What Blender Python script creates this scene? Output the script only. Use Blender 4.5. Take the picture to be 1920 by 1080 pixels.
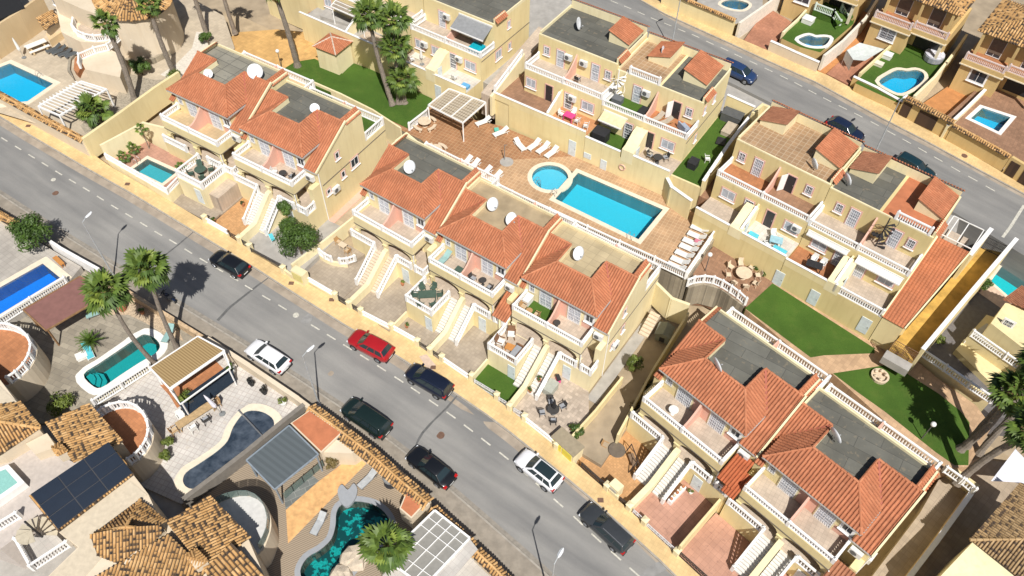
import bpy, bmesh, math, random
from mathutils import Vector, Matrix
random.seed(7)
R = math.radians
for o in list(bpy.data.objects):
    bpy.data.objects.remove(o)
S = bpy.context.scene
COL = S.collection

# ---------------- camera ----------------
cam = bpy.data.cameras.new('camera')
cam.sensor_width = 36.0
cam.lens = 36.0 * 1500.0 / 1920.0
cam.clip_end = 2000
camo = bpy.data.objects.new('camera', cam)
COL.objects.link(camo)
camo.matrix_world = Matrix((((0.999867,-0.016324,-0.000000,0.000000),(0.012643,0.774388,-0.632585,0.000000),(0.010327,0.632501,0.774491,62.000000),(0.000000,0.000000,0.000000,1.000000))))
S.camera = camo

# ---------------- world and sun ----------------
W = bpy.data.worlds.new('World')
S.world = W
W.use_nodes = True
nt = W.node_tree
bg = nt.nodes['Background']
sky = nt.nodes.new('ShaderNodeTexSky')
sky.sky_type = 'NISHITA'
sky.sun_disc = False
SUN = Vector((0.13905,-0.58924,0.79590))
sky.sun_elevation = math.asin(SUN.z)
sky.sun_rotation = math.atan2(SUN.x, SUN.y)
sky.air_density = 1.0
sky.dust_density = 1.6
nt.links.new(sky.outputs[0], bg.inputs[0])
bg.inputs[1].default_value = 0.05
sl = bpy.data.lights.new('sun', 'SUN')
sl.energy = 4.3
sl.angle = R(0.5)
sl.color = (1.0, 0.965, 0.91)
so = bpy.data.objects.new('sun', sl)
COL.objects.link(so)
so.rotation_euler = SUN.to_track_quat('Z', 'Y').to_euler()
so.location = (0, 0, 80)
S.view_settings.view_transform = 'Standard'
S.view_settings.look = 'None'
S.view_settings.exposure = 0.33
S.view_settings.gamma = 1.0
S.view_settings.use_curve_mapping = False
S.render.engine = 'CYCLES'

# ---------------- materials ----------------
MATS = {}
def _n(t, typ, **kw):
    n = t.nodes.new(typ)
    for k, v in kw.items():
        setattr(n, k, v)
    return n
def hexc(c):
    return c if len(c) == 4 else (c[0], c[1], c[2], 1)
def mul(c, f):
    return (min(1, c[0]*f), min(1, c[1]*f), min(1, c[2]*f))
def base(name, rough=0.8, metal=0.0, spec=0.5):
    m = bpy.data.materials.new(name)
    m.use_nodes = True
    t = m.node_tree
    b = t.nodes['Principled BSDF']
    b.inputs['Roughness'].default_value = rough
    b.inputs['Metallic'].default_value = metal
    b.inputs['Specular IOR Level'].default_value = spec
    return m, t, b
def noise(t, scale, detail=4, rough=0.55, vec=None):
    n = _n(t, 'ShaderNodeTexNoise')
    n.inputs['Scale'].default_value = scale
    n.inputs['Detail'].default_value = detail
    n.inputs['Roughness'].default_value = rough
    if vec is None:
        g = _n(t, 'ShaderNodeNewGeometry')
        vec = g.outputs['Position']
    t.links.new(vec, n.inputs['Vector'])
    return n.outputs['Fac']
def ramp(t, fac, stops):
    r = _n(t, 'ShaderNodeValToRGB')
    e = r.color_ramp.elements
    e[0].position, e[0].color = stops[0][0], hexc(stops[0][1])
    e[1].position, e[1].color = stops[-1][0], hexc(stops[-1][1])
    for p, c in stops[1:-1]:
        x = e.new(p)
        x.color = hexc(c)
    t.links.new(fac, r.inputs[0])
    return r.outputs[0]
def mix(t, fac, a, b, mode='MIX'):
    m = _n(t, 'ShaderNodeMix', data_type='RGBA', blend_type=mode)
    for s, v in ((0, fac), (6, a), (7, b)):
        if hasattr(v, 'node'):
            t.links.new(v, m.inputs[s])
        elif s == 0:
            m.inputs[0].default_value = v
        else:
            m.inputs[s].default_value = hexc(v)
    return m.outputs[2]
def bump(t, b, h, dist=0.02, strength=0.5):
    n = _n(t, 'ShaderNodeBump')
    n.inputs['Distance'].default_value = dist
    n.inputs['Strength'].default_value = strength
    t.links.new(h, n.inputs['Height'])
    t.links.new(n.outputs[0], b.inputs['Normal'])
def plain(name, c, rough=0.6, metal=0.0, var=0.12, scale=3.0, spec=0.5, bmp=0.0):
    if name in MATS:
        return MATS[name]
    m, t, b = base(name, rough, metal, spec)
    f = noise(t, scale, 5)
    t.links.new(ramp(t, f, [(0.3, mul(c, 1-var)), (0.7, mul(c, 1+var))]), b.inputs['Base Color'])
    if bmp:
        bump(t, b, noise(t, 60, 3), 0.01, bmp)
    MATS[name] = m
    return m
def stucco(name, c, stain=0.42):
    # painted render: soft patches, vertical streaks, fine grain
    if name in MATS:
        return MATS[name]
    m, t, b = base(name, 0.9, spec=0.25)
    g = _n(t, 'ShaderNodeNewGeometry')
    mp = _n(t, 'ShaderNodeMapping')
    mp.inputs['Scale'].default_value = (2.2, 2.2, 0.22)
    t.links.new(g.outputs['Position'], mp.inputs['Vector'])
    a = ramp(t, noise(t, 0.22, 5), [(0.32, mul(c, 0.90)), (0.68, (c[0]*1.04, c[1]*1.06, c[2]*1.1))])
    st = ramp(t, noise(t, 1.0, 6, 0.65, mp.outputs[0]), [(0.48, (0, 0, 0)), (0.78, (1, 1, 1))])
    dirt = (c[0]*0.72, c[1]*0.66, c[2]*0.58)
    fm = _n(t, 'ShaderNodeMath', operation='MULTIPLY')
    t.links.new(st, fm.inputs[0])
    fm.inputs[1].default_value = stain
    col = mix(t, fm.outputs[0], a, dirt)
    t.links.new(col, b.inputs['Base Color'])
    bump(t, b, noise(t, 40, 3), 0.01, 0.25)
    MATS[name] = m
    return m
def tiles(name, c, grout, size=0.4, ang=0.0, ratio=1.0, var=0.1, blot=None, rough=0.7, off=0.0, mortar=0.03):
    # paving with joints, laid at an angle in the world
    if name in MATS:
        return MATS[name]
    m, t, b = base(name, rough, spec=0.3)
    g = _n(t, 'ShaderNodeNewGeometry')
    mp = _n(t, 'ShaderNodeMapping')
    mp.inputs['Rotation'].default_value = (0, 0, R(-ang))
    t.links.new(g.outputs['Position'], mp.inputs['Vector'])
    k = _n(t, 'ShaderNodeTexBrick')
    k.offset = off
    k.inputs['Scale'].default_value = 1.0
    k.inputs['Brick Width'].default_value = size*ratio
    k.inputs['Row Height'].default_value = size
    k.inputs['Mortar Size'].default_value = size*mortar
    k.inputs['Mortar Smooth'].default_value = 0.2
    k.inputs['Color1'].default_value = hexc(mul(c, 1-var))
    k.inputs['Color2'].default_value = hexc(mul(c, 1+var))
    k.inputs['Mortar'].default_value = hexc(grout)
    t.links.new(mp.outputs[0], k.inputs['Vector'])
    col = k.outputs[0]
    f = ramp(t, noise(t, 0.45, 6, 0.6), [(0.35, (0.82, 0.8, 0.78)), (0.65, (1.08, 1.06, 1.03))])
    col = mix(t, 1.0, col, f, 'MULTIPLY')
    if blot:
        s = ramp(t, noise(t, 2.2, 3), [(0.6, (0, 0, 0)), (0.68, (1, 1, 1))])
        fm = _n(t, 'ShaderNodeMath', operation='MULTIPLY')
        t.links.new(s, fm.inputs[0])
        fm.inputs[1].default_value = 0.45
        col = mix(t, fm.outputs[0], col, blot)
    t.links.new(col, b.inputs['Base Color'])
    bump(t, b, k.outputs[1], 0.012, -0.5)
    MATS[name] = m
    return m
def roofmat(name, c1, c2, dark, lichen=0.0):
    if name in MATS:
        return MATS[name]
    m, t, b = base(name, 0.85, spec=0.25)
    a = _n(t, 'ShaderNodeAttribute', attribute_name='tone')
    col = ramp(t, a.outputs['Fac'], [(0.0, dark), (0.25, mul(c1, 0.85)), (0.6, c1), (1.0, c2)])
    f = ramp(t, noise(t, 0.7, 5), [(0.35, (0.86, 0.86, 0.86)), (0.65, (1.07, 1.05, 1.03))])
    col = mix(t, 1.0, col, f, 'MULTIPLY')
    t.links.new(col, b.inputs['Base Color'])
    bump(t, b, noise(t, 35, 3), 0.01, 0.3)
    MATS[name] = m
    return m
def grassmat(name, c):
    if name in MATS:
        return MATS[name]
    m, t, b = base(name, 0.9, spec=0.2)
    f = noise(t, 28, 4, 0.7)
    f2 = noise(t, 0.35, 4)
    col = ramp(t, f, [(0.3, mul(c, 0.62)), (0.7, mul(c, 1.4))])
    col = mix(t, 1.0, col, ramp(t, f2, [(0.35, (0.85, 0.85, 0.8)), (0.65, (1.1, 1.08, 1.0))]), 'MULTIPLY')
    pt = ramp(t, noise(t, 0.8, 6, 0.65), [(0.52, (0,0,0)), (0.8, (0.5,0.5,0.5))])
    col = mix(t, pt, col, (c[0]*1.9, c[1]*1.25, c[2]*1.6))
    t.links.new(col, b.inputs['Base Color'])
    bump(t, b, noise(t, 45, 4, 0.8), 0.04, 0.9)
    MATS[name] = m
    return m
def watermat(name, tint):
    if name in MATS:
        return MATS[name]
    m = bpy.data.materials.new(name)
    m.use_nodes = True
    t = m.node_tree
    t.nodes.clear()
    o = _n(t, 'ShaderNodeOutputMaterial')
    tr = _n(t, 'ShaderNodeBsdfTransparent')
    tr.inputs[0].default_value = hexc(tint)
    gl = _n(t, 'ShaderNodeBsdfGlossy')
    gl.inputs['Roughness'].default_value = 0.06
    fr = _n(t, 'ShaderNodeFresnel')
    fr.inputs[0].default_value = 1.33
    bp = _n(t, 'ShaderNodeBump')
    bp.inputs['Distance'].default_value = 0.06
    bp.inputs['Strength'].default_value = 0.5
    t.links.new(noise(t, 2.5, 3, 0.5), bp.inputs['Height'])
    t.links.new(bp.outputs[0], gl.inputs['Normal'])
    t.links.new(bp.outputs[0], fr.inputs['Normal'])
    mx = _n(t, 'ShaderNodeMixShader')
    t.links.new(fr.outputs[0], mx.inputs[0])
    t.links.new(tr.outputs[0], mx.inputs[1])
    t.links.new(gl.outputs[0], mx.inputs[2])
    t.links.new(mx.outputs[0], o.inputs[0])
    MATS[name] = m
    return m
def mosaic(name, c, var=0.09, size=0.07, c2=None):
    # small glass tiles of a pool basin, with the wavy light net seen through the water
    if name in MATS:
        return MATS[name]
    m, t, b = base(name, 0.4)
    g = _n(t, 'ShaderNodeNewGeometry')
    v = _n(t, 'ShaderNodeTexVoronoi')
    v.inputs['Scale'].default_value = 9.0
    t.links.new(g.outputs['Position'], v.inputs['Vector'])
    col = ramp(t, v.outputs['Distance'], [(0.0, mul(c, 1-var)), (0.5, c), (0.9, mul(c, 1+var))])
    if c2:
        f = ramp(t, noise(t, 1.7, 3, 0.6), [(0.44, (0, 0, 0)), (0.5, (1, 1, 1))])
        col = mix(t, f, col, c2)
    t.links.new(col, b.inputs['Base Color'])
    MATS[name] = m
    return m
def leafmat(name, c, trans=0.25):
    if name in MATS:
        return MATS[name]
    m, t, b = base(name, 0.55, spec=0.4)
    f = noise(t, 1.6, 4)
    ob = _n(t, 'ShaderNodeAttribute', attribute_name='tone')
    col = ramp(t, f, [(0.3, mul(c, 0.7)), (0.7, mul(c, 1.3))])
    col = mix(t, 1.0, col, ramp(t, ob.outputs['Fac'], [(0, (0.55, 0.6, 0.5)), (1, (1.35, 1.25, 1.0))]), 'MULTIPLY')
    t.links.new(col, b.inputs['Base Color'])
    try:
        b.inputs['Transmission Weight'].default_value = 0.0
        b.inputs['Subsurface Weight'].default_value = 0.0
    except Exception:
        pass
    MATS[name] = m
    return m
def glassmat(name, c, rough=0.08):
    if name in MATS:
        return MATS[name]
    m, t, b = base(name, rough, spec=0.7)
    b.inputs['Base Color'].default_value = hexc(c)
    MATS[name] = m
    return m
def paint(name, c, rough=0.28, coat=0.6, metal=0.0):
    if name in MATS:
        return MATS[name]
    m, t, b = base(name, rough, metal)
    col = ramp(t, noise(t, 1.5, 5, 0.7), [(0.35, mul(c, 0.92)), (0.7, mul(c, 1.06))])
    t.links.new(col, b.inputs['Base Color'])
    b.inputs['Coat Weight'].default_value = coat
    b.inputs['Coat Roughness'].default_value = 0.08
    MATS[name] = m
    return m
def stripes(name, c1, c2, ang, width=0.15, rough=0.8):
    if name in MATS:
        return MATS[name]
    m, t, b = base(name, rough, spec=0.3)
    g = _n(t, 'ShaderNodeNewGeometry')
    mp = _n(t, 'ShaderNodeMapping')
    mp.inputs['Rotation'].default_value = (0, 0, R(-ang))
    t.links.new(g.outputs['Position'], mp.inputs['Vector'])
    w = _n(t, 'ShaderNodeTexWave')
    w.inputs['Scale'].default_value = 0.314/width
    w.inputs['Distortion'].default_value = 0.15
    t.links.new(mp.outputs[0], w.inputs['Vector'])
    t.links.new(ramp(t, w.outputs['Fac'], [(0.3, c1), (0.7, c2)]), b.inputs['Base Color'])
    MATS[name] = m
    return m

# ---------------- mesh building ----------------
class MB:
    def __init__(s):
        s.v = []; s.f = []; s.t = []
    def add(s, vs, fs, tone=0.6):
        k = len(s.v)
        s.v += [tuple(p) for p in vs]
        s.t += [tone]*len(vs) if not isinstance(tone, list) else tone
        s.f += [tuple(i+k for i in f) for f in fs]
        return s
    def box(s, x0, x1, y0, y1, z0, z1):
        return s.add([(x0,y0,z0),(x1,y0,z0),(x1,y1,z0),(x0,y1,z0),(x0,y0,z1),(x1,y0,z1),(x1,y1,z1),(x0,y1,z1)],
                     [(0,3,2,1),(4,5,6,7),(0,1,5,4),(1,2,6,5),(2,3,7,6),(3,0,4,7)])
    def obox(s, o, u, n, us, ns, zs):
        # box in a frame: o origin, u and n horizontal unit vectors
        pts = []
        for z in zs:
            for a, b in ((us[0],ns[0]),(us[1],ns[0]),(us[1],ns[1]),(us[0],ns[1])):
                pts.append((o[0]+u[0]*a+n[0]*b, o[1]+u[1]*a+n[1]*b, o[2]+z))
        return s.add(pts, [(0,3,2,1),(4,5,6,7),(0,1,5,4),(1,2,6,5),(2,3,7,6),(3,0,4,7)])
    def bar(s, p, q, w=0.1, h=0.1):
        # square bar between two points
        p = Vector(p); q = Vector(q); d = (q-p)
        if d.length < 1e-6:
            return s
        d.normalize()
        a = d.cross(Vector((0,0,1)))
        a = a.normalized() if a.length > 1e-3 else Vector((1,0,0))
        b = a.cross(d).normalized()
        pts = []
        for c in (p, q):
            for i, j in ((-1,-1),(1,-1),(1,1),(-1,1)):
                pts.append(c + a*(i*w/2) + b*(j*h/2))
        return s.add(pts, [(0,3,2,1),(4,5,6,7),(0,1,5,4),(1,2,6,5),(2,3,7,6),(3,0,4,7)])
    def prism(s, pts, depth):
        # polygon (any z per point) and the same polygon straight below it
        n = len(pts)
        a = sum(pts[i][0]*pts[(i+1)%n][1]-pts[(i+1)%n][0]*pts[i][1] for i in range(n))
        if a < 0:
            pts = list(reversed(pts))
        lo = [(p[0], p[1], p[2]-depth) for p in pts]
        return s.add(list(pts)+lo, [tuple(range(n)), tuple(range(2*n-1, n-1, -1))] +
                     [(i, n+i, n+(i+1)%n, (i+1)%n) for i in range(n)])
    def vprism(s, prof, o, u, n, th):
        # profile in (u, z), thickness th along n
        k = len(prof)
        a = [(o[0]+u[0]*p[0], o[1]+u[1]*p[0], o[2]+p[1]) for p in prof]
        b = [(p[0]+n[0]*th, p[1]+n[1]*th, p[2]) for p in a]
        return s.add(a+b, [tuple(range(k)), tuple(range(2*k-1, k-1, -1))] + [(i, k+i, k+(i+1)%k, (i+1)%k) for i in range(k)])
    def face(s, pts, tone=0.6):
        return s.add(pts, [tuple(range(len(pts)))], tone)
    def cyl(s, p, q, r0, r1=None, n=8, cap=True, tone=0.6):
        r1 = r0 if r1 is None else r1
        p = Vector(p); q = Vector(q); d = (q-p).normalized()
        a = d.orthogonal().normalized(); b = d.cross(a)
        vs = []
        for c, r in ((p, r0), (q, r1)):
            for i in range(n):
                t = 2*math.pi*i/n
                vs.append(c + a*(r*math.cos(t)) + b*(r*math.sin(t)))
        fs = [(i, (i+1)%n, n+(i+1)%n, n+i) for i in range(n)]
        if cap:
            fs += [tuple(range(n-1, -1, -1)), tuple(range(n, 2*n))]
        return s.add(vs, fs, tone)
    def lathe(s, c, prof, n=12, tone=0.6, cap=True):
        vs = []
        for r, z in prof:
            for i in range(n):
                t = 2*math.pi*i/n
                vs.append((c[0]+r*math.cos(t), c[1]+r*math.sin(t), c[2]+z))
        fs = []
        for j in range(len(prof)-1):
            fs += [(j*n+i, j*n+(i+1)%n, (j+1)*n+(i+1)%n, (j+1)*n+i) for i in range(n)]
        if cap:
            fs += [tuple(range(n-1, -1, -1)), tuple(range((len(prof)-1)*n, len(prof)*n))]
        return s.add(vs, fs, tone)
    def tube(s, path, r, n=6):
        path = [Vector(p) for p in path]
        vs = []
        for i, p in enumerate(path):
            d = (path[min(i+1, len(path)-1)] - path[max(i-1, 0)]).normalized()
            a = d.cross(Vector((0.13,0.21,1))).normalized(); b = d.cross(a)
            rr = r[i] if isinstance(r, (list, tuple)) else r
            for k in range(n):
                t = 2*math.pi*k/n
                vs.append(p + a*(rr*math.cos(t)) + b*(rr*math.sin(t)))
        fs = []
        for j in range(len(path)-1):
            fs += [(j*n+i, j*n+(i+1)%n, (j+1)*n+(i+1)%n, (j+1)*n+i) for i in range(n)]
        fs += [tuple(range(n-1, -1, -1)), tuple(range((len(path)-1)*n, len(path)*n))]
        return s.add(vs, fs)
    def mesh(s, name, off=None):
        m = bpy.data.meshes.new(name)
        v = s.v
        if off is not None:
            v = [(p[0]-off[0], p[1]-off[1], p[2]-off[2]) for p in v]
        m.from_pydata(v, [], s.f)
        a = m.attributes.new('tone', 'FLOAT', 'POINT')
        a.data.foreach_set('value', s.t)
        m.update()
        return m

def tag(o, label=None, cat=None, group=None, kind=None):
    if label: o['label'] = label
    if cat: o['category'] = cat
    if group: o['group'] = group
    if kind: o['kind'] = kind
    return o
def thing(name, label, cat, loc=(0,0,0), rot=0.0, group=None, scale=1.0):
    o = bpy.data.objects.new(name, None)
    o.empty_display_size = 0.3
    COL.objects.link(o)
    o.location = loc
    o.rotation_euler = (0, 0, R(rot))
    o.scale = (scale, scale, scale) if not isinstance(scale, tuple) else scale
    o['wld'] = 0; o['kind'] = 'thing'
    return tag(o, label, cat, group, 'thing')
def wthing(name, label, cat, loc, group=None):
    # a thing whose parts are given in world coordinates
    o = thing(name, label, cat, loc, 0, group)
    o['wld'] = 1
    return o
def rootof(o):
    while o.parent:
        o = o.parent
    return o
def part(name, mb, mat, parent, kind=None, label=None, smooth=False):
    r = rootof(parent)
    off = tuple(r.location) if r.get('wld') else None
    m = mb.mesh(name, off)
    m.materials.append(mat)
    if smooth:
        m.polygons.foreach_set('use_smooth', [True]*len(m.polygons))
    o = bpy.data.objects.new(name, m)
    COL.objects.link(o)
    o.parent = parent
    if kind: o['kind'] = kind
    if label: o['label'] = label
    return o
def inst(name, mesh, parent, loc=(0,0,0), rot=(0,0,0), scale=(1,1,1)):
    o = bpy.data.objects.new(name, mesh)
    COL.objects.link(o)
    o.parent = parent
    o.location = loc
    o.rotation_euler = rot
    o.scale = scale
    return o
def struct(name, mb, mat, parent=None):
    m = mb.mesh(name)
    m.materials.append(mat)
    o = bpy.data.objects.new(name, m)
    COL.objects.link(o)
    if parent:
        o.parent = parent
    else:
        o['kind'] = 'structure'
    return o
def single(name, mb, mat, label, cat, group=None):
    # a thing that is one mesh, world coordinates
    c = mb.v[0]
    m = mb.mesh(name, c)
    m.materials.append(mat)
    o = bpy.data.objects.new(name, m)
    COL.objects.link(o)
    o.location = c
    return tag(o, label, cat, group, 'thing')
def copy_tree(o, parent=None):
    c = o.copy()
    COL.objects.link(c)
    c.parent = parent
    for ch in o.children:
        copy_tree(ch, c)
    return c
def dup(o, loc, rot, label, scale=None):
    c = copy_tree(o)
    c.location = loc
    c.rotation_euler = (0, 0, R(rot))
    c['label'] = label
    if scale: c.scale = (scale, scale, scale)
    return c
def lerp(a, b, t):
    return tuple(x+(y-x)*t for x, y in zip(a, b))
def up(p, h):
    return (p[0], p[1], p[2]+h)
def dist(a, b):
    return math.sqrt(sum((x-y)**2 for x, y in zip(a, b)))
def angof(a, b):
    return math.degrees(math.atan2(b[1]-a[1], b[0]-a[0]))
def arc(c, r, a0, a1, n, z=None):
    return [(c[0]+r*math.cos(R(a0+(a1-a0)*i/n)), c[1]+r*math.sin(R(a0+(a1-a0)*i/n)), c[2] if z is None else z) for i in range(n+1)]
def smooth_closed(pts, n=4):
    # closed curve through points
    out = []; k = len(pts)
    for i in range(k):
        p0, p1, p2, p3 = [Vector(pts[(i+j-1) % k]) for j in range(4)]
        for s in range(n):
            t = s/n
            out.append(tuple(0.5*((2*p1)+(p2-p0)*t+(2*p0-5*p1+4*p2-p3)*t*t+(3*p1-p0-3*p2+p3)*t**3)))
    return out
def offset(poly, d):
    # outward offset of a closed polygon in plan (convex or gently curved)
    n = len(poly)
    a = sum(poly[i][0]*poly[(i+1)%n][1]-poly[(i+1)%n][0]*poly[i][1] for i in range(n))
    sg = 1 if a > 0 else -1
    out = []
    for i in range(n):
        p0, p1, p2 = poly[i-1], poly[i], poly[(i+1)%n]
        d1 = Vector((p1[0]-p0[0], p1[1]-p0[1])); d2 = Vector((p2[0]-p1[0], p2[1]-p1[1]))
        if d1.length < 1e-6 or d2.length < 1e-6:
            out.append(p1); continue
        d1.normalize(); d2.normalize()
        n1 = Vector((d1.y, -d1.x))*sg; n2 = Vector((d2.y, -d2.x))*sg
        b = n1+n2
        if b.length < 1e-3:
            b = n1
        b = b/max(0.45, b.length_squared/2) if b.length_squared > 0 else n1
        b = b*(1.0 if b.length < 2 else 2/b.length)
        out.append((p1[0]+b.x*d, p1[1]+b.y*d, p1[2]))
    return out

# roof of half-round tiles on a sloping convex polygon; ribs and courses are geometry
def tile_slope(mb, poly, pitch=0.25, course=0.42, amp=0.062, mottle=0.03, base_off=0.0, seed=1):
    rnd = random.Random(seed)
    P0 = [Vector(p) for p in poly]
    n = Vector((0,0,0))
    for i in range(len(P0)):
        a, b = P0[i], P0[(i+1) % len(P0)]
        n += Vector(((a.y-b.y)*(a.z+b.z), (a.z-b.z)*(a.x+b.x), (a.x-b.x)*(a.y+b.y)))
    n.normalize()
    if n.z < 0: n = -n
    e = Vector((0,0,1)).cross(n)
    e = e.normalized() if e.length > 1e-4 else Vector((1,0,0))
    u = n.cross(e)
    o = P0[0]
    q = [((p-o).dot(e), (p-o).dot(u)) for p in P0]
    PL = [o+e*a_+u*b_+n*base_off for a_, b_ in q]
    mb.face([tuple(p) for p in (PL if (PL[1]-PL[0]).cross(PL[2]-PL[1]).dot(n) > 0 else PL[::-1])], 0.17 if mottle < 0.15 else 0.03)
    amin, amax = min(x[0] for x in q), max(x[0] for x in q)
    bmin = min(x[1] for x in q)
    cols = max(1, int(round((amax-amin)/pitch)))
    pw = (amax-amin)/cols
    def span(a):
        bs = []
        for i in range(len(q)):
            (a0, b0), (a1, b1) = q[i], q[(i+1) % len(q)]
            if (a0 <= a < a1) or (a1 <= a < a0):
                bs.append(b0+(b1-b0)*(a-a0)/(a1-a0))
        return (min(bs), max(bs)) if len(bs) >= 2 else None
    hw = pw*0.37
    for c in range(cols):
        a = amin+(c+0.5)*pw
        sp = span(a)
        if not sp or sp[1]-sp[0] < 0.08:
            continue
        b0 = sp[0]
        k = int((b0-bmin)/course)
        while b0 < sp[1]-0.02:
            b1 = min(sp[1], bmin+(k+1)*course)
            if b1-b0 > 0.03:
                if mottle > 0.15:
                    t = 0.66+rnd.uniform(-0.22, 0.34)
                    td = rnd.uniform(0.0, 0.05) if rnd.random() < mottle*1.9 else t
                else:
                    t = 0.62+rnd.uniform(-0.12, 0.16)
                    if rnd.random() < mottle: t -= 0.2
                    td = t
                j = rnd.uniform(-0.008, 0.008)
                vs = []
                rows = ((b0, 0.032), (b1+0.03, 0.004))
                if mottle > 0.15 and b1-b0 > 0.2: rows = ((b0, 0.032), (b0+(b1-b0)*0.42, 0.02), (b1+0.03, 0.004))
                for b, lift in rows:
                    for da, h in ((-hw, -0.01), (-hw*0.55, amp*0.85), (0, amp), (hw*0.55, amp*0.85), (hw, -0.01)):
                        vs.append(o+e*(a+da+j)+u*min(b, sp[1])+n*(h+lift+base_off))
                if len(rows) == 3:
                    mb.add(vs, [(i+5*r_, i+1+5*r_, i+6+5*r_, i+5+5*r_) for i in range(4) for r_ in (0, 1)]+[(4, 3, 2, 1, 0)], [td]*5+[td]*5+[t]*5 if rnd.random() < 0.5 else [td]*5+[(td+t)/2]*5+[t]*5)
                else:
                    mb.add(vs, [(i, i+1, i+6, i+5) for i in range(4)]+[(4, 3, 2, 1, 0)], t)
                # darkened pan end between the covers
            b0 = b1; k += 1
    return mb
def ridge_line(mb, p, q, r=0.11, step=0.42, tone=0.75, seed=3):
    rnd = random.Random(seed)
    L = dist(p, q); k = max(1, int(L/step))
    for i in range(k):
        a, b = lerp(p, q, i/k), lerp(p, q, (i+1.08)/k if i < k-1 else 1.0)
        mb.cyl(up(a, 0.03), up(b, 0.0), r*1.08, r*0.9, 7, True, tone+rnd.uniform(-0.2, 0.2))
    return mb

WHITE = plain('white paint', (0.80,0.79,0.77), 0.55, var=0.05)
# baluster railing along 3-D points; a part with its balusters as a joined sub-part
BAL_PROF = ((0.035,0.0),(0.055,0.10),(0.075,0.26),(0.04,0.55),(0.032,0.8),(0.06,0.93),(0.045,1.0))
def balustrade(parent, pts, h=0.95, posts=2.6, mat=None, step=0.21, name='balustrade', end_posts=True, wide=0.18, base_h=0.1):
    mat = mat or WHITE
    rail = MB(); bal = MB()
    for i in range(len(pts)-1):
        p, q = pts[i], pts[i+1]
        L = math.hypot(q[0]-p[0], q[1]-p[1])
        if L < 0.05: continue
        rail.bar(up(p, h-0.06), up(q, h-0.06), wide, 0.12)
        rail.bar(up(p, base_h/2), up(q, base_h/2), wide*0.95, base_h)
        k = max(1, int(L/step))
        for j in range(k):
            c = lerp(p, q, (j+0.5)/k)
            hh = h-0.12-base_h
            bal.lathe(up(c, base_h), [(r*1.0, z*hh) for r, z in BAL_PROF[::2]], 5, cap=False)
        npst = max(1, int(round(L/posts)))
        for j in range(npst+1):
            if (j == 0 or j == npst) and not end_posts: continue
            if j == 0 and i > 0: continue
            c = lerp(p, q, j/npst)
            rail.box(c[0]-0.12, c[0]+0.12, c[1]-0.12, c[1]+0.12, c[2], c[2]+h+0.05)
            rail.lathe(up(c, h+0.05), [(0.06,0),(0.1,0.06),(0.03,0.15)], 6)
    o = part(name, rail, mat, parent)
    part('balusters', bal, mat, o, kind='stuff')
    return o

# walls along a polyline (base points), each as one mesh with an optional coping part
def wall_mb(pts, h, th=0.2, below=0.6, mb=None):
    mb = mb or MB()
    for i in range(len(pts)-1):
        p, q = pts[i], pts[i+1]
        d = Vector((q[0]-p[0], q[1]-p[1], 0)); L = d.length
        if L < 0.02: continue
        d /= L
        n = Vector((-d.y, d.x, 0))
        e = th/2 if len(pts) > 2 else 0
        a = Vector(p)-d*(e if i > 0 else 0); b = Vector(q)+d*(e if i < len(pts)-2 else 0)
        vs = []
        for c, z0 in ((a, p[2]), (b, q[2])):
            for s_ in (-1, 1):
                vs.append((c.x+n.x*th/2*s_, c.y+n.y*th/2*s_, z0-below))
            for s_ in (-1, 1):
                vs.append((c.x+n.x*th/2*s_, c.y+n.y*th/2*s_, z0+(h[i] if isinstance(h, list) else h)-0.0015*i))
        mb.add(vs, [(0,4,6,2),(1,3,7,5),(2,6,7,3),(0,1,5,4),(0,2,3,1),(4,5,7,6)])
    return mb
def wall(name, label, pts, h, mat, th=0.2, coping=None, cat='wall', below=0.6, ctile=None, seed=5, group=None):
    w = wthing(name, label, cat, pts[0], group)
    part('wall_body', wall_mb(pts, h, th, below), mat, w)
    hh = h[0] if isinstance(h, list) else h
    if coping:
        part('coping', wall_mb([up(p, hh) for p in pts], 0.06, th+0.1, -0.003), coping, w)
    if ctile:
        wd, mt, ml = ctile
        mb = MB()
        for i in range(len(pts)-1):
            p, q = up(pts[i], hh), up(pts[i+1], hh)
            d = Vector((q[0]-p[0], q[1]-p[1], 0)).normalized(); n = Vector((-d.y, d.x, 0))
            for s_ in (-1, 1):
                e0 = n*(wd/2*s_)
                tile_slope(mb, [(p[0]+e0.x, p[1]+e0.y, p[2]+0.05), (q[0]+e0.x, q[1]+e0.y, q[2]+0.05), up(q, 0.05+wd*0.22), up(p, 0.05+wd*0.22)], 0.26, 0.4, 0.07, ml, seed=seed+i*7+s_)
            ridge_line(mb, up(p, 0.08+wd*0.22), up(q, 0.08+wd*0.22), 0.1, seed=seed+i)
        part('coping_tiles', mb, mt, w, kind='stuff')
    return w

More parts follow.
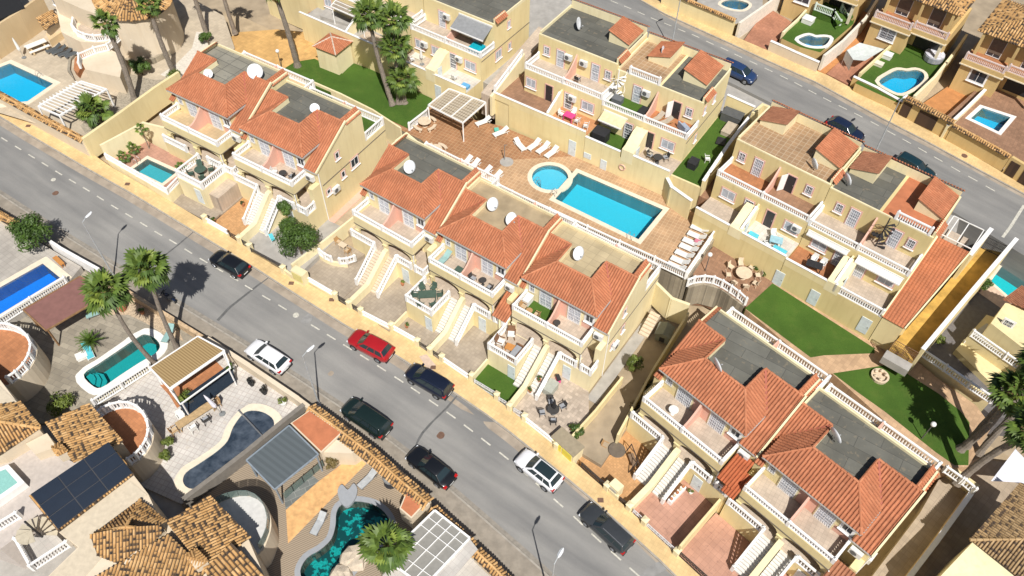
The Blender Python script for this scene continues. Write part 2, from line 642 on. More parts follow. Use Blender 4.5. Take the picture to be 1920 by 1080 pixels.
# openings: o = lower left corner on the wall, u along the wall, n outward normal (both horizontal)
def window(parent, o, u, n, w, h, frame, pane, surround=None, bars=(2,2), grille=None, sill=True, name='window', shutter=None):
    f = MB(); fw = 0.07
    f.obox(o, u, n, (0,w), (0.0,0.05), (0,fw)); f.obox(o, u, n, (0,w), (0.0,0.05), (h-fw,h))
    f.obox(o, u, n, (0,fw), (0.0,0.05), (fw,h-fw)); f.obox(o, u, n, (w-fw,w), (0.0,0.05), (fw,h-fw))
    for i in range(1, bars[0]):
        f.obox(o, u, n, (w*i/bars[0]-0.025, w*i/bars[0]+0.025), (0.004,0.045), (fw,h-fw))
    for i in range(1, bars[1]):
        f.obox(o, u, n, (fw,w-fw), (0.004,0.042), (h*i/bars[1]-0.025, h*i/bars[1]+0.025))
    fo = part(name, f, frame, parent)
    g = MB().obox(o, u, n, (fw*0.6,w-fw*0.6), (-0.03,0.02), (fw*0.6,h-fw*0.6))
    part('pane', g, pane, fo)
    if surround:
        s_ = MB(); e = 0.13
        s_.obox(o, u, n, (-e,w+e), (-0.02,0.035), (h,h+e)); s_.obox(o, u, n, (-e,w+e), (-0.02,0.035), (-e,0))
        s_.obox(o, u, n, (-e,0), (-0.02,0.035), (0,h)); s_.obox(o, u, n, (w,w+e), (-0.02,0.035), (0,h))
        part('surround', s_, surround, fo)
    if sill:
        part('sill', MB().obox(o, u, n, (-0.16,w+0.16), (-0.02,0.16), (-0.19,-0.13) if surround else (-0.07,-0.005)), frame, fo)
    if grille:
        g = MB()
        k = max(2, int(w/0.16))
        for i in range(k+1):
            g.obox(o, u, n, (w*i/k-0.012, w*i/k+0.012), (0.09,0.115), (0,h))
        k = max(2, int(h/0.3))
        for i in range(k+1):
            g.obox(o, u, n, (0,w), (0.095,0.11), (h*i/k-0.012, h*i/k+0.012))
        part('grille', g, grille, fo)
    if shutter:
        g = MB(); k = max(3, int(h*shutter[1]/0.09))
        for i in range(k):
            z0 = h-h*shutter[1]*(i+1)/k
            g.obox(o, u, n, (fw*0.7,w-fw*0.7), (0.0,0.062), (z0+0.008, z0+h*shutter[1]/k))
        part('shutter', g, shutter[0], fo)
    return fo
def plaindoor(parent, o, u, n, w, h, mat, handle=None, frame=None, name='door'):
    d = part(name, MB().obox(o, u, n, (0,w), (-0.02,0.05), (0,h)), mat, parent)
    part('handle', MB().obox(o, u, n, (w*0.86,w*0.93), (0.05,0.1), (h*0.48,h*0.53)), handle or STEEL, d)
    if frame:
        s_ = MB(); e = 0.12
        s_.obox(o, u, n, (-e,w+e), (-0.02,0.06), (h,h+e)); s_.obox(o, u, n, (-e,0), (-0.02,0.06), (0,h)); s_.obox(o, u, n, (w,w+e), (-0.02,0.06), (0,h))
        part('door_frame', s_, frame, d)
    return d

# ---------------- palette ----------------
STEEL = plain('steel', (0.45,0.46,0.47), 0.35, 0.8, 0.05)
IRON = plain('black iron', (0.035,0.035,0.04), 0.5, 0.2)
CREAM = stucco('cream render', (0.765,0.64,0.355))
CREAM2 = stucco('pale cream render', (0.80,0.70,0.44))
OCHRE = stucco('ochre render', (0.68,0.46,0.15))
BEIGE = stucco('beige render', (0.66,0.555,0.41), 0.3)
SAND = stucco('sand render', (0.60,0.45,0.26), 0.35)
PINK = stucco('pink render', (0.72,0.43,0.33))
PINKT = plain('pink trim', (0.66,0.40,0.34), 0.7)
DOORW = plain('pale blue door', (0.62,0.68,0.70), 0.5)
DARKGLASS = glassmat('window glass', (0.035,0.045,0.06))
PALEGLASS = plain('curtained glass', (0.42,0.45,0.50), 0.25, var=0.25, scale=2.0)
GREYROOF = tiles('grey roof felt', (0.135,0.135,0.118), (0.085,0.085,0.078), 1.1, -34, 3.2, 0.16, (0.25,0.205,0.14), 0.9, 0.5, 0.025)
GREYROOF2 = tiles('old roof pavers', (0.25,0.24,0.20), (0.10,0.10,0.09), 1.1, -33, 1.6, 0.12, (0.14,0.14,0.13))
CONC = plain('concrete', (0.36,0.34,0.31), 0.9, var=0.15, scale=1.2, bmp=0.3)
TERRA = tiles('terracotta floor', (0.42,0.185,0.085), (0.30,0.14,0.08), 0.3, -34, 1, 0.12)
BROWNT = tiles('brown floor tile', (0.30,0.175,0.11), (0.2,0.13,0.09), 0.35, -33, 1, 0.12)
BALCT = tiles('balcony tile', (0.50,0.42,0.34), (0.36,0.30,0.25), 0.33, -34, 1, 0.08)
PATIO1 = tiles('patio paving', (0.37,0.315,0.25), (0.27,0.23,0.185), 0.33, -34, 1, 0.09)
PATIO2 = tiles('patio rose tile', (0.47,0.27,0.20), (0.36,0.2,0.15), 0.45, -45, 1, 0.06, (0.25,0.14,0.11))
PATIO3 = tiles('patio orange tile', (0.50,0.29,0.135), (0.36,0.2,0.1), 0.2, -45, 1, 0.12)
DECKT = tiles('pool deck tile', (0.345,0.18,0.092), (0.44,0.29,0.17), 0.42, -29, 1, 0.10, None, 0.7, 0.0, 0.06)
STONEPV = tiles('stone paving', (0.30,0.27,0.215), (0.19,0.175,0.15), 0.5, -20, 1.7, 0.16, (0.2,0.18,0.15), 0.8, 0.5)
WALKT = tiles('yellow pavement', (0.67,0.49,0.25), (0.55,0.40,0.2), 0.3, -32, 1, 0.07)
COPE = plain('pool coping', (0.72,0.63,0.49), 0.7, var=0.08, scale=2)
COPEW = plain('white coping', (0.76,0.74,0.69), 0.65, var=0.06, scale=2)
TURF = grassmat('turf', (0.062,0.125,0.02))
ROOF = roofmat('orange clay tile', (0.435,0.165,0.083), (0.56,0.235,0.125), (0.17,0.06,0.04))
ROOFB = roofmat('brown clay tile', (0.34,0.15,0.085), (0.45,0.21,0.12), (0.2,0.08,0.05))
ROOFM = roofmat('mottled clay tile', (0.50,0.29,0.115), (0.64,0.41,0.19), (0.045,0.037,0.033))
REDFLAT = plain('red roof paint', (0.47,0.165,0.075), 0.8, var=0.14, scale=1.5)
WOOD = plain('wood', (0.25,0.14,0.065), 0.7, var=0.25, scale=4)
WOODL = plain('light wood', (0.42,0.29,0.15), 0.7, var=0.2, scale=4)

# ---------------- ground ----------------
from mathutils.geometry import tessellate_polygon
def sheet(name, pts, mat, depth=0.3, parent=None, holes=()):
    if not holes:
        return struct(name, MB().prism(pts, depth), mat, parent)
    loops = [list(pts)]+[list(h) for h in holes]
    allp = [p for l in loops for p in l]
    tri = tessellate_polygon([[Vector((p[0], p[1], 0)) for p in l] for l in loops])
    mb = MB(); n = len(allp)
    fs = []
    for a, b, c in tri:
        A_, B_, C_ = allp[a], allp[b], allp[c]
        s_ = (B_[0]-A_[0])*(C_[1]-A_[1])-(B_[1]-A_[1])*(C_[0]-A_[0])
        fs.append((a, b, c) if s_ > 0 else (a, c, b))
    k = 0
    for l in loops:
        m = len(l)
        fs += [(k+i, k+(i+1) % m, n+k+(i+1) % m, n+k+i) for i in range(m)]
        k += m
    mb.add(allp+[up(p, -depth) for p in allp], fs)
    return struct(name, mb, mat, parent)
EARTH = plain('dry earth', (0.34,0.27,0.185), 0.95, var=0.2, scale=0.6, bmp=0.6)
gx, gy, go = -0.04620, 0.02970, -1.7987
def zg(x, y, h=0.0):
    return gx*x+gy*y+go+h
def gp(x, y, h=0.0):
    return (x, y, zg(x, y, h))
sheet('ground', [gp(-400,-200,-2.5), gp(400,-200,-2.5), gp(400,600,-2.5), gp(-400,600,-2.5)], EARTH, 0.5)

# asphalt: grey, worn, with long streaks
def asphalt(name, ang, c=0.235):
    m, t, b = base(name, 0.92, spec=0.25)
    g = _n(t, 'ShaderNodeNewGeometry')
    mp = _n(t, 'ShaderNodeMapping')
    mp.inputs['Rotation'].default_value = (0, 0, R(-ang))
    mp.inputs['Scale'].default_value = (0.05, 1.0, 1.0)
    t.links.new(g.outputs['Position'], mp.inputs['Vector'])
    # undo the mapping order: rotate first, stretch after
    mp.inputs['Scale'].default_value = (1, 1, 1)
    mp2 = _n(t, 'ShaderNodeMapping')
    mp2.inputs['Scale'].default_value = (0.06, 0.75, 1.0)
    t.links.new(mp.outputs[0], mp2.inputs['Vector'])
    st = noise(t, 1.0, 5, 0.55, mp2.outputs[0])
    fine = noise(t, 30, 3, 0.7)
    big = noise(t, 0.16, 4)
    k = ramp(t, st, [(0.3, (c*0.80, c*0.79, c*0.77)), (0.7, (c*1.18, c*1.15, c*1.09))])
    k = mix(t, 1.0, k, ramp(t, fine, [(0.3, (0.86,)*3), (0.7, (1.14,)*3)]), 'MULTIPLY')
    k = mix(t, 1.0, k, ramp(t, big, [(0.35, (0.9,)*3), (0.65, (1.1, 1.09, 1.07))]), 'MULTIPLY')
    t.links.new(k, b.inputs['Base Color'])
    bump(t, b, fine, 0.01, 0.4)
    return m
ASPH = asphalt('asphalt', -33)
ASPH2 = asphalt('asphalt far', -38, 0.225)
DUST = plain('kerbside dust', (0.33,0.275,0.215), 0.95, var=0.22, scale=1.0, bmp=0.3)
KERB = plain('kerb stone', (0.33,0.30,0.255), 0.9, var=0.2, scale=2.5)
LINE = plain('worn road paint', (0.52,0.50,0.43), 0.8, var=0.25, scale=6)
PATCH = plain('asphalt patch', (0.115,0.115,0.112), 0.95, var=0.2, scale=3)
PATCHL = plain('pale asphalt', (0.26,0.255,0.245), 0.95, var=0.15, scale=2)
RUST = plain('rusty cover', (0.16,0.09,0.06), 0.8, var=0.2)

FK = [(-71.64,79.63,3.88),(-58.80,72.31,3.07),(-54.12,69.34,2.76),(-45.84,64.33,2.23),(-40.66,61.31,1.90),(-33.19,56.62,1.42),(-25.68,51.96,0.93),(-21.66,49.30,0.67),(-15.93,45.58,0.29),(-10.52,42.29,-0.06),(-5.04,38.65,-0.42),(-2.06,36.55,-0.62),(0.21,34.80,-0.77),(4.06,31.56,-1.05),(6.72,29.25,-1.24),(9.68,26.50,-1.46),(12.27,24.04,-1.65),(14.68,21.51,-1.84),(18.91,16.55,-2.18)]
FI = [(-72.86,82.46,4.14),(-59.65,74.61,3.29),(-47.06,67.13,2.49),(-43.63,64.69,2.26),(-36.79,60.59,1.82),(-29.16,55.81,1.33),(-26.03,53.79,1.12),(-21.21,50.76,0.81),(-14.38,46.71,0.37),(-8.98,43.59,0.03),(-3.79,39.99,-0.32),(0.18,36.91,-0.59),(5.90,31.88,-1.00),(9.80,28.28,-1.29),(13.60,24.51,-1.58),(16.38,21.73,-1.79),(20.58,16.94,-2.13)]
FKT = [(-71.51,79.48,3.99),(-58.69,72.17,3.18),(-54.02,69.21,2.87),(-45.75,64.21,2.34),(-40.59,61.19,2.01),(-33.13,56.51,1.53),(-25.63,51.86,1.05),(-21.62,49.21,0.78),(-15.90,45.50,0.41),(-10.50,42.21,0.06),(-5.03,38.58,-0.30),(-2.06,36.48,-0.50),(0.21,34.73,-0.66),(4.05,31.50,-0.93),(6.70,29.20,-1.12),(9.66,26.45,-1.34),(12.24,23.99,-1.53),(14.65,21.47,-1.72),(18.88,16.52,-2.06)]
NK = [(-64.50,66.47,3.16),(-53.98,60.08,2.48),(-50.89,58.14,2.28),(-44.04,53.98,1.84),(-40.33,51.77,1.60),(-32.11,46.96,1.08),(-28.34,44.73,0.84),(-24.34,42.35,0.58),(-19.38,39.26,0.26),(-15.00,36.50,-0.02),(-10.58,33.56,-0.31),(-7.48,31.29,-0.52),(-4.62,28.91,-0.73),(-2.19,26.89,-0.90),(0.03,25.01,-1.06),(2.18,23.19,-1.21),(6.16,19.64,-1.50),(9.95,15.58,-1.80)]
NKT = [(-64.38,66.34,3.27),(-53.88,59.96,2.59),(-50.79,58.03,2.39),(-43.96,53.88,1.95),(-40.25,51.67,1.72),(-32.05,46.87,1.19),(-28.28,44.65,0.95),(-24.30,42.27,0.70),(-19.34,39.19,0.38),(-14.97,36.43,0.09),(-10.56,33.50,-0.20),(-7.47,31.24,-0.41),(-4.61,28.86,-0.61),(-2.18,26.84,-0.78),(0.03,24.96,-0.94),(2.18,23.15,-1.09),(6.15,19.61,-1.38),(9.93,15.55,-1.68)]
NI = [(-62.79,62.81,3.09),(-52.65,56.86,2.44),(-45.91,52.98,2.02),(-39.50,49.30,1.61),(-31.64,44.78,1.11),(-27.61,42.46,0.86),(-24.24,40.42,0.64),(-18.80,36.90,0.29),(-14.64,34.14,0.01),(-10.64,31.30,-0.26),(-6.77,28.13,-0.53),(-4.01,25.79,-0.73),(-1.34,23.45,-0.92),(1.21,21.05,-1.11),(5.24,17.27,-1.41)]
road = sheet('road', FK + NK[::-1], ASPH, 2.7)
sheet('pavement', FI + FKT[::-1], WALKT, 2.8)
NPAV = plain('near pavement', (0.27,0.235,0.19), 0.95, var=0.2, scale=1.4, bmp=0.4)
sheet('near_pavement', NKT + NI[::-1], NPAV, 2.8)
def ribbon(name, pts, w, mat, parent=None, h=0.004, side=0.0):
    mb = MB()
    n = len(pts); L = []; Rr = []
    for i in range(n):
        a, b = pts[max(0, i-1)], pts[min(n-1, i+1)]
        d = Vector((b[0]-a[0], b[1]-a[1], 0)).normalized()
        q = Vector((-d.y, d.x, 0))
        p = Vector(pts[i])
        L.append(tuple(p+q*(w/2+side)+Vector((0,0,h)))); Rr.append(tuple(p-q*(w/2-side)+Vector((0,0,h))))
    mb.add(L+Rr, [(i, i+1, n+i+1, n+i) for i in range(n-1)])
    mb.f = [f[::-1] for f in mb.f]
    return struct(name, mb, mat, parent)
def kerb(name, pts, side, w=0.16):
    mb = MB()
    n = len(pts); A_ = []; B_ = []
    for i in range(n):
        a, b = pts[max(0, i-1)], pts[min(n-1, i+1)]
        d = Vector((b[0]-a[0], b[1]-a[1], 0)).normalized()
        q = Vector((-d.y, d.x, 0))*side
        p = Vector(pts[i])
        A_.append(p); B_.append(p+q*w)
    zz = Vector((0,0,0.012))
    vs = [tuple(x+zz) for x in A_]+[tuple(x+zz) for x in B_]+[tuple(x-Vector((0,0,0.3))) for x in A_]+[tuple(x-Vector((0,0,0.3))) for x in B_]
    fs = []
    for i in range(n-1):
        fs += [(i,i+1,n+i+1,n+i), (2*n+i,i,i+1,2*n+i+1), (n+i,3*n+i,3*n+i+1,n+i+1)]
    mb.add(vs, fs)
    struct(name, mb, mat=KERB)
kerb('kerb', FKT, -1)
kerb('near_kerb', NKT, 1)
# dusty gutters along both kerbs
ribbon('gutter_dust', FK, 0.95, DUST, road, 0.004, -0.55)
ribbon('gutter_dust', NK, 0.45, plain('near gutter', (0.25,0.225,0.19), 0.95, var=0.2), road, 0.005, 0.3)
# lane dashes
DASH = [(-56.80,68.46,2.86),(-54.85,67.25,2.73),(-52.93,66.04,2.61),(-51.09,64.91,2.49),(-49.21,63.73,2.37),(-47.35,62.59,2.25),(-45.55,61.52,2.13),(-43.69,60.34,2.01),(-41.85,59.18,1.89),(-40.05,58.09,1.78),(-38.21,56.96,1.66),(-36.41,55.85,1.54),(-34.65,54.83,1.43),(-32.82,53.69,1.31),(-31.02,52.57,1.20),(-29.23,51.51,1.08),(-27.51,50.49,0.97),(-25.84,49.42,0.86),(-23.94,48.30,0.74),(-22.18,47.24,0.63),(-18.69,45.09,0.40),(-17.02,44.05,0.30),(-15.33,42.99,0.19),(-13.62,41.93,0.08),(-11.92,40.84,-0.03),(-10.22,39.72,-0.15),(-8.62,38.65,-0.25),(-6.89,37.44,-0.37),(-5.25,36.28,-0.48),(-3.65,35.06,-0.59),(-2.07,33.81,-0.70),(-0.45,32.52,-0.81),(1.25,31.11,-0.93),(2.67,29.81,-1.04),(4.17,28.45,-1.15),(5.77,26.99,-1.26),(7.21,25.57,-1.37),(8.73,24.18,-1.48),(10.14,22.90,-1.59)]
def dashes(pts, parent, L=1.05, w=0.13):
    for i, p in enumerate(pts):
        a, b = pts[max(0, i-1)], pts[min(len(pts)-1, i+1)]
        d = Vector((b[0]-a[0], b[1]-a[1], b[2]-a[2])).normalized()*(L/2)
        v = Vector(p)
        ribbon('lane_dash', [tuple(v-d), tuple(v+d)], w, LINE, parent, 0.010)
dashes(DASH, road)
# joints, patches, covers
for pts, w, m in (([(-24.29,50.82,0.83),(-25.61,49.08,0.84),(-27.19,46.92,0.85),(-27.94,45.37,0.84)], 0.28, PATCH),
                  ([(-32.92,56.42,1.40),(-34.00,54.54,1.39),(-35.17,52.77,1.39)], 0.22, PATCH),
                  ([(-4.87,38.27,-0.44),(-5.66,37.03,-0.44),(-6.80,35.65,-0.43),(-7.64,34.41,-0.42),(-8.19,33.16,-0.44)], 0.22, PATCH),
                  ([(12.64,23.88,-1.67),(11.23,23.15,-1.63),(10.08,22.19,-1.61)], 1.3, PATCHL)):
    ribbon('asphalt_joint', pts, w, m, road, 0.007)
def disc(name, c, r, mat, parent, h=0.012, n=14):
    struct(name, MB().lathe(up(c, -0.05), [(r, 0.0), (r, 0.05+h), (0.02, 0.055+h)], n), mat, parent)
for c, r, m in (((-48.50,60.76,2.25), 0.33, RUST), ((-6.05,34.27,-0.50), 0.36, RUST), ((-19.71,46.06,0.48), 0.62, PATCHL), ((-16.47,40.08,0.15), 0.28, DUST), ((-20.73,46.39,0.54), 0.3, LINE), ((-49.41,62.69,2.35), 0.25, LINE)):
    disc('manhole_cover', c, r, m, road)
pav = bpy.data.objects['pavement']
for c in ((-21.83,50.12,0.82), (-17.59,48.32,0.57), (-7.19,41.09,-0.13), (7.72,28.77,-1.18), (-41.48,62.48,2.09), (-55.00,70.74,2.96)):
    mb = MB()
    mb.box(c[0]-0.25, c[0]+0.25, c[1]-0.2, c[1]+0.2, c[2]-0.03, c[2]+0.03)
    struct('drain_cover', mb, RUST, pav)
sheet('path_patch', [(-8.57,42.24,-0.02),(-7.89,42.51,-0.04),(-6.91,41.27,-0.12),(-7.44,40.43,-0.12)], plain('pink paver', (0.55,0.42,0.33), 0.9), 0.05)

# far road, higher up the slope
RFK = [(8.81,105.84,5.94),(14.56,96.71,5.40),(19.04,92.36,5.06),(26.07,87.25,4.59),(30.80,83.71,4.26),(35.93,80.06,3.92),(42.29,74.12,3.45),(46.58,70.39,3.14),(50.75,66.50,2.83),(54.75,62.87,2.54),(59.92,57.27,2.13)]
RFI = [(10.45,106.50,6.00),(16.19,97.06,5.46),(21.77,91.74,5.04),(31.11,85.59,4.43),(37.48,81.35,4.01),(44.57,74.81,3.48),(48.09,71.44,3.22),(52.43,66.83,2.88),(55.09,63.89,2.67),(60.72,57.95,2.24)]
RFKT = [(8.79,105.62,6.05),(14.53,96.51,5.52),(19.00,92.17,5.18),(26.02,87.07,4.71),(30.73,83.54,4.38),(35.86,79.89,4.04),(42.20,73.97,3.57),(46.49,70.25,3.26),(50.65,66.36,2.95),(54.64,62.74,2.66),(59.80,57.15,2.26)]
RNK = [(1.09,100.98,6.15),(6.31,95.49,5.75),(12.13,88.59,5.27),(20.77,82.29,4.69),(26.02,78.51,4.33),(30.98,74.61,3.99),(35.41,69.54,3.63),(41.12,64.08,3.20),(46.44,58.99,2.81),(51.70,53.56,2.40),(56.44,48.19,2.03)]
road2 = sheet('upper_road', RFK + RNK[::-1], ASPH2, 5.5)
sheet('upper_pavement', RFI + RFKT[::-1], WALKT, 5.5)
kerb('upper_kerb', RFKT, -1)
ribbon('gutter_dust', RFK, 0.9, DUST, road2, 0.004, -0.5)
dashes([(12.63,94.20,5.42),(14.29,93.18,5.31),(15.92,92.05,5.20),(17.52,90.93,5.09),(19.13,89.94,4.99),(20.76,88.86,4.88),(22.39,87.84,4.78),(24.03,86.59,4.66),(25.67,85.47,4.55),(27.20,84.26,4.45),(28.87,83.07,4.33),(30.51,81.81,4.22),(32.15,80.53,4.11),(33.63,79.33,4.00),(35.05,78.03,3.90),(36.53,76.77,3.79),(38.06,75.50,3.69),(39.60,74.28,3.58),(41.15,72.93,3.47),(42.67,71.49,3.35),(44.08,70.20,3.25),(45.46,68.85,3.15),(46.84,67.53,3.04),(48.31,66.05,2.93),(49.77,64.69,2.82),(51.22,63.30,2.71)], road2)
ribbon('painted_line', [(54.04,61.02,2.52),(51.39,57.83,2.54),(49.98,56.28,2.56)], 0.28, LINE, road2, 0.009)
disc('manhole_cover', (49.95,68.17,3.04), 0.35, RUST, road2)
disc('manhole_cover', (28.42,80.61,4.28), 0.3, RUST, road2)

# ---------------- pools ----------------
def pool(name, label, outline, coping_w, basin_mat, tint, depth=1.3, coping_mat=None, steps=None, parts_outer=None, wl=0.12):
    p = wthing(name, label, 'pool', outline[0])
    z = outline[0][2]
    out = parts_outer or offset(outline, coping_w)
    n = len(outline)
    mb = MB()
    if parts_outer is None:
        top = 0.03
        a = [up(q, top) for q in outline]; b = [up(q, top) for q in out]; c = [up(q, -0.2) for q in out]; d = [up(q, -0.2) for q in outline]
        mb.add(a+b+c+d, [(i,(i+1)%n,n+(i+1)%n,n+i) for i in range(n)]+[(n+i,n+(i+1)%n,2*n+(i+1)%n,2*n+i) for i in range(n)]+[(3*n+i,3*n+(i+1)%n,(i+1)%n,i) for i in range(n)])
        part('coping', mb, coping_mat or COPE, p)
    bs = MB()
    a = [up(q, 0.0) for q in outline]; b = [up(q, -depth) for q in outline]
    bs.add(a+b, [(i,(i+1)%n,n+(i+1)%n,n+i) for i in range(n)]+[tuple(range(n,2*n))])
    part('basin', bs, basin_mat, p)
    ar = sum(outline[i][0]*outline[(i+1)%n][1]-outline[(i+1)%n][0]*outline[i][1] for i in range(n))
    part('water', MB().face([up(q, -wl) for q in (outline if ar > 0 else outline[::-1])]), watermat('water '+name, tint), p)
    if steps:
        for k, st in enumerate(steps):
            m2 = MB().prism([up(q, -0.3-0.22*k) for q in st], depth-0.3-0.22*k-0.01)
            part('pool_step', m2, basin_mat, p)
    return p

def rnd_rect(c, r=0.35, n=4):
    out = []
    for i in range(len(c)):
        p0, p1, p2 = Vector(c[i-1]), Vector(c[i]), Vector(c[(i+1) % len(c)])
        a = p1+(p0-p1).normalized()*r; b = p1+(p2-p1).normalized()*r
        for k in range(n+1):
            t = k/n
            out.append(tuple(a*(1-t)**2+p1*2*t*(1-t)+b*t*t))
    return out
AQUA = mosaic('aqua mosaic', (0.055,0.50,0.63))
AQUA2 = mosaic('pale aqua mosaic', (0.12,0.52,0.66))
BLUE = mosaic('blue mosaic', (0.02,0.42,0.66))
DEEPB = mosaic('deep blue mosaic', (0.015,0.19,0.70))
TEAL = mosaic('teal mosaic', (0.015,0.31,0.30))
TURQ = mosaic('turquoise mosaic', (0.02,0.50,0.52))
MARBLE = mosaic('marbled green mosaic', (0.008,0.30,0.27), 0.3, 0.07, (0.004,0.055,0.055))
main_o = [(6.94,64.41,3.00),(15.53,59.03,3.00),(12.61,54.75,3.00),(4.38,60.34,3.00)]
main_out = rnd_rect([(6.85,65.09,3.00),(16.22,59.27,3.00),(12.71,54.10,3.00),(3.42,60.32,3.00)], 0.7)
kid_c = (3.90,63.62,3.00)
kid_o = [(kid_c[0]+1.95*math.cos(t*math.pi/14), kid_c[1]+1.95*math.sin(t*math.pi/14), 2.99) for t in range(28)]
deck_holes = [main_o, kid_o]
mp_ = pool('swimming_pool', 'large rectangular turquoise pool on the shared tiled deck', main_o, 0.5, AQUA, (0.80,0.97,1.0), 1.7)
pool('paddling_pool', 'small round paddling pool joining the corner of the large pool', kid_o, 0.5, AQUA2, (0.85,0.98,1.0), 0.6)
# ---------------- shared pool plaza and lawns ----------------
deck = sheet('pool_deck', [(-12.60,70.83,3.00),(-16.44,74.64,3.00),(-12.48,78.66,3.00),(-4.41,72.92,3.00),(-1.52,72.04,3.00),(6.58,67.07,3.00),(16.27,60.69,3.00),(17.80,59.47,3.00),(20.90,56.78,3.00),(16.77,49.87,3.00),(10.56,53.76,3.00),(3.73,58.37,3.00),(-3.31,62.67,3.00),(-8.46,66.96,3.00),(-10.43,69.42,3.00)], DECKT, 0.012, None, deck_holes)
sheet('deck_base', [(-12.60,70.84,2.99),(-16.44,74.65,2.99),(-12.48,78.68,2.99),(-4.42,72.93,2.99),(-1.52,72.06,2.99),(6.58,67.08,2.99),(16.27,60.71,2.99),(17.80,59.48,2.99),(20.90,56.79,2.99),(16.77,49.88,2.99),(10.56,53.78,2.99),(3.73,58.38,2.99),(-3.31,62.68,2.99),(-8.46,66.98,2.99),(-10.43,69.43,2.99)], tiles('rubble stone', (0.33,0.29,0.22), (0.22,0.19,0.15), 0.3, 0, 1.6, 0.25, None, 0.9, 0.5), 5.5, None, deck_holes)
sheet('pale_deck_band', [(20.89,56.77,3.01),(16.77,49.87,3.01),(3.73,58.36,3.01),(-3.31,62.66,3.01),(-0.81,66.27,3.01),(6.58,67.06,3.01),(16.27,60.69,3.01),(17.80,59.46,3.01)], tiles('pale pool deck tile', (0.46,0.295,0.17), (0.58,0.42,0.265), 0.42, -29, 1, 0.09, None, 0.7, 0.0, 0.06), 0.004, None, deck_holes)  # paler version of the deck tile, laid round the pools
sheet('lawn', [(-28.27,82.08,3.05),(-27.18,83.53,3.05),(-24.87,84.26,3.05),(-22.27,82.35,3.05),(-21.01,81.31,3.05),(-20.01,83.50,3.05),(-17.21,82.05,3.05),(-12.27,78.50,3.05),(-9.72,76.73,3.05),(-10.20,74.05,3.05),(-11.77,71.07,3.05),(-17.04,74.56,3.05),(-20.49,76.95,3.05),(-24.28,78.90,3.05),(-25.83,80.75,3.05)], TURF, 4.5)
sheet('courtyard', [(-34.52,83.15,3.02),(-38.23,86.18,3.02),(-35.37,89.77,3.02),(-30.73,90.50,3.02),(-25.13,89.82,3.02),(-21.43,85.52,3.02),(-21.11,81.13,3.02),(-24.15,79.99,3.02),(-27.65,81.49,3.02),(-30.34,81.96,3.02)], tiles('courtyard tile', (0.58,0.36,0.14), (0.48,0.3,0.12), 0.5, -30, 1, 0.1), 3.5)
LH = 3.1
sheet('lower_lawn', [(25.45,50.58,1.65),(33.89,43.25,1.04),(33.75,42.71,1.03),(28.87,42.23,1.24),(27.56,41.93,1.29),(22.34,47.22,1.69)], TURF, 3.8)
sheet('garden_path', [(21.01,56.52,2.01),(24.39,54.58,1.80),(27.67,52.34,1.58),(31.29,48.89,1.31),(34.51,45.53,1.06),(36.87,43.00,0.88),(39.02,40.22,0.69),(41.58,37.59,0.50),(42.29,35.50,0.40),(38.80,31.58,0.45),(36.16,31.23,0.56),(29.17,40.31,1.15),(28.18,40.26,1.20),(22.38,47.12,1.67),(24.52,49.81,1.65),(20.70,54.35,1.96)], tiles('garden path', (0.50,0.34,0.21), (0.4,0.27,0.17), 0.4, -40, 1, 0.12), 3.6)
sheet('second_lawn', [(29.26,40.30,1.17),(33.34,41.18,1.01),(35.05,41.61,0.94),(36.16,40.64,0.86),(38.50,38.63,0.69),(39.90,36.96,0.58),(40.38,35.82,0.52),(38.88,31.72,0.47),(37.67,31.67,0.53),(36.42,32.80,0.62),(33.05,36.54,0.88),(31.05,38.44,1.03)], TURF, 3.8)
sheet('round_terrace', [(20.83,55.38,2.03),(22.00,55.81,1.99),(23.61,53.92,1.86),(25.21,51.68,1.72),(25.82,50.64,1.66),(22.52,47.40,1.72),(20.96,49.04,1.84),(19.53,50.01,1.93),(17.71,50.17,2.02),(17.95,52.06,2.07)], BROWNT, 3.6)
# upper plots beyond the far road
sheet('upper_ground', [(10.55,107.44,5.50),(16.33,97.92,4.95),(21.96,92.56,4.54),(31.39,86.35,3.92),(37.81,82.07,3.49),(44.96,75.48,2.97),(48.52,72.07,2.70),(52.90,67.42,2.36),(55.57,64.46,2.15),(61.26,58.46,1.71),(94.12,80.74,0.85),(90.20,159.27,3.36),(11.41,147.38,6.65)], EARTH, 7.0)
# ground under the back rows
sheet('back_ground', [(-24.23,88.12,6.54),(-17.38,85.48,6.14),(-4.11,77.42,5.29),(6.78,69.10,4.54),(17.57,62.43,3.84),(20.64,58.04,3.57),(26.38,53.39,3.17),(35.81,44.88,2.48),(37.06,43.16,2.37),(45.05,55.96,2.38),(46.76,59.39,2.41),(41.40,64.52,2.80),(31.19,75.11,3.59),(20.91,82.85,4.30),(12.21,89.19,4.89),(2.17,101.78,5.72),(-19.97,107.42,6.91)], CONC, 4.0)


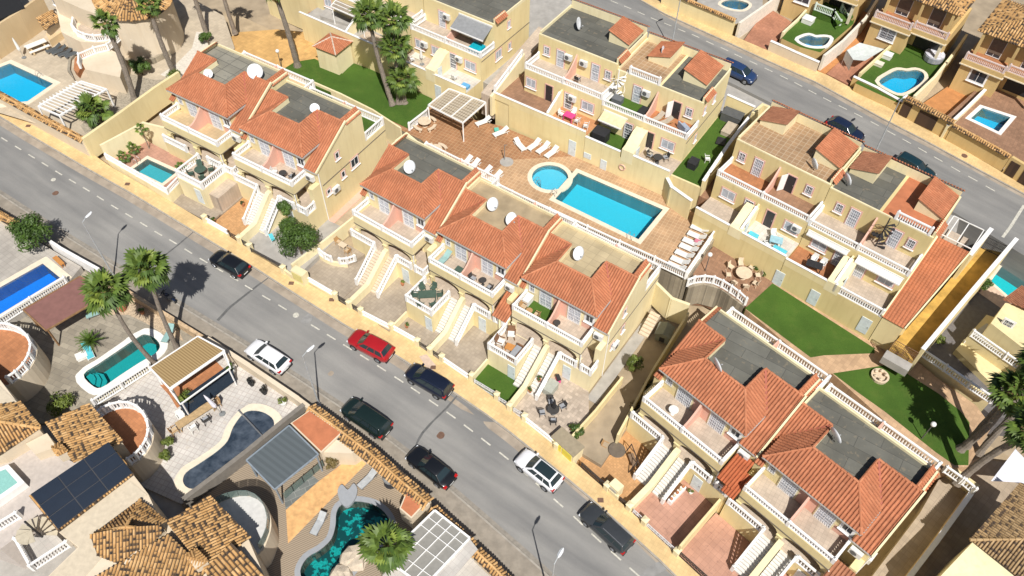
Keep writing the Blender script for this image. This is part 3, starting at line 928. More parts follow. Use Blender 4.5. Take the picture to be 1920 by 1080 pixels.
# ---------------- front row houses (two mirrored homes each) ----------------
UX, UY = (1,0,0), (0,1,0)
NX, NY = (-1,0,0), (0,-1,0)
STEPMAT = plain('step tile', (0.62,0.60,0.56), 0.7, var=0.08)
STEPMAT2 = plain('beige step tile', (0.60,0.50,0.38), 0.7, var=0.1)
GUTTER = plain('gutter', (0.55,0.53,0.50), 0.5, 0.3)
ACMAT = plain('air conditioner white', (0.68,0.68,0.66), 0.5, var=0.05)
ACDARK = plain('air conditioner grille', (0.12,0.12,0.12), 0.6)
GRILLE = plain('white grille', (0.75,0.76,0.80), 0.5, var=0.03)
FLASH = plain('red flashing', (0.36,0.10,0.06), 0.7)
step_mesh = {}
def ac_unit(parent, o, u, n):
    a = part('air_conditioner', MB().obox(o, u, n, (0,0.9), (0.05,0.38), (0,0.65)), ACMAT, parent)
    mb = MB()
    c = (o[0]+u[0]*0.33+n[0]*0.385, o[1]+u[1]*0.33+n[1]*0.385, o[2]+0.33)
    mb.cyl(c, (c[0]+n[0]*0.015, c[1]+n[1]*0.015, c[2]), 0.25, 0.25, 12)
    part('fan_grille', mb, ACDARK, a)
    part('bracket', MB().obox(o, u, n, (0.1,0.16), (0,0.36), (-0.05,0)).obox(o, u, n, (0.74,0.8), (0,0.36), (-0.05,0)), STEEL, a)
def stair(parent, x0, x1, y0, y1, z0, z1, mat, n=13):
    # solid flight with separate treads
    dy = (y1-y0)/n; dz = (z1-z0)/n
    mb = MB()
    mb.vprism([(y0, z0-0.6), (y1, z0-0.6), (y1, z1-dz*0.9), (y0, z0-dz*0.9+0.02)], (x0+0.01, 0, 0), UY, UX, x1-x0-0.02)
    st = part('stair', mb, CREAM2, parent)
    key = (round(x1-x0,2), round(dy,3), round(dz,3), mat.name)
    if key not in step_mesh:
        m = MB().box(0, x1-x0, 0, dy+0.03, -dz*1.05, 0).mesh('step')
        m.materials.append(mat)
        step_mesh[key] = m
    for i in range(n):
        inst('step', step_mesh[key], st, (x0, y0+dy*i, z0+dz*(i+1)))
def arch_panel(mb, x0, x1, y0, y1, ztop, zspring, zcrown, n=12):
    for i in range(n):
        a0, a1 = i/n, (i+1)/n
        f = lambda t: zspring+(zcrown-zspring)*math.sqrt(max(0, 1-(2*t-1)**2))
        xa, xb = x0+(x1-x0)*a0, x0+(x1-x0)*a1
        mb.add([(xa,y0,f(a0)),(xb,y0,f(a1)),(xb,y0,ztop),(xa,y0,ztop),(xa,y1,f(a0)),(xb,y1,f(a1)),(xb,y1,ztop),(xa,y1,ztop)],
               [(0,1,2,3),(5,4,7,6),(4,5,1,0)])
def front_house(name_id, fr, sxy, label, opt):
    ox, oy, zb, ang = fr
    h = thing('terraced_house', label, 'house', (ox, oy, zb), ang, 'terraced houses along the main road', (sxy, sxy, 1))
    X0, X1 = -0.6, 8.85
    D2 = 12.0
    c1 = opt.get('wall', CREAM)
    # walls
    w = MB()
    w.box(X0, X1, -0.35, 2.2, -1.6, 2.48)
    w.box(X0, X1, 2.2, 9.0, -1.6, 5.0)
    w.box(X0, X1, 9.0, D2, -1.6, 5.15)
    w.box(0, 7.4, 2.2, 9.0, 5.0, 7.85)
    w.box(1.95, 5.45, 4.2, 6.6, 7.85, 8.8)
    w.box(X0, 0, 6.6, 9.0, 5.0, 8.8); w.box(7.4, X1, 6.6, 9.0, 5.0, 8.8); w.box(0, 7.4, 6.6, 9.0, 7.85, 8.8)
    prof = [(1.95,5.0),(6.6,5.0),(6.6,9.33),(1.95,6.47)]
    w.vprism(prof, (X0,0,0), UY, UX, 0.6); w.vprism(prof, (7.4,0,0), UY, UX, X1-7.4)
    # fill under the valleys
    w.box(0.0, 1.95, 4.6, 6.6, 7.85, 8.1); w.box(5.45, 7.4, 4.6, 6.6, 7.85, 8.1)
    # side blocks beside the porch
    w.box(X0, 0.0, 0.9, 2.2, 2.48, 5.0); w.box(8.3, X1, 0.9, 2.2, 2.48, 5.0)
    part('wall', w, c1, h)
    # parapet kerbs round the flat roof
    k = MB()
    k.box(1.83, 5.57, 4.08, 4.2, 8.8, 9.34); k.box(1.83, 1.95, 4.2, 6.6, 8.8, 9.34); k.box(5.45, 5.57, 4.2, 6.6, 8.8, 9.34)
    k.box(X0, X1, 8.86, 9.0, 8.8, 9.08); k.box(X0, X0+0.14, 6.66, 8.86, 8.8, 9.3); k.box(X1-0.14, X1, 6.66, 8.86, 8.8, 9.3)
    k.box(X0+0.14, 1.83, 6.6, 6.7, 8.8, 9.36); k.box(5.57, X1-0.14, 6.6, 6.7, 8.8, 9.36)
    part('parapet', k, CREAM2, h)
    fl = MB()
    fl.box(1.95, 5.45, 4.2, 6.7, 8.8, 8.812); fl.box(X0+0.14, X1-0.14, 6.7, 8.86, 8.8, 8.815)
    part('flat_roof', fl, opt.get('felt', GREYROOF), h)
    # tiled slopes
    r = MB()
    er = 7.6; el = -0.3; z0 = 8.0; z1 = 9.4
    rs = opt.get('seed', 1)*31
    mt = opt.get('mottle', 0.03)
    tile_slope(r, [(el,1.75,z0),(er,1.75,z0),(5.5,4.12,z1),(1.87,4.12,z1)], mottle=mt, seed=rs)
    tile_slope(r, [(er,1.75,z0),(er,4.4,z0),(5.5,6.6,z1),(5.5,4.12,z1)], mottle=mt, seed=rs+1)
    tile_slope(r, [(el,4.4,z0),(el,1.75,z0),(1.87,4.12,z1),(1.87,6.6,z1)], mottle=mt, seed=rs+2)
    sb = 6.52
    tile_slope(r, [(7.35,1.8,sb),(8.92,1.8,sb),(8.92,6.62,z1+0.02),(7.35,6.62,z1+0.02)], mottle=mt, seed=rs+3)
    tile_slope(r, [(7.35,4.35,8.06),(7.35,6.62,z1+0.02),(5.45,6.62,z1+0.02)], mottle=mt, seed=rs+4)
    tile_slope(r, [(-0.66,1.8,sb),(0.02,1.8,sb),(0.02,6.62,z1+0.02),(-0.66,6.62,z1+0.02)], mottle=mt, seed=rs+5)
    tile_slope(r, [(0.02,4.6,8.2),(0.02,6.62,z1+0.02),(1.9,6.62,z1+0.02)], mottle=mt, seed=rs+6)
    tile_slope(r, [(8.35,6.7,9.42),(8.95,6.7,9.02),(8.95,8.95,9.02),(8.35,8.95,9.42)], mottle=mt, seed=rs+7)
    if opt.get('leftpar'):
        tile_slope(r, [(-0.66,6.7,9.02),(-0.1,6.7,9.42),(-0.1,8.95,9.42),(-0.66,8.95,9.02)], mottle=mt, seed=rs+8)
    ro = part('roof', r, opt.get('tile', ROOF), h, kind='stuff')
    rr = MB()
    for p, q in (((er,1.75,z0),(5.5,4.12,z1)), ((el,1.75,z0),(1.87,4.12,z1)), ((1.87,4.12,z1),(5.5,4.12,z1)), ((5.5,4.12,z1),(5.5,6.6,z1)), ((1.87,4.12,z1),(1.87,6.6,z1)),
                 ((5.5,6.64,z1),(8.92,6.64,z1)), ((-0.66,6.64,z1),(1.87,6.64,z1)), ((8.35,6.7,9.44),(8.35,8.95,9.44))):
        ridge_line(rr, p, q, 0.1, 0.45, seed=rs)
    part('ridge_tiles', rr, opt.get('tile', ROOF), ro, kind='stuff')
    vl = MB()
    vl.bar((7.52,4.42,8.1), (5.6,6.5,9.44), 0.16, 0.06); vl.bar((-0.1,4.5,8.14), (1.8,6.5,9.44), 0.12, 0.05)
    part('valley_flashing', vl, FLASH, ro)
    # eaves
    e = MB()
    e.box(el, er, 1.72, 1.84, 7.8, 7.94); e.box(er-0.06, er+0.06, 1.84, 4.3, 7.8, 7.94); e.box(7.3, 8.95, 1.76, 1.84, 6.34, 6.48)
    part('gutter', e, GUTTER, h)
    sf = MB()
    sf.box(el+0.05, er-0.08, 1.85, 2.2, 7.84, 7.9)
    part('soffit', sf, plain('soffit', (0.28,0.24,0.2), 0.8), h)
    vg = MB()
    vg.bar((8.93,1.75,6.58), (8.93,6.7,9.56), 0.14, 0.22)
    part('verge', vg, opt.get('verge', CREAM2), h)
    # balcony
    b = MB()
    b.box(0.0, 7.4, 0.12, 2.2, 4.9, 5.16)
    b.box(-0.02, 7.42, -0.1, 0.12, 4.5, 5.52); b.box(-0.02, 0.18, 0.12, 2.0, 4.5, 5.52); b.box(7.22, 7.42, 0.12, 2.0, 4.5, 5.52)
    bal = part('balcony', b, c1, h)
    part('balcony_floor', MB().box(0.18, 7.22, 0.12, 2.2, 5.16, 5.175), opt.get('btile', BALCT), bal)
    part('string_course', MB().box(-0.05, 7.45, -0.14, -0.1, 4.42, 4.5).box(7.42, 7.46, -0.1, 2.0, 4.42, 4.5), plain('dark trim', (0.14,0.12,0.1), 0.8), bal)
    balustrade(bal, [(0.08,2.05,5.52),(0.08,0.02,5.52),(7.32,0.02,5.52),(7.32,1.95,5.52)], 0.66, 3.7, opt.get('rail', WHITE), 0.2)
    # divider between the two homes
    dv = [(0.15,5.16),(2.2,5.16),(2.2,7.75)] + [(2.2-2.0*t, 7.75-1.55*math.sin(t*math.pi/2)) for t in (0.15,0.35,0.55,0.75,0.9,1.0)]
    part('divider', MB().vprism(dv, (3.62,0,0), UY, UX, 0.16), PINK, h)
    for pb in ((2.95,3.62,5.18,7.8),(3.78,4.4,5.18,7.8),(6.0,7.38,5.18,6.05)):
        part('pink_panel', MB().box(pb[0], pb[1], 2.19, 2.225, pb[2], pb[3]), PINK, h)
    gm = opt.get('grille', GRILLE)
    pane = opt.get('pane', PALEGLASS)
    for x in (1.5, 4.55):
        window(h, (x,2.2,5.2), UX, NY, 1.3, 2.05, WHITE, pane, CREAM2, (2,4), gm, False, 'french_door')
    window(h, (6.35,2.2,6.25), UX, NY, 0.8, 0.95, WHITE, DARKGLASS, WHITE, (2,1), None, True)
    window(h, (0.35,2.2,6.25), UX, NY, 0.55, 0.95, WHITE, DARKGLASS, CREAM2, (1,2), gm, False)
    # porch: arches and pillars
    a = MB()
    arch_panel(a, 0.3, 3.5, -0.02, 0.18, 4.5, 3.55, 4.22); arch_panel(a, 3.9, 7.1, -0.02, 0.18, 4.5, 3.55, 4.22)
    for x in (-0.02, 3.5, 7.1):
        wd = 0.32 if x != 3.5 else 0.4
        a.box(x, x+wd, -0.02, 0.18, 3.55, 4.5)
        a.box(x-0.06, x+wd+0.06, -0.12, 0.28, 3.42, 3.55); a.box(x+0.0, x+wd, -0.06, 0.24, 2.48, 3.42)
    part('porch_arcade', a, c1, h)
    part('porch_floor', MB().box(X0+0.1, X1-0.1, -0.3, 2.2, 2.48, 2.495), opt.get('ptile', BALCT), h)
    for x in (1.3, 5.6):
        plaindoor(h, (x,2.2,2.5), UX, NY, 0.95, 2.05, WOOD, frame=CREAM2)
    window(h, (2.5,2.2,3.2), UX, NY, 0.8, 1.1, WHITE, DARKGLASS, PINKT, (2,1))
    if opt.get('stairs', True):
        sy = opt.get('sy', -3.9); fy = opt.get('fy', -6.2)
        stair(h, 2.72, 3.74, sy, -0.35, 0.04, 2.49, opt.get('step', STEPMAT))
        stair(h, 4.3, 5.3, sy, -0.35, 0.04, 2.49, opt.get('step', STEPMAT))
        cw = MB()
        cw.vprism([(fy,-0.8),(-0.1,-0.8),(-0.1,3.2),(-0.5,3.2),(sy,1.05),(fy,1.0)], (3.78,0,0), UY, UX, 0.46)
        part('stair_wall', cw, CREAM2, h)
        balustrade(h, [(5.4,sy-0.1,0.08),(5.4,-0.4,2.5)], 0.92, 4.0, WHITE, 0.22, 'stair_balustrade')
        if not opt.get('ext', True):
            balustrade(h, [(2.62,sy-0.1,0.08),(2.62,-0.4,2.5)], 0.92, 4.0, WHITE, 0.22, 'stair_balustrade')
    # raised terrace beside the left flight
    if opt.get('ext', True):
        t_ = MB().box(-0.55, 2.66, -3.25, -0.36, -1.6, 2.47)
        te = part('terrace', t_, c1, h)
        part('terrace_floor', MB().box(-0.45, 2.6, -3.15, -0.36, 2.47, 2.49), opt.get('ttile', BALCT), te)
        balustrade(te, [(-0.45,-0.4,2.48),(-0.45,-3.15,2.48),(2.55,-3.15,2.48),(2.55,-0.5,2.48)], 0.92, 3.2, WHITE, 0.21)
        plaindoor(te, (1.75,-3.25,0.04), UX, NY, 0.8, 1.95, DOORW)
    else:
        balustrade(h, [(-0.45,-0.28,2.48),(2.5,-0.28,2.48)], 0.92, 3.0, WHITE, 0.21)
    balustrade(h, [(5.5,-0.28,2.48),(7.15,-0.28,2.48)], 0.92, 3.0, WHITE, 0.21)
    balustrade(h, [(7.75,-0.28,2.48),(8.72,-0.28,2.48),(8.72,0.85,2.48)], 0.92, 3.0, WHITE, 0.21)
    plaindoor(h, (5.95,-0.35,0.04), UX, NY, 0.85, 1.95, DOORW)
    if opt.get('ac', True):
        ac_unit(h, (7.6,1.93,5.3), UX, NY)
    # downpipe
    dp = MB().cyl((7.5,-0.16,0.0), (7.5,-0.16,4.5), 0.05, 0.05, 6)
    part('downpipe', dp, WHITE, h)
    # rear terrace
    part('rear_terrace_floor', MB().box(X0+0.1, X1-0.1, 9.0, D2-0.15, 5.15, 5.165), opt.get('rtile', plain('rear terrace tile', (0.55,0.40,0.24), 0.8, var=0.1)), h)
    balustrade(h, [(X0+0.12,9.1,5.15),(X0+0.12,D2-0.12,5.15),(X1-0.12,D2-0.12,5.15),(X1-0.12,9.1,5.15)], 0.98, 4.7, WHITE, 0.22)
    part('terrace_divider', MB().box(4.05, 4.2, 9.0, D2-0.25, 5.16, 6.3), PINK, h)
    # gable side windows
    for (y, z, ww, hh) in opt.get('side', ()):
        window(h, (X1, y, z), UY, UX, ww, hh, WHITE, DARKGLASS, PINKT, (2 if ww > 0.8 else 1, 1))
    if opt.get('side'):
        part('side_course', MB().box(X1, X1+0.04, 2.3, D2, 4.4, 4.48), plain('dark trim', (0.14,0.12,0.1), 0.8), h)
        part('downpipe', MB().cyl((X1+0.07,2.0,-0.3), (X1+0.07,2.0,6.3), 0.05, 0.05, 6), WHITE, h)
        ac_unit(h, (X1, 3.2, 2.6), UY, UX)
    return h
def UW(fr, s, x, y, z):
    # point of a house frame in the world
    ox, oy, zb, ang = fr
    c, sn = math.cos(R(ang)), math.sin(R(ang))
    return (ox+(x*c-y*sn)*s, oy+(x*sn+y*c)*s, zb+z)
FRA1, FRA2, FRB1, FRB2, FRB3, FRC1, FRC2 = ((-37.38, 67.06, 1.7, -31.0), (-28.66, 61.79, 1.14, -31.0), (-15.59, 54.79, 0.34, -34.4), (-7.8, 49.3, -0.18, -34.3), (0.1, 44.29, -0.69, -33.9), (11.17, 35.35, -1.48, -45.32), (18.46, 27.77, -2.04, -45.66))
SA1, SA2, SB1, SB2, SB3, SC1, SC2 = (1.1, 1.064, 1.005, 0.996, 0.989, 1.1, 1.094)
tanroof = plain('sandy roof', (0.37,0.285,0.175), 0.9, var=0.2, scale=0.7)
tanroof2 = tiles('cream roof pavers', (0.47,0.39,0.245), (0.36,0.29,0.19), 0.7, -34, 1.4, 0.08)
front_house('A1', FRA1, SA1, 'cream terraced house with orange tiled roof behind the small front-garden pool', dict(seed=1, ext=False, stairs=False, felt=GREYROOF2, verge=CREAM2, leftpar=True, btile=tiles('sand balcony tile', (0.55,0.42,0.25), (0.42,0.32,0.2), 0.4, -31, 1, 0.1)))
front_house('A2', FRA2, SA2, 'cream terraced house whose gable wall has pink-framed windows, left of the narrow side path', dict(wall=stucco('cream render A2', (0.75,0.635,0.37)), sy=-2.9, fy=-5.1, seed=2, ext=False, side=((4.6,6.1,0.5,0.8),(4.9,3.3,0.5,0.8),(6.4,3.4,1.1,1.1),(2.6,2.9,0.5,0.6)), verge=CREAM2, rtile=TURF))
front_house('B1', FRB1, SB1, 'cream terraced house with curved patio steps, left of three under one roof line', dict(wall=stucco('cream render B1', (0.79,0.665,0.385)), sy=-3.4, fy=-6.05, seed=3, ext=False, step=STEPMAT2, rail=WHITE, leftpar=True))
front_house('B2', FRB2, SB2, 'middle of the three joined cream houses, green dining set on its terrace', dict(sy=-3.1, fy=-5.5, seed=4, felt=tanroof))
front_house('B3', FRB3, SB3, 'cream end house with grass front garden and artificial turf balcony', dict(wall=stucco('cream render B3', (0.80,0.69,0.43)), sy=-3.8, fy=-6.2, seed=5, felt=tanroof2, side=((4.6,6.1,0.5,0.8),(4.9,3.3,0.5,0.8),(3.0,2.9,0.5,0.6)), btile=BALCT))
front_house('C1', FRC1, SC1, 'cream house with white table on its balcony, beside the orange-tiled patio', dict(wall=stucco('cream render C1', (0.74,0.61,0.33)), sy=-3.0, fy=-5.35, seed=6, ext=False, leftpar=True))
front_house('C2', FRC2, SC2, 'cream house nearest the bottom right corner with red awning-like porch roof', dict(wall=stucco('cream render C2', (0.75,0.63,0.34)), sy=-3.0, fy=-5.15, seed=7, ext=False, side=((4.6,6.1,0.5,0.8),)))

# ---------------- front gardens ----------------
sheet('plot_ground', [(-74.03,83.78,3.21),(-60.61,75.81,2.35),(-47.81,68.21,1.54),(-44.33,65.73,1.30),(-37.37,61.56,0.86),(-29.63,56.71,0.35),(-26.45,54.65,0.15),(-21.55,51.58,-0.17),(-14.61,47.45,-0.61),(-9.12,44.29,-0.96),(-3.85,40.63,-1.31),(0.18,37.50,-1.59),(6.00,32.39,-2.01),(9.96,28.74,-2.31),(13.82,24.91,-2.60),(16.65,22.08,-2.81),(20.91,17.21,-3.15),(38.51,15.05,-4.03),(56.44,25.76,-4.54),(45.91,34.63,-3.79),(35.03,41.96,-3.07),(24.19,51.60,-2.28),(19.43,57.77,-1.88),(8.30,66.60,-1.10),(-4.08,73.69,-0.32),(-17.94,84.51,0.64),(-28.27,90.21,1.29),(-38.57,96.34,1.94),(-49.53,90.51,2.28),(-65.79,88.96,2.98)], plain('plot soil', (0.40,0.31,0.20), 0.95, var=0.2, scale=0.7, bmp=0.5), 2.4)
def lsheet(name, fr, s, rect, z, mat, depth=0.8):
    x0, x1, y0, y1 = rect
    return sheet(name, [UW(fr, s, *p, z) for p in ((x0,y0),(x1,y0),(x1,y1),(x0,y1))], mat, depth)
GATE = plain('dark gate iron', (0.05,0.05,0.055), 0.5, 0.3)
WGATE = plain('white gate iron', (0.72,0.73,0.76), 0.5, 0.1)
def gate(parent, x0, x1, y, z0, h, mat, scroll=True):
    f = MB()
    f.box(x0, x1, y-0.02, y+0.02, z0+0.06, z0+0.11); f.box(x0, x1, y-0.02, y+0.02, z0+h-0.05, z0+h); f.box(x0, x1, y-0.018, y+0.018, z0+h*0.55, z0+h*0.55+0.04)
    f.box(x0, x0+0.05, y-0.025, y+0.025, z0, z0+h); f.box(x1-0.05, x1, y-0.025, y+0.025, z0, z0+h)
    g = part('gate', f, mat, parent)
    b = MB(); k = max(3, int((x1-x0)/0.13))
    for i in range(1, k):
        x = x0+(x1-x0)*i/k
        b.box(x-0.012, x+0.012, y-0.012, y+0.012, z0+0.1, z0+h-0.05)
    for i in range(k//2):
        x = x0+(x1-x0)*(i+0.5)/(k//2)
        for t in range(8):
            a0, a1 = t*math.pi/4, (t+1)*math.pi/4
            b.bar((x+0.09*math.cos(a0), y, z0+h*0.75+0.09*math.sin(a0)), (x+0.09*math.cos(a1), y, z0+h*0.75+0.09*math.sin(a1)), 0.02, 0.02)
    part('gate_bars', b, mat, g, kind='stuff')
def front_wall(fr, s, label, segs, gates, pillars, zs=0.0):
    ox, oy, zb, ang = fr
    t = thing('front_wall', label, 'wall', (ox, oy, zb), ang, 'garden walls along the yellow pavement', (s, s, 1))
    for x0, x1, y0, y1, kind in segs:
        z = -0.055*s*(x0+x1)/2+0.22+zs
        d = Vector((x1-x0, y1-y0, 0)); L = d.length; d /= L; n = Vector((-d.y, d.x, 0))
        o = (x0, y0, z)
        part('wall_body', MB().obox(o, d, n, (0,L), (-0.1,0.1), (-1.2,0.34 if kind == 'rail' else 0.75)), CREAM2, t)
        if kind == 'rail':
            rl = MB().obox(o, d, n, (0,L), (-0.07,0.07), (0.34,0.4)).obox(o, d, n, (0,L), (-0.1,0.1), (0.8,0.9))
            ro = part('low_balustrade', rl, WHITE, t)
            b = MB(); k = int(L/0.17)
            for i in range(k):
                c = (o[0]+d.x*L*(i+0.5)/k, o[1]+d.y*L*(i+0.5)/k, z+0.4)
                b.lathe(c, [(0.035,0),(0.07,0.14),(0.03,0.3),(0.05,0.4)], 5, cap=False)
            part('balusters', b, WHITE, ro, kind='stuff')
    for x, y in pillars:
        z = -0.055*s*x+0.22+zs
        p = part('pillar', MB().box(x-0.2, x+0.2, y-0.2, y+0.2, z-1.2, z+1.12), CREAM2, t)
        part('pillar_cap', MB().add([(x-0.25,y-0.25,z+1.12),(x+0.25,y-0.25,z+1.12),(x+0.25,y+0.25,z+1.12),(x-0.25,y+0.25,z+1.12),(x,y,z+1.24)], [(3,2,1,0),(0,1,4),(1,2,4),(2,3,4),(3,0,4)]), CREAM2, p)
    for x0, x1, y, m in gates:
        gate(t, x0, x1, y, -0.055*s*(x0+x1)/2+0.2+zs, 0.95, m)
    return t
lsheet('patio', FRB1, SB1, (-3.2,2.7,-5.95,-0.36), 0.12, PATIO1)
lsheet('patio', FRB1, SB1, (2.7,8.85,-5.95,-0.36), 0.03, PATIO1)
lsheet('patio', FRB2, SB2, (-0.7,3.76,-5.4,-0.36), 0.02, PATIO1)
lsheet('patio', FRB2, SB2, (4.24,8.85,-5.45,-0.36), 0.02, PATIO1)
lsheet('grass_patch', FRB3, SB3, (-0.7,3.76,-5.85,-0.36), 0.02, TURF)
sheet('patio', [UW(FRB3, SB3, *p, 0.02) for p in ((4.24,-6.1),(10.2,-6.9),(10.2,-2.5),(8.85,-0.36),(4.24,-0.36))], tiles('speckled patio', (0.47,0.40,0.33), (0.36,0.3,0.25), 0.3, -34, 1, 0.2), 0.8)
lsheet('patio', FRC1, SC1, (-2.6,3.76,-5.2,-0.36), 0.02, PATIO3)
lsheet('patio', FRC1, SC1, (4.24,8.5,-5.2,-0.36), 0.02, PATIO2)
lsheet('patio', FRC2, SC2, (-0.9,3.76,-5.0,-0.36), 0.02, PATIO2)
lsheet('patio', FRC2, SC2, (4.24,9.2,-6.5,-0.36), 0.02, PATIO2)
lsheet('patio', FRA2, SA2, (-0.6,3.76,-4.9,-0.36), 0.02, PATIO3)
lsheet('patio', FRA2, SA2, (4.24,11.2,-5.2,1.9), -0.1, CONC)
lsheet('side_path', FRA2, SA2, (8.86,12.4,1.9,13.0), -0.3, tiles('side path', (0.48,0.39,0.28), (0.4,0.32,0.23), 0.5, -31, 1, 0.1))
lsheet('side_border', FRA2, SA2, (8.86,9.6,0.4,13.0), -0.22, PINK, 0.5)
lsheet('side_garden', FRB3, SB3, (8.9,13.6,-6.0,12.0), -0.25, EARTH)
lsheet('side_path', FRB3, SB3, (9.0,10.1,-1.0,10.3), -0.18, CONC, 0.4)
fy = -6.05
front_wall(FRB1, SB1, 'low cream wall with white rail in front of the curved-step patio', [(-2.6,1.9,-6.2,-6.1,'rail'), (5.6,8.7,-6.0,-5.75,'rail')], [(2.55,3.6,-6.05,GATE), (4.35,5.3,-6.0,GATE)], [(2.25,-6.1),(-2.85,-6.2),(3.98,-6.05),(5.45,-6.0)])
front_wall(FRB2, SB2, 'low cream wall with white rail behind the red car', [(-0.4,2.3,-5.45,-5.35,'rail'), (5.6,8.5,-5.4,-5.55,'rail')], [(2.7,3.55,-5.4,GATE), (4.35,5.2,-5.4,GATE)], [(-0.65,-5.5),(2.5,-5.4),(3.98,-5.4),(5.4,-5.4)])
front_wall(FRB3, SB3, 'cream wall with white scrolled gates by the grass front garden', [(5.9,9.2,-6.35,-6.8,'rail')], [(-0.2,2.2,-5.9,WGATE), (2.7,3.6,-6.1,WGATE), (4.4,5.5,-6.2,WGATE)], [(-0.6,-5.7),(2.45,-6.0),(4.0,-6.2),(5.7,-6.3),(9.5,-6.9)])
front_wall(FRC1, SC1, 'cream wall with dark sliding gate in front of the orange-tiled patio', [(2.0,2.9,-5.4,-5.4,'x')], [(-0.9,1.5,-5.45,GATE), (3.05,3.65,-5.38,GATE), (4.35,5.3,-5.38,WGATE), (5.75,8.45,-5.42,WGATE)], [(1.75,-5.42),(3.98,-5.38),(5.52,-5.4),(8.62,-5.42)])
front_wall(FRC2, SC2, 'cream wall with black railings at the bottom edge of the view', [], [(-0.75,2.6,-5.15,GATE), (4.35,5.3,-5.15,GATE)], [(2.9,-5.15),(3.98,-5.15),(5.5,-5.15)])
front_wall(FRA2, SA2, 'low cream wall and iron gates below the leafy tree', [(-0.4,2.4,-4.95,-5.05,'rail'), (9.9,11.0,-5.5,-5.6,'x')], [(2.6,3.6,-5.05,GATE), (4.3,5.2,-5.1,GATE), (5.6,9.6,-5.35,GATE)], [(-0.6,-4.95),(3.96,-5.05),(5.4,-5.2),(9.8,-5.5)])
# walls between the plots
wall('garden_wall', 'cream wall between the leafy tree and the curved-step patio', [UW(FRB1,SB1,-3.3,-6.2,0.4), UW(FRB1,SB1,-3.0,-2.0,0.3), UW(FRB1,SB1,-2.8,3.0,0.3)], 1.3, CREAM2)
for f, s, x, y0, y1, lb in ((FRB2,SB2,-0.62,-5.4,-3.26,'low cream wall dividing two patios behind the red car'), (FRB3,SB3,-0.62,-5.7,-3.26,'low cream wall between paved patio and grass front garden')):
    wall('garden_wall', lb, [UW(f,s,x,y0,0), UW(f,s,x,y1,0)], 0.85, CREAM2, 0.16)
wall('garden_wall', 'long cream wall between speckled patio and orange-tiled patio', [UW(FRC1,SC1,-2.75,-5.2,0.2), UW(FRC1,SC1,-3.1,-1.5,0.2), UW(FRC1,SC1,-3.7,2.5,0.2)], 1.5, CREAM)
wall('garden_wall', 'cream wall between the two rose-tiled patios', [UW(FRC1,SC1,8.66,-5.4,0), UW(FRC1,SC1,8.5,-0.4,0)], 1.7, CREAM)
wall('garden_wall', 'cream wall dividing the shady side gardens between two house blocks', [UW(FRB3,SB3,13.6,-3.5,-0.3), UW(FRB3,SB3,12.9,4.0,-0.2), UW(FRB3,SB3,12.6,12.0,0.0)], 1.7, CREAM)
# curved step with two short balustrades
t = thing('curved_step', 'raised curved patio with two short white balustrades', 'step', (FRB1[0],FRB1[1],FRB1[2]), FRB1[3], None, (SB1,SB1,1))
cv = [(-2.85,-2.75)]+[(-2.85+3.2*k/8, -3.05-0.35*math.sin(k/8*math.pi)+0.75*k/8) for k in range(9)]+[(0.9,-0.6),(0.9,-0.36),(-2.85,-0.36)]
part('raised_floor', MB().prism([(x,y,0.62) for x,y in cv], 0.6), PATIO1, t)
ed = MB()
for a, b in zip(cv[1:9], cv[2:10]):
    ed.bar((a[0],a[1],0.38), (b[0],b[1],0.38), 0.2, 0.56)
part('cream_edge', ed, CREAM2, t)
balustrade(t, [(-2.75,-3.0,0.62),(-1.9,-3.12,0.62),(-1.1,-3.05,0.62)], 0.85, 3, WHITE)
balustrade(t, [(-0.2,-2.75,0.62),(0.35,-2.3,0.62),(0.75,-1.6,0.62)], 0.85, 3, WHITE)
# yellow utility cabinet
UTIL = plain('yellow panel', (0.70,0.62,0.08), 0.6, var=0.1)
t = thing('utility_cabinet', 'cream cabinet with two yellow doors at the pavement edge', 'cabinet', UW(FRC1,SC1,-3.6,-5.3,0.3), FRC1[3])
part('cabinet_body', MB().box(-0.3,2.3,-0.55,0.75,-0.6,1.35), CREAM2, t)
part('cabinet_roof', MB().box(-0.36,2.36,-0.61,0.81,1.35,1.45), plain('old concrete', (0.30,0.25,0.17), 0.9), t)
for x in (-0.15, 1.05):
    part('cabinet_door', MB().box(x,x+1.05,-0.60,-0.55,0.0,1.2), UTIL, t)
t = thing('utility_cabinet', 'small pale cabinet set in the wall below the leafy tree', 'cabinet', UW(FRA2,SA2,11.6,-5.5,-0.1), FRA2[3])
part('cabinet_body', MB().box(-0.6,0.9,-0.2,0.6,-0.6,1.25), CREAM2, t)
part('cabinet_door', MB().box(-0.45,0.75,-0.24,-0.2,0.1,1.1), plain('faded yellow panel', (0.62,0.55,0.22), 0.6), t)
t = thing('utility_cabinet', 'cream meter cabinet by the dark sliding gate', 'cabinet', UW(FRC1,SC1,2.3,-5.15,0.0), FRC1[3])
part('cabinet_body', MB().box(-0.5,0.5,-0.3,0.5,-0.6,1.45), CREAM2, t)
part('cabinet_door', MB().box(-0.35,0.35,-0.34,-0.3,0.2,1.2), plain('grey panel', (0.42,0.41,0.36), 0.6), t)

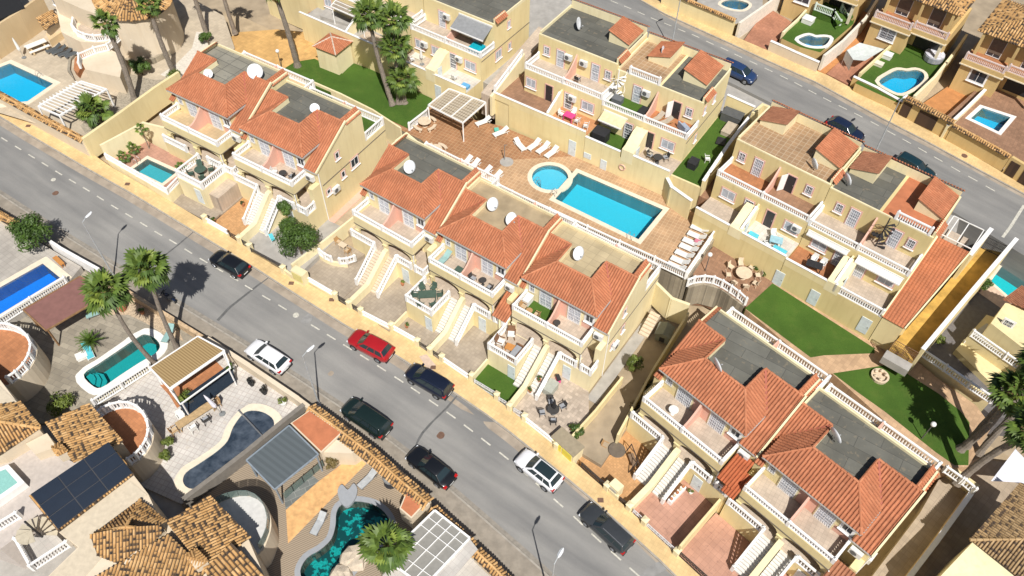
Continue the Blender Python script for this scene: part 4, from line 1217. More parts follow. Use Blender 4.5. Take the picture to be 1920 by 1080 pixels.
# front garden pool of the far left house, on a raised walled terrace
ZP = 0.75
pc = [UW(FRA1,SA1,*p,ZP) for p in ((-4.75,-4.4),(4.0,-4.7),(3.35,-0.9),(3.1,-0.38),(-3.9,-0.2),(-4.3,-2.0))]
po = [(-41.39,64.45,2.45),(-40.33,66.11,2.45),(-36.53,64.05,2.45),(-37.58,62.28,2.45)]
sheet('pool_terrace', pc, PATIO2, 2.4, None, [po])
pool('swimming_pool', 'small turquoise pool behind white balustrade in the first front garden', po, 0.4, mosaic('grey aqua mosaic', (0.08,0.40,0.44)), (0.85,0.97,1.0), 0.8, COPE)
t = wthing('garden_wall', 'cream walls with white balustrade round the small front-garden pool', 'wall', pc[0])
part('wall_body', wall_mb([up(pc[0],-0.75), up(pc[1],-0.75), up(pc[2],-0.75)], 1.1, 0.22, 1.0), CREAM2, t)
balustrade(t, [up(pc[0],0.35), up(pc[1],0.35), up(pc[2],0.35)], 0.75, 2.7, WHITE, 0.2)
wall('garden_wall', 'tall cream wall with lamps beside the small front-garden pool', [UW(FRA1,SA1,-4.85,-4.45,ZP), UW(FRA1,SA1,-4.0,0.2,ZP), UW(FRA1,SA1,-0.75,1.0,ZP)], 2.3, CREAM2, 0.25, None, 'wall', 1.8)
lsheet('terrace_step', FRA1, SA1, (3.4,8.9,-2.9,-0.36), 1.6, BALCT, 2.2)
t = thing('terrace', 'small cream terrace with white balustrade and round green table', 'terrace', FRA1[:3], FRA1[3], None, (SA1,SA1,1))
part('terrace_wall', MB().box(4.3,7.7,-3.35,-0.36,-1.0,2.47), CREAM2, t)
part('terrace_floor', MB().box(4.4,7.6,-3.25,-0.36,2.47,2.49), BALCT, t)
balustrade(t, [(4.4,-0.5,2.48),(4.4,-3.2,2.48),(7.6,-3.2,2.48),(7.6,-0.5,2.48)], 0.92, 3.2, WHITE, 0.21)
plaindoor(t, (6.4,-3.35,0.2), UX, NY, 0.8, 1.9, DOORW)
lsheet('patio', FRA1, SA1, (3.9,9.0,-4.7,-3.35), -0.2, PATIO1)
lsheet('patio', FRA1, SA1, (3.7,9.0,-4.7,-0.3), -0.35, PATIO1, 1.0)

# ---------------- back row houses seen from their terraces ----------------
FRD = (6.58, 67.07, 3.0, -33.32)
FRE = (25.41, 50.77, 1.6, -39.36)
FRF = (-9.73, 76.97, 3.1, -33.6)
TURFB = TURF
def rear_house(label, fr, x0, x1, zf, opt):
    ox, oy, zb, ang = fr
    h = thing('terraced_house', label, 'house', (ox, oy, zb), ang, 'terraced houses of the back row')
    W_ = x1-x0; xm = (x0+x1)/2
    yf, yu, yb = 3.1, 5.8, opt.get('yb', 13.2)
    zl = zf+2.75; zr = zf+5.75
    w = MB()
    w.box(x0, x1, 0.0, yf, -3.0, zf)
    w.box(x0, x1, yf, yb, -3.0, zl)
    w.box(x0, x1, yu, yb, zl, zr)
    part('wall', w, opt.get('wall', CREAM), h)
    # terrace parapet with white coping
    for a, b, dz in opt.get('par', ((x0, x1, 0.85),)):
        pp = part('terrace_parapet', MB().box(a, b, -0.01, 0.17, zf, zf+dz).box(a, b, -0.01, 0.17, zf-0.05, zf), CREAM, h)
        part('coping', MB().box(a, b, -0.05, 0.21, zf+dz, zf+dz+0.06), WHITE, pp)
    for a, b, m in opt.get('tfloor', ((x0, xm, BROWNT), (xm, x1, BALCT))):
        part('terrace_floor', MB().box(a, b, 0.17, yf, zf, zf+0.015), m, h)
    # sloping wall between the two terraces and at the sides
    for x, th in [(xm-0.09, 0.18)]+[(q, 0.18) for q in opt.get('twalls', ())]:
        pr = [(0.17, zf), (yf, zf), (yf, zf+2.2), (yf-0.5, zf+2.15), (0.17, zf+0.95)]
        tw = part('terrace_wall', MB().vprism(pr, (x,0,0), UY, UX, th), CREAM2, h)
        part('coping', MB().bar((x+th/2, 0.17, zf+0.98), (x+th/2, yf-0.45, zf+2.2), th+0.08, 0.06), WHITE, tw)
    # balcony floor and rail on top of the ground floor
    for a, b, m in opt.get('bfloor', ((x0, xm, BALCT), (xm, x1, BALCT))):
        part('balcony_floor', MB().box(a+0.02, b-0.02, yf+0.2, yu, zl, zl+0.015), m, h)
    part('balcony_parapet', MB().box(x0, x1, yf, yf+0.18, zl, zl+0.2), CREAM, h)
    balustrade(h, [(x0+0.1, yu-0.1, zl+0.1), (x0+0.1, yf+0.1, zl+0.2), (xm, yf+0.1, zl+0.2), (x1-0.1, yf+0.1, zl+0.2), (x1-0.1, yu-0.1, zl+0.1)], 0.72, 5.2, WHITE, 0.21)
    dv = [(yf+0.2, zl), (yu, zl), (yu, zr-0.6)] + [(yu-(yu-yf-0.3)*t, zr-0.6-1.55*math.sin(t*math.pi/2)) for t in (0.2,0.45,0.7,1.0)]
    part('divider', MB().vprism(dv, (xm-0.08,0,0), UY, UX, 0.16), PINK, h)
    # openings
    def at(t): return x0+W_*t
    for t, kind in opt.get('lower', ((0.09,'w'),(0.34,'d'),(0.58,'d'),(0.8,'W'))):
        if kind == 'd':
            window(h, (at(t), yf, zf+0.05), UX, NY, 0.9, 2.0, WHITE, opt.get('pane', DARKGLASS), PINKT, (1,3), GRILLE, False, 'terrace_door')
        elif kind == 'o':
            plaindoor(h, (at(t), yf, zf+0.05), UX, NY, 0.85, 2.0, plain('dark opening', (0.03,0.03,0.035), 0.3), frame=PINKT)
        else:
            window(h, (at(t), yf, zf+0.85), UX, NY, 1.2 if kind == 'w' else 1.45, 1.1, WHITE, PALEGLASS, PINKT, (2,1), None, True)
    for t, kind in opt.get('upper', ((0.1,'w'),(0.26,'d'),(0.7,'d'),(0.87,'w'))):
        if kind == 'd':
            window(h, (at(t), yu, zl+0.05), UX, NY, 0.9, 2.05, WHITE, PALEGLASS, PINKT, (1,4), GRILLE, False, 'balcony_door')
        elif kind == 'o':
            plaindoor(h, (at(t), yu, zl+0.05), UX, NY, 0.85, 2.0, plain('dark opening', (0.03,0.03,0.035), 0.3), frame=PINKT)
            part('open_shutter', MB().vprism([(0,zl+0.1),(0.75,zl+0.1),(0.75,zl+2.1),(0,zl+2.1)], (at(t)-0.05,yu-0.02,0), (-0.5,-0.86,0), (0.1,0,0), 0.5), WHITE, h)
        else:
            window(h, (at(t), yu, zl+0.95), UX, NY, 0.65, 0.95, WHITE, DARKGLASS, PINKT, (2,2), GRILLE, True)
    for t, lev in opt.get('ac', ((0.4,1),(0.56,1))):
        ac_unit(h, (at(t), yu if lev else yf, (zl if lev else zf)+1.45), UX, NY)
    # flat roof with low kerb and a higher street-side parapet
    for a, b, m in opt.get('roof', ((x0, x1, GREYROOF),)):
        part('flat_roof', MB().box(a+0.15, b-0.15, yu+0.15, yb-0.15, zr, zr+0.012), m, h)
    k = MB()
    k.box(x0, x1, yu, yu+0.15, zr, zr+0.12); k.box(x0, x0+0.15, yu+0.15, yb, zr, zr+0.35); k.box(x1-0.15, x1, yu+0.15, yb, zr, zr+0.35)
    k.box(x0+0.15, x1-0.15, yb-0.15, yb, zr, zr+0.95)
    part('parapet', k, CREAM2, h)
    r = MB(); sd = opt.get('seed', 1)*17
    tile_slope(r, [(x0,yb-0.2,zr+1.15),(x1,yb-0.2,zr+1.15),(x1,yb+0.45,zr+0.75),(x0,yb+0.45,zr+0.75)], 0.28, 0.45, seed=sd)
    tile_slope(r, [(x1-0.2,yu+0.1,zr+0.75),(x1+0.4,yu+0.1,zr+0.25),(x1+0.4,yu+2.2,zr+0.25),(x1-0.2,yu+2.2,zr+0.75)], 0.28, 0.45, seed=sd+1)
    ro = part('roof_tiles', r, opt.get('tile', ROOF), h, kind='stuff')
    part('parapet_side', MB().box(x1-0.2, x1, yu+0.1, yu+2.2, zr, zr+0.72), CREAM2, h)
    # stair huts
    for (a, b, c, d, m, flip) in opt.get('huts', ()):
        hu = part('stair_hut', MB().vprism([(a,zr),(b,zr),(b,zr+(0.55 if not flip else 1.35)),(a,zr+(1.35 if not flip else 0.55))], (0,c,0), UX, UY, d-c), CREAM2, h)
        q = MB()
        za, zb2 = (zr+1.42, zr+0.55) if not flip else (zr+0.55, zr+1.42)
        tile_slope(q, [(a-0.12,c-0.12,za),(b+0.12,c-0.12,zb2),(b+0.12,d+0.12,zb2),(a-0.12,d+0.12,za)], 0.27, 0.43, seed=sd+5)
        part('hut_tiles', q, m, hu, kind='stuff')
    for (y, z, ww, hh) in opt.get('side', ()):
        window(h, (x1, y, z), UY, UX, ww, hh, WHITE, PALEGLASS, PINKT, (2 if ww > 0.8 else 1, 1))
    if opt.get('side'):
        part('side_course', MB().box(x1, x1+0.04, yf+0.1, yb, zl-0.35, zl-0.28), plain('dark trim', (0.14,0.12,0.1), 0.8), h)
    # doors of the cellars in the retaining wall
    for (x, z, ww, hh) in opt.get('cellar', ()):
        plaindoor(h, (x, -0.01 if opt.get('par') else 0, z), UX, NY, ww, hh, DOORW)
    if opt.get('awn'):
        for a, b, y0, y1, z0, z1, m in opt['awn']:
            aw = part('awning', MB().add([(a,y0,z0),(b,y0,z0),(b,y1,z1),(a,y1,z1),(a,y0,z0-0.03),(b,y0,z0-0.03),(b,y1,z1-0.03),(a,y1,z1-0.03)], [(0,1,2,3),(7,6,5,4),(0,4,5,1),(1,5,6,2),(2,6,7,3),(3,7,4,0)]), m, h)
            part('awning_box', MB().box(a-0.05, b+0.05, y1-0.06, y1+0.06, z1-0.04, z1+0.14), WHITE, aw)
            part('awning_bar', MB().box(a, b, y0-0.05, y0+0.03, z0-0.14, z0+0.01), WHITE, aw)
    return h
pavr = tiles('roof clay pavers', (0.36,0.235,0.135), (0.46,0.35,0.24), 0.55, -36, 1, 0.1, None, 0.8, 0.0, 0.07)
D1 = rear_house('cream back-row house with grey roof directly above the round paddling pool', FRD, -8.7, 1.1, 3.15, dict(wall=stucco('cream render D1', (0.77,0.635,0.33)), seed=1, yb=12.5,
    par=((-10.8, 1.1, 0.75),), tfloor=((-8.7,-3.9,BROWNT),(-3.9,1.1,tiles('orange mat floor', (0.5,0.25,0.12), (0.4,0.2,0.1), 0.4, -33))),
    lower=((0.03,'w'),(0.29,'o'),(0.54,'d'),(0.76,'W')), upper=((0.08,'w'),(0.25,'d'),(0.7,'d'),(0.87,'w')), huts=((-1.8,0.6,9.0,12.1,ROOF,False),), tile=ROOF, ac=((0.36,1),(0.555,1),(0.6,0)),
    cellar=((-0.75,0.0,0.9,2.05),)))
D2 = rear_house('cream back-row house with turf balcony and spiral steps above the large pool', FRD, 1.15, 11.1, 2.55, dict(seed=2, yb=12.5,
    par=((1.15,5.4,0.75),(6.9,11.1,0.95)), tfloor=((1.15,6.1,TURF),(6.1,11.1,BALCT)), bfloor=((1.15,6.1,TURF),(6.1,11.1,TERRA)),
    lower=((0.05,'w'),(0.3,'d'),(0.56,'o'),(0.74,'W')), upper=((0.22,'d'),(0.69,'o'),(0.84,'w')), ac=((0.33,1),), roof=((1.15,6.1,pavr),(6.1,11.1,GREYROOF)),
    huts=((3.0,5.4,9.2,12.4,ROOF,True),(7.6,10.2,8.2,12.1,ROOF,False)), awn=((1.5,4.3,1.9,3.1,4.55,5.0,plain('cream awning', (0.66,0.55,0.34), 0.8)),),
    side=((6.5,6.6,0.5,0.8),(8.8,6.6,0.5,0.8),(5.5,3.6,0.5,0.8)), cellar=((1.2,0.55,0.9,0.7),(3.3,0.0,0.75,1.3))))
E1 = rear_house('cream back-row house with tan paved roof and terracotta balcony', FRE, -9.4, 0.55, 3.25, dict(wall=stucco('cream render E1', (0.70,0.565,0.28)), seed=3, yb=12.3, par=((-9.4,-5.6,0.8),(-4.2,0.55,0.75)),
    tfloor=((-9.4,-4.4,BALCT),(-4.4,0.55,tiles('white terrace tile', (0.6,0.57,0.52), (0.45,0.42,0.38), 0.4, -39))), bfloor=((-9.4,-4.4,TERRA),(-4.4,0.55,BROWNT)),
    lower=((0.1,'W'),(0.36,'d'),(0.6,'o'),(0.8,'W')), upper=((0.07,'w'),(0.24,'d'),(0.6,'o'),(0.8,'w')), ac=((0.88,0),), roof=((-9.4,0.55,pavr),), tile=ROOF,
    huts=((-8.9,-6.3,9.4,12.0,ROOFB,True),(-2.4,0.2,8.0,11.9,ROOF,False)), cellar=((0.2,0.0,0.95,1.9),)))
E2 = rear_house('cream back-row house with spiral staircase beside the long red sloping roof', FRE, 0.6, 10.45, 2.95, dict(wall=stucco('cream render E2', (0.69,0.56,0.275)), seed=4, yb=12.3, par=((0.6,4.9,0.8),),
    tfloor=((0.6,5.5,TERRA),(5.5,10.45,BALCT)), lower=((0.1,'W'),(0.34,'d'),(0.56,'d'),(0.78,'W')), upper=((0.12,'w'),(0.26,'d'),(0.67,'d'),(0.83,'w')), ac=(),
    roof=((0.6,5.5,GREYROOF),(5.5,10.45,REDFLAT)), huts=((1.0,3.4,9.0,12.0,ROOFB,True),(7.7,10.1,8.2,11.9,ROOF,False)), tile=ROOF, pane=PALEGLASS,
    awn=((0.9,5.0,2.75,3.1,5.2,5.4,plain('folded awning', (0.6,0.58,0.55), 0.7)),(5.9,10.2,2.55,3.1,5.1,5.4,plain('pale awning', (0.72,0.72,0.7), 0.7))),
    cellar=((3.9,0.0,0.95,1.9),(9.0,0.0,1.0,2.0))))
balustrade(E2, [(5.7,0.1,2.95),(10.3,0.1,2.95)], 0.95, 4.6)
balustrade(E2, [(6.9,5.9,8.8),(10.0,5.9,8.8)], 0.9, 4.6)
balustrade(D2, [(2.6,5.9,8.4),(6.0,5.9,8.4)], 0.9, 4.6)
F1 = rear_house('cream back-row house with grey awning over its balcony, top of the view', FRF, -5.2, 4.9, 2.55, dict(wall=stucco('cream render F1', (0.78,0.64,0.34)), seed=5, yb=13.0, par=((-5.2,-0.6,0.85),(0.3,4.9,0.8)),
    tfloor=((-5.2,-0.1,BALCT),(-0.1,4.9,tiles('white terrace tile', (0.6,0.57,0.52), (0.45,0.42,0.38), 0.4, -39))), lower=((0.06,'w'),(0.3,'w'),(0.56,'d'),(0.78,'W')), upper=((0.22,'d'),(0.7,'d')),
    ac=((0.16,0),(0.66,0),(0.3,1)), awn=((0.0,4.6,4.0,5.8,7.2,8.0,plain('grey awning', (0.24,0.245,0.25), 0.8)),), side=((8.4,6.6,0.5,0.8),(6.0,3.6,1.1,1.1),(8.6,3.6,0.5,0.8)), cellar=((0.5,0.0,0.9,2.05),)))
# plain neighbour further along, mostly above the frame
F2 = rear_house('cream back-row house behind the palms, mostly cut off by the top edge', FRF, -20.5, -5.4, 2.9, dict(seed=6, yb=14.0, par=((-20.5,-5.4,0.9),), lower=((0.1,'w'),(0.5,'o'),(0.75,'W')), upper=((0.3,'d'),), ac=(),
    tfloor=((-20.5,-12,CONC),(-12,-5.4,BALCT)), cellar=()))
canopy_f2 = [(-22.48,87.27,8.40),(-21.52,90.40,8.40),(-17.08,87.43,8.40),(-18.23,84.41,8.40)]
FRG = (FRF[0]-27.0*math.cos(R(FRF[3])), FRF[1]-27.0*math.sin(R(FRF[3])), FRF[2], FRF[3])
t = thing('terraced_house', 'plain cream house wall behind the courtyard palm, cut off by the top edge', 'house', UW(FRF,1,-26.5,4.5,0), FRF[3])
part('wall', MB().box(-5.5,5.5,0,10,-3,6.2), CREAM, t)
part('parapet', MB().box(-5.6,5.6,-0.08,0.15,6.2,6.5), CREAM2, t)
balustrade(t, [(-5.4,0.1,6.5),(5.4,0.1,6.5)], 0.85, 3.6)
for i in range(4):
    part('entrance_step', MB().box(3.0,4.6,-1.6+0.35*i,-1.25+0.35*i,-0.2,0.16+0.17*i), TERRA, t)
# gate cabinet with tiled roof on the lawn
t = thing('gate_lodge', 'small cream hut with orange pyramid roof at the lawn edge', 'hut', (-21.86,82.69,3.05), -30)
part('hut_wall', MB().box(-1.7,1.3,-1.2,1.6,-0.5,3.0), CREAM2, t)
mb = MB(); zt, ze = 4.0, 3.0
for q in ([(-1.95,-1.45,ze),(1.55,-1.45,ze),(-0.2,0.2,zt)], [(1.55,-1.45,ze),(1.55,1.85,ze),(-0.2,0.2,zt)], [(1.55,1.85,ze),(-1.95,1.85,ze),(-0.2,0.2,zt)], [(-1.95,1.85,ze),(-1.95,-1.45,ze),(-0.2,0.2,zt)]):
    tile_slope(mb, q, 0.26, 0.42, seed=9)
ro = part('roof', mb, ROOF, t, kind='stuff')
rr = MB()
for q in ((-1.95,-1.45,ze),(1.55,-1.45,ze),(1.55,1.85,ze),(-1.95,1.85,ze)):
    ridge_line(rr, q, (-0.2,0.2,zt), 0.09)
part('ridge_tiles', rr, plain('pale ridge', (0.55,0.45,0.36), 0.8), ro, kind='stuff')
# projecting porch blocks on the retaining walls
for f, x, y, z0, z1, lb in ((FRD,6.2,0.0,2.55,4.3,'sloping cream stair cover on the wall above the pool'), (FRE,-4.9,0.0,3.25,4.6,'sloping cream stair cover on the wall above the garden path'), (FRF,-0.1,0.0,2.55,4.3,'sloping cream stair cover below the grey awning'), (FRE,5.45,0.0,2.95,4.4,'sloping cream stair cover right of the wicker chairs')):
    t = thing('stair_cover', lb, 'wall', f[:3], f[3])
    part('cover_wall', MB().vprism([(-0.02,z0-0.3),(2.9,z0-0.3),(2.9,z1+0.55),(2.2,z1+0.5),(0.7,z1-0.4),(-0.02,z1-0.5)], (x-0.65,0,0), UY, UX, 1.35), CREAM2, t)
    plaindoor(t, (x+0.705,0.55,z0+0.02), UY, UX, 0.75, 1.3, DOORW)
# garden stairs with balusters between the two back rows
t = thing('garden_stair', 'cream stair wall with white balusters between two back-row houses', 'stair', FRD[:3], FRD[3])
part('stair_wall', MB().vprism([(-0.5,1.0),(6.0,1.0),(6.0,5.6),(0.2,3.9),(-0.5,3.7)], (-10.9,0,0), UY, UX, 0.3), CREAM2, t)
balustrade(t, [(-10.75,0.3,3.9),(-10.75,5.6,5.5)], 0.7, 2.6)
part('walk', MB().prism([(-12.6,0.2,3.0),(-10.9,0.2,3.0),(-10.9,12,5.2),(-12.6,12,5.2)], 3.0), BALCT, t)
part('low_terrace', MB().box(-10.6,-8.7,0.1,12,-1,3.14), CREAM, t)
part('low_floor', MB().box(-10.6,-8.7,0.2,12,3.14,3.16), BROWNT, t)
# side garden strip right of the back-row house
lsheet('side_slab', FRD, 1.0, (11.12,14.6,0.6,13.5), 2.59, CREAM, 4.0)
lsheet('side_turf', FRD, 1.0, (11.15,14.55,0.8,13.4), 2.6, TURF, 0.006)
lsheet('side_garden', FRD, 1.0, (14.6,18.0,0.5,14.0), 1.6, BROWNT, 4.0)
wall('garden_wall', 'cream wall with white coping beside the turf strip', [UW(FRD,1,14.6,0.6,2.4), UW(FRD,1,14.6,6.0,3.3), UW(FRD,1,14.6,13.4,3.3)], 1.2, CREAM, 0.25, WHITE, 'wall', 5.0)
wall('garden_wall', 'pale retaining wall with door at the end of the pool deck', [UW(FRD,1,11.0,0.0,0), UW(FRD,1,12.0,-0.9,0), UW(FRD,1,14.6,-1.6,0)], 2.6, CREAM, 0.25, WHITE, 'wall', 2.0)
wall('garden_wall', 'cream street wall with gate beside the dark blue car', [UW(FRD,1,11.2,13.2,3.2), UW(FRD,1,14.5,13.2,3.0)], 1.7, CREAM, 0.2, WHITE, 'wall', 3.0)
wall('garden_wall', 'tall cream street wall right of the turf strip', [UW(FRD,1,14.9,11.2,3.0), UW(FRD,1,15.2,13.2,3.0), UW(FRD,1,17.9,13.2,3.0)], 2.4, CREAM, 0.3, None, 'wall', 3.0)
# long red sloping roof beside the last house, ochre lane beyond it
t = thing('lean_to', 'long plain red tiled sloping roof beside the ochre lane', 'lean-to', UW(FRE,1,0,0,0), FRE[3])
w = MB(); w.vprism([(0.0,-2),(10.5,-2),(10.5,5.0),(0.0,3.1)], (10.5,0,0), UY, UX, 1.95)
w.vprism([(1.0,-2),(10.5,-2),(10.5,5.0),(1.0,3.28)], (12.45,0,0), UY, UX, 0.2)
part('wall', w, CREAM, t)
mb = MB(); tile_slope(mb, [(10.35,-0.1,3.2),(12.5,-0.1,3.2),(13.6,10.6,5.15),(10.55,10.6,5.15)], 0.3, 0.3, 0.02, 0.02)
part('tiles', mb, roofmat('flat red tile', (0.45,0.165,0.08), (0.52,0.2,0.1), (0.36,0.13,0.07)), t, kind='stuff')
part('verge', MB().bar((12.55,-0.1,3.25), (13.65,10.6,5.2), 0.12, 0.16), CREAM2, t)
part('verge', MB().bar((10.42,-0.1,3.3), (10.52,10.6,5.3), 0.14, 0.24), CREAM2, t)
sheet('ochre_lane', [UW(FRE,1,*p,1.2) for p in ((12.4,-1.0),(14.6,-1.0),(16.4,17.5),(13.9,16.5),(13.4,9))], plain('ochre lane', (0.52,0.32,0.075), 0.9, var=0.3, scale=0.9), 4.0)
t = thing('roof_frame', 'white tubular frame over the little paved yard by the far road', 'frame', UW(FRE,1,0,0,0), FRE[3])
for a, b in (((10.7,10.8,5.4),(13.6,10.8,5.4)), ((10.7,14.0,5.4),(13.6,14.0,5.4)), ((10.7,10.8,5.4),(10.7,14.0,5.4)), ((13.6,10.8,5.4),(13.6,14.0,5.4)), ((12.2,10.8,5.4),(12.2,14.0,5.4)), ((11.2,10.8,5.4),(11.2,14.0,5.4))):
    part('frame_bar', MB().bar(a, b, 0.08, 0.08), WHITE, t)
part('yard_floor', MB().box(10.5,13.0,10.7,14.5,0.5,3.3), BALCT, t)
wall('garden_wall', 'cream wall with white posts between the ochre lane and the far road', [UW(FRE,1,13.75,10.8,2.5), UW(FRE,1,14.1,15.6,2.5)], 2.2, CREAM, 0.3, WHITE, 'wall', 3.0)
wall('garden_wall', 'long cream wall with white coping along the right of the ochre lane', [UW(FRE,1,14.7,-1.0,1.2), UW(FRE,1,15.5,7.5,1.4), UW(FRE,1,16.5,17.5,1.6)], 1.8, CREAM, 0.28, WHITE, 'wall', 3.0)
t = thing('lane_gate', 'rusty railed gate with step at the foot of the ochre lane', 'gate', UW(FRE,1,13.5,-1.3,1.1), FRE[3])
gate(t, -1.1, 0.0, 0.0, 0.1, 1.5, plain('rusty iron', (0.22,0.12,0.07), 0.8)); gate(t, 0.05, 1.1, 0.0, 0.1, 1.5, MATS['rusty iron'])
part('ramp', MB().box(-1.2,1.2,-1.1,-0.1,-0.8,0.06), CONC, t)
t = thing('lane_gate', 'black railed gate between the ochre lane and the far road', 'gate', UW(FRE,1,15.2,16.6,1.2), FRE[3])
gate(t, -1.2, 0.0, 0.0, 0.0, 1.6, GATE); gate(t, 0.05, 1.2, 0.0, 0.0, 1.6, GATE)
# balustrade round the pool deck
t = wthing('deck_balustrade', 'long white balustrade along the front edge of the pool deck', 'balustrade', (-3.30,62.26,3.00))
balustrade(t, [(-4.00,62.73,3.00),(-0.15,60.39,3.00),(3.72,57.98,3.00),(7.45,55.59,3.00),(10.55,53.62,3.00),(13.80,51.58,3.00),(16.65,49.74,3.00)], 1.0, 3.4)
t = wthing('deck_balustrade', 'white balustrade on stone wall at the right end of the pool deck', 'balustrade', (16.65,49.74,3.00))
balustrade(t, [(16.78,49.94,3.00),(18.34,52.38,3.00),(20.75,56.18,3.00)], 1.0, 2.6)
part('stone_wall', wall_mb([(16.77,49.78,2.95),(20.80,56.08,2.95)], 0.0, 0.3, 3.4), tiles('rubble stone', (0.33,0.29,0.22), (0.22,0.19,0.15), 0.3, 0, 1.6, 0.25, None, 0.9, 0.5), t)
t = wthing('deck_balustrade', 'short white balustrade on the pool deck beside the potted red flowers', 'balustrade', (20.75,56.18,3.00))
balustrade(t, [(20.75,56.18,3.00),(19.47,57.50,3.00)], 1.0, 2.6)
t = wthing('deck_balustrade', 'short white balustrade between lawn and deck beside the pergola', 'balustrade', (-11.89,71.03,3.00))
balustrade(t, [(-11.88,70.97,3.05),(-9.97,73.58,3.05)], 1.0, 3.0)
t = wthing('terrace_balustrade', 'curved white balustrade on stone wall round the brown terrace', 'balustrade', (17.08,49.34,2.03))
balustrade(t, [(17.01,49.60,2.04),(17.68,49.97,2.02),(18.66,50.16,1.98),(19.59,50.08,1.93),(20.37,49.66,1.89),(21.12,49.05,1.83),(21.75,48.44,1.78),(22.35,47.65,1.73)], 1.0, 6.0)
part('stone_wall', wall_mb([(17.11,49.52,1.98),(18.65,50.07,1.93),(20.37,49.57,1.83),(22.35,47.56,1.68)], 0.0, 0.3, 3.0), MATS['rubble stone'], t)
# retaining wall along the lawn path
wall('garden_wall', 'cream curved wall behind the end house beside the stone deck wall', [(13.79,49.25,0.40),(15.15,47.29,0.40),(16.72,46.55,0.40)], 2.6, CREAM2, 0.3)
wall('garden_wall', 'cream garden wall with white handrail along the narrow lawn', [(-24.38,79.31,2.90),(-20.51,76.95,2.90),(-16.39,74.08,2.90),(-12.86,70.94,2.90)], 0.5, CREAM2, 0.2, None, 'wall', 3.0)
wall('garden_wall', 'stepped cream wall end between the lawn and the pool deck', [(-13.18,68.56,1.50),(-12.10,69.94,1.50),(-10.10,67.74,1.50)], 2.0, CREAM2, 0.25, None, 'wall', 2.0)

# ---------------- near side plots, lower left ----------------
MOSTILE = tiles('pale patterned patio', (0.55,0.53,0.50), (0.44,0.40,0.38), 0.42, -20, 1, 0.06, (0.50,0.44,0.36), 0.6, 0.0, 0.07)
GREYT = tiles('grey patio tile', (0.40,0.375,0.34), (0.30,0.28,0.26), 0.5, -33, 1, 0.07)
PALET = tiles('pale grey patio', (0.50,0.48,0.45), (0.42,0.40,0.38), 0.45, -40, 1, 0.05, (0.45,0.40,0.37))
DECKW = stripes('weathered decking', (0.225,0.175,0.125), (0.345,0.28,0.205), 118, 0.16)
blue_o = [(-50.94,44.86,2.79),(-45.73,50.54,2.71),(-43.47,48.89,2.56),(-48.65,42.82,2.62)]
teal_o = smooth_closed([(-38.19,38.81,1.27),(-37.26,39.98,1.26),(-36.21,41.18,1.25),(-34.67,42.96,1.23),(-34.10,43.35,1.21),(-33.11,42.98,1.16),(-32.40,42.19,1.10),(-32.56,41.36,1.08),(-33.69,40.27,1.10),(-35.01,38.86,1.12),(-36.24,37.53,1.14),(-37.15,37.76,1.19)], 3)
tarp_o = smooth_closed([(-23.28,35.59,0.53),(-22.41,35.84,0.50),(-21.44,35.62,0.45),(-20.62,34.97,0.39),(-20.53,34.05,0.36),(-21.20,33.26,0.37),(-22.30,32.06,0.38),(-23.48,30.74,0.40),(-24.67,29.59,0.42),(-25.71,28.52,0.44),(-26.41,28.54,0.47),(-26.89,29.08,0.51),(-26.83,29.84,0.53),(-25.95,30.69,0.51),(-24.76,31.86,0.49),(-24.10,32.88,0.49),(-23.91,34.26,0.52)], 3)
dark_o = smooth_closed([(-13.67,27.60,-0.25),(-12.58,27.92,-0.29),(-11.12,27.70,-0.36),(-10.08,27.01,-0.43),(-9.50,26.00,-0.49),(-9.68,24.89,-0.51),(-10.68,24.00,-0.49),(-11.66,23.12,-0.47),(-12.31,22.06,-0.47),(-13.14,21.21,-0.46),(-14.36,20.65,-0.42),(-15.58,21.14,-0.35),(-16.11,22.14,-0.30),(-15.75,23.15,-0.28),(-14.86,23.81,-0.31),(-14.11,24.70,-0.31),(-13.94,25.84,-0.29),(-14.01,26.91,-0.25)], 3)
sheet('garden_ground', [(-65.64,62.75,4.00),(-51.95,56.03,3.17),(-45.30,52.20,2.74),(-42.00,50.37,2.54),(-42.56,48.29,2.50),(-46.85,43.09,2.55),(-52.96,35.86,2.61)], GREYT, 3.6, None, [blue_o])
sheet('garden_ground', [(-53.57,36.24,1.90),(-47.39,43.55,1.83),(-43.04,48.81,1.79),(-41.96,50.59,1.79),(-39.44,49.14,1.63),(-31.60,44.63,1.14),(-27.57,42.32,0.88),(-32.51,39.65,1.03),(-36.18,35.93,1.09),(-37.85,34.14,1.11),(-43.38,33.38,1.35),(-49.82,28.30,1.49)], STONEPV, 2.8, None, [teal_o])
sheet('garden_ground', [(-36.13,35.85,1.14),(-32.47,39.56,1.08),(-27.54,42.23,0.93),(-24.19,40.25,0.71),(-17.99,36.36,0.31),(-25.43,28.44,0.42),(-26.51,27.12,0.43),(-31.33,29.00,0.71),(-37.92,31.85,1.10)], MOSTILE, 2.8, None, [tarp_o])
sheet('garden_ground', [(-18.01,36.36,0.21),(-14.63,34.05,-0.01),(-10.63,31.21,-0.28),(-6.77,28.04,-0.55),(-6.07,27.47,-0.60),(-8.02,24.95,-0.59),(-9.70,22.76,-0.57),(-10.11,19.13,-0.66),(-18.62,17.73,-0.31),(-22.84,22.33,0.02),(-26.54,27.12,0.33),(-25.46,28.44,0.32)], DECKW, 2.8, None, [dark_o])
sheet('garden_ground', [(-6.02,27.43,-0.61),(-4.00,25.71,-0.75),(-1.34,23.38,-0.94),(1.22,20.98,-1.13),(5.24,17.20,-1.43),(-1.88,15.25,-1.16),(-8.08,15.09,-0.88),(-10.06,19.09,-0.67),(-9.65,22.72,-0.58),(-7.98,24.91,-0.59)], PALET, 2.8)
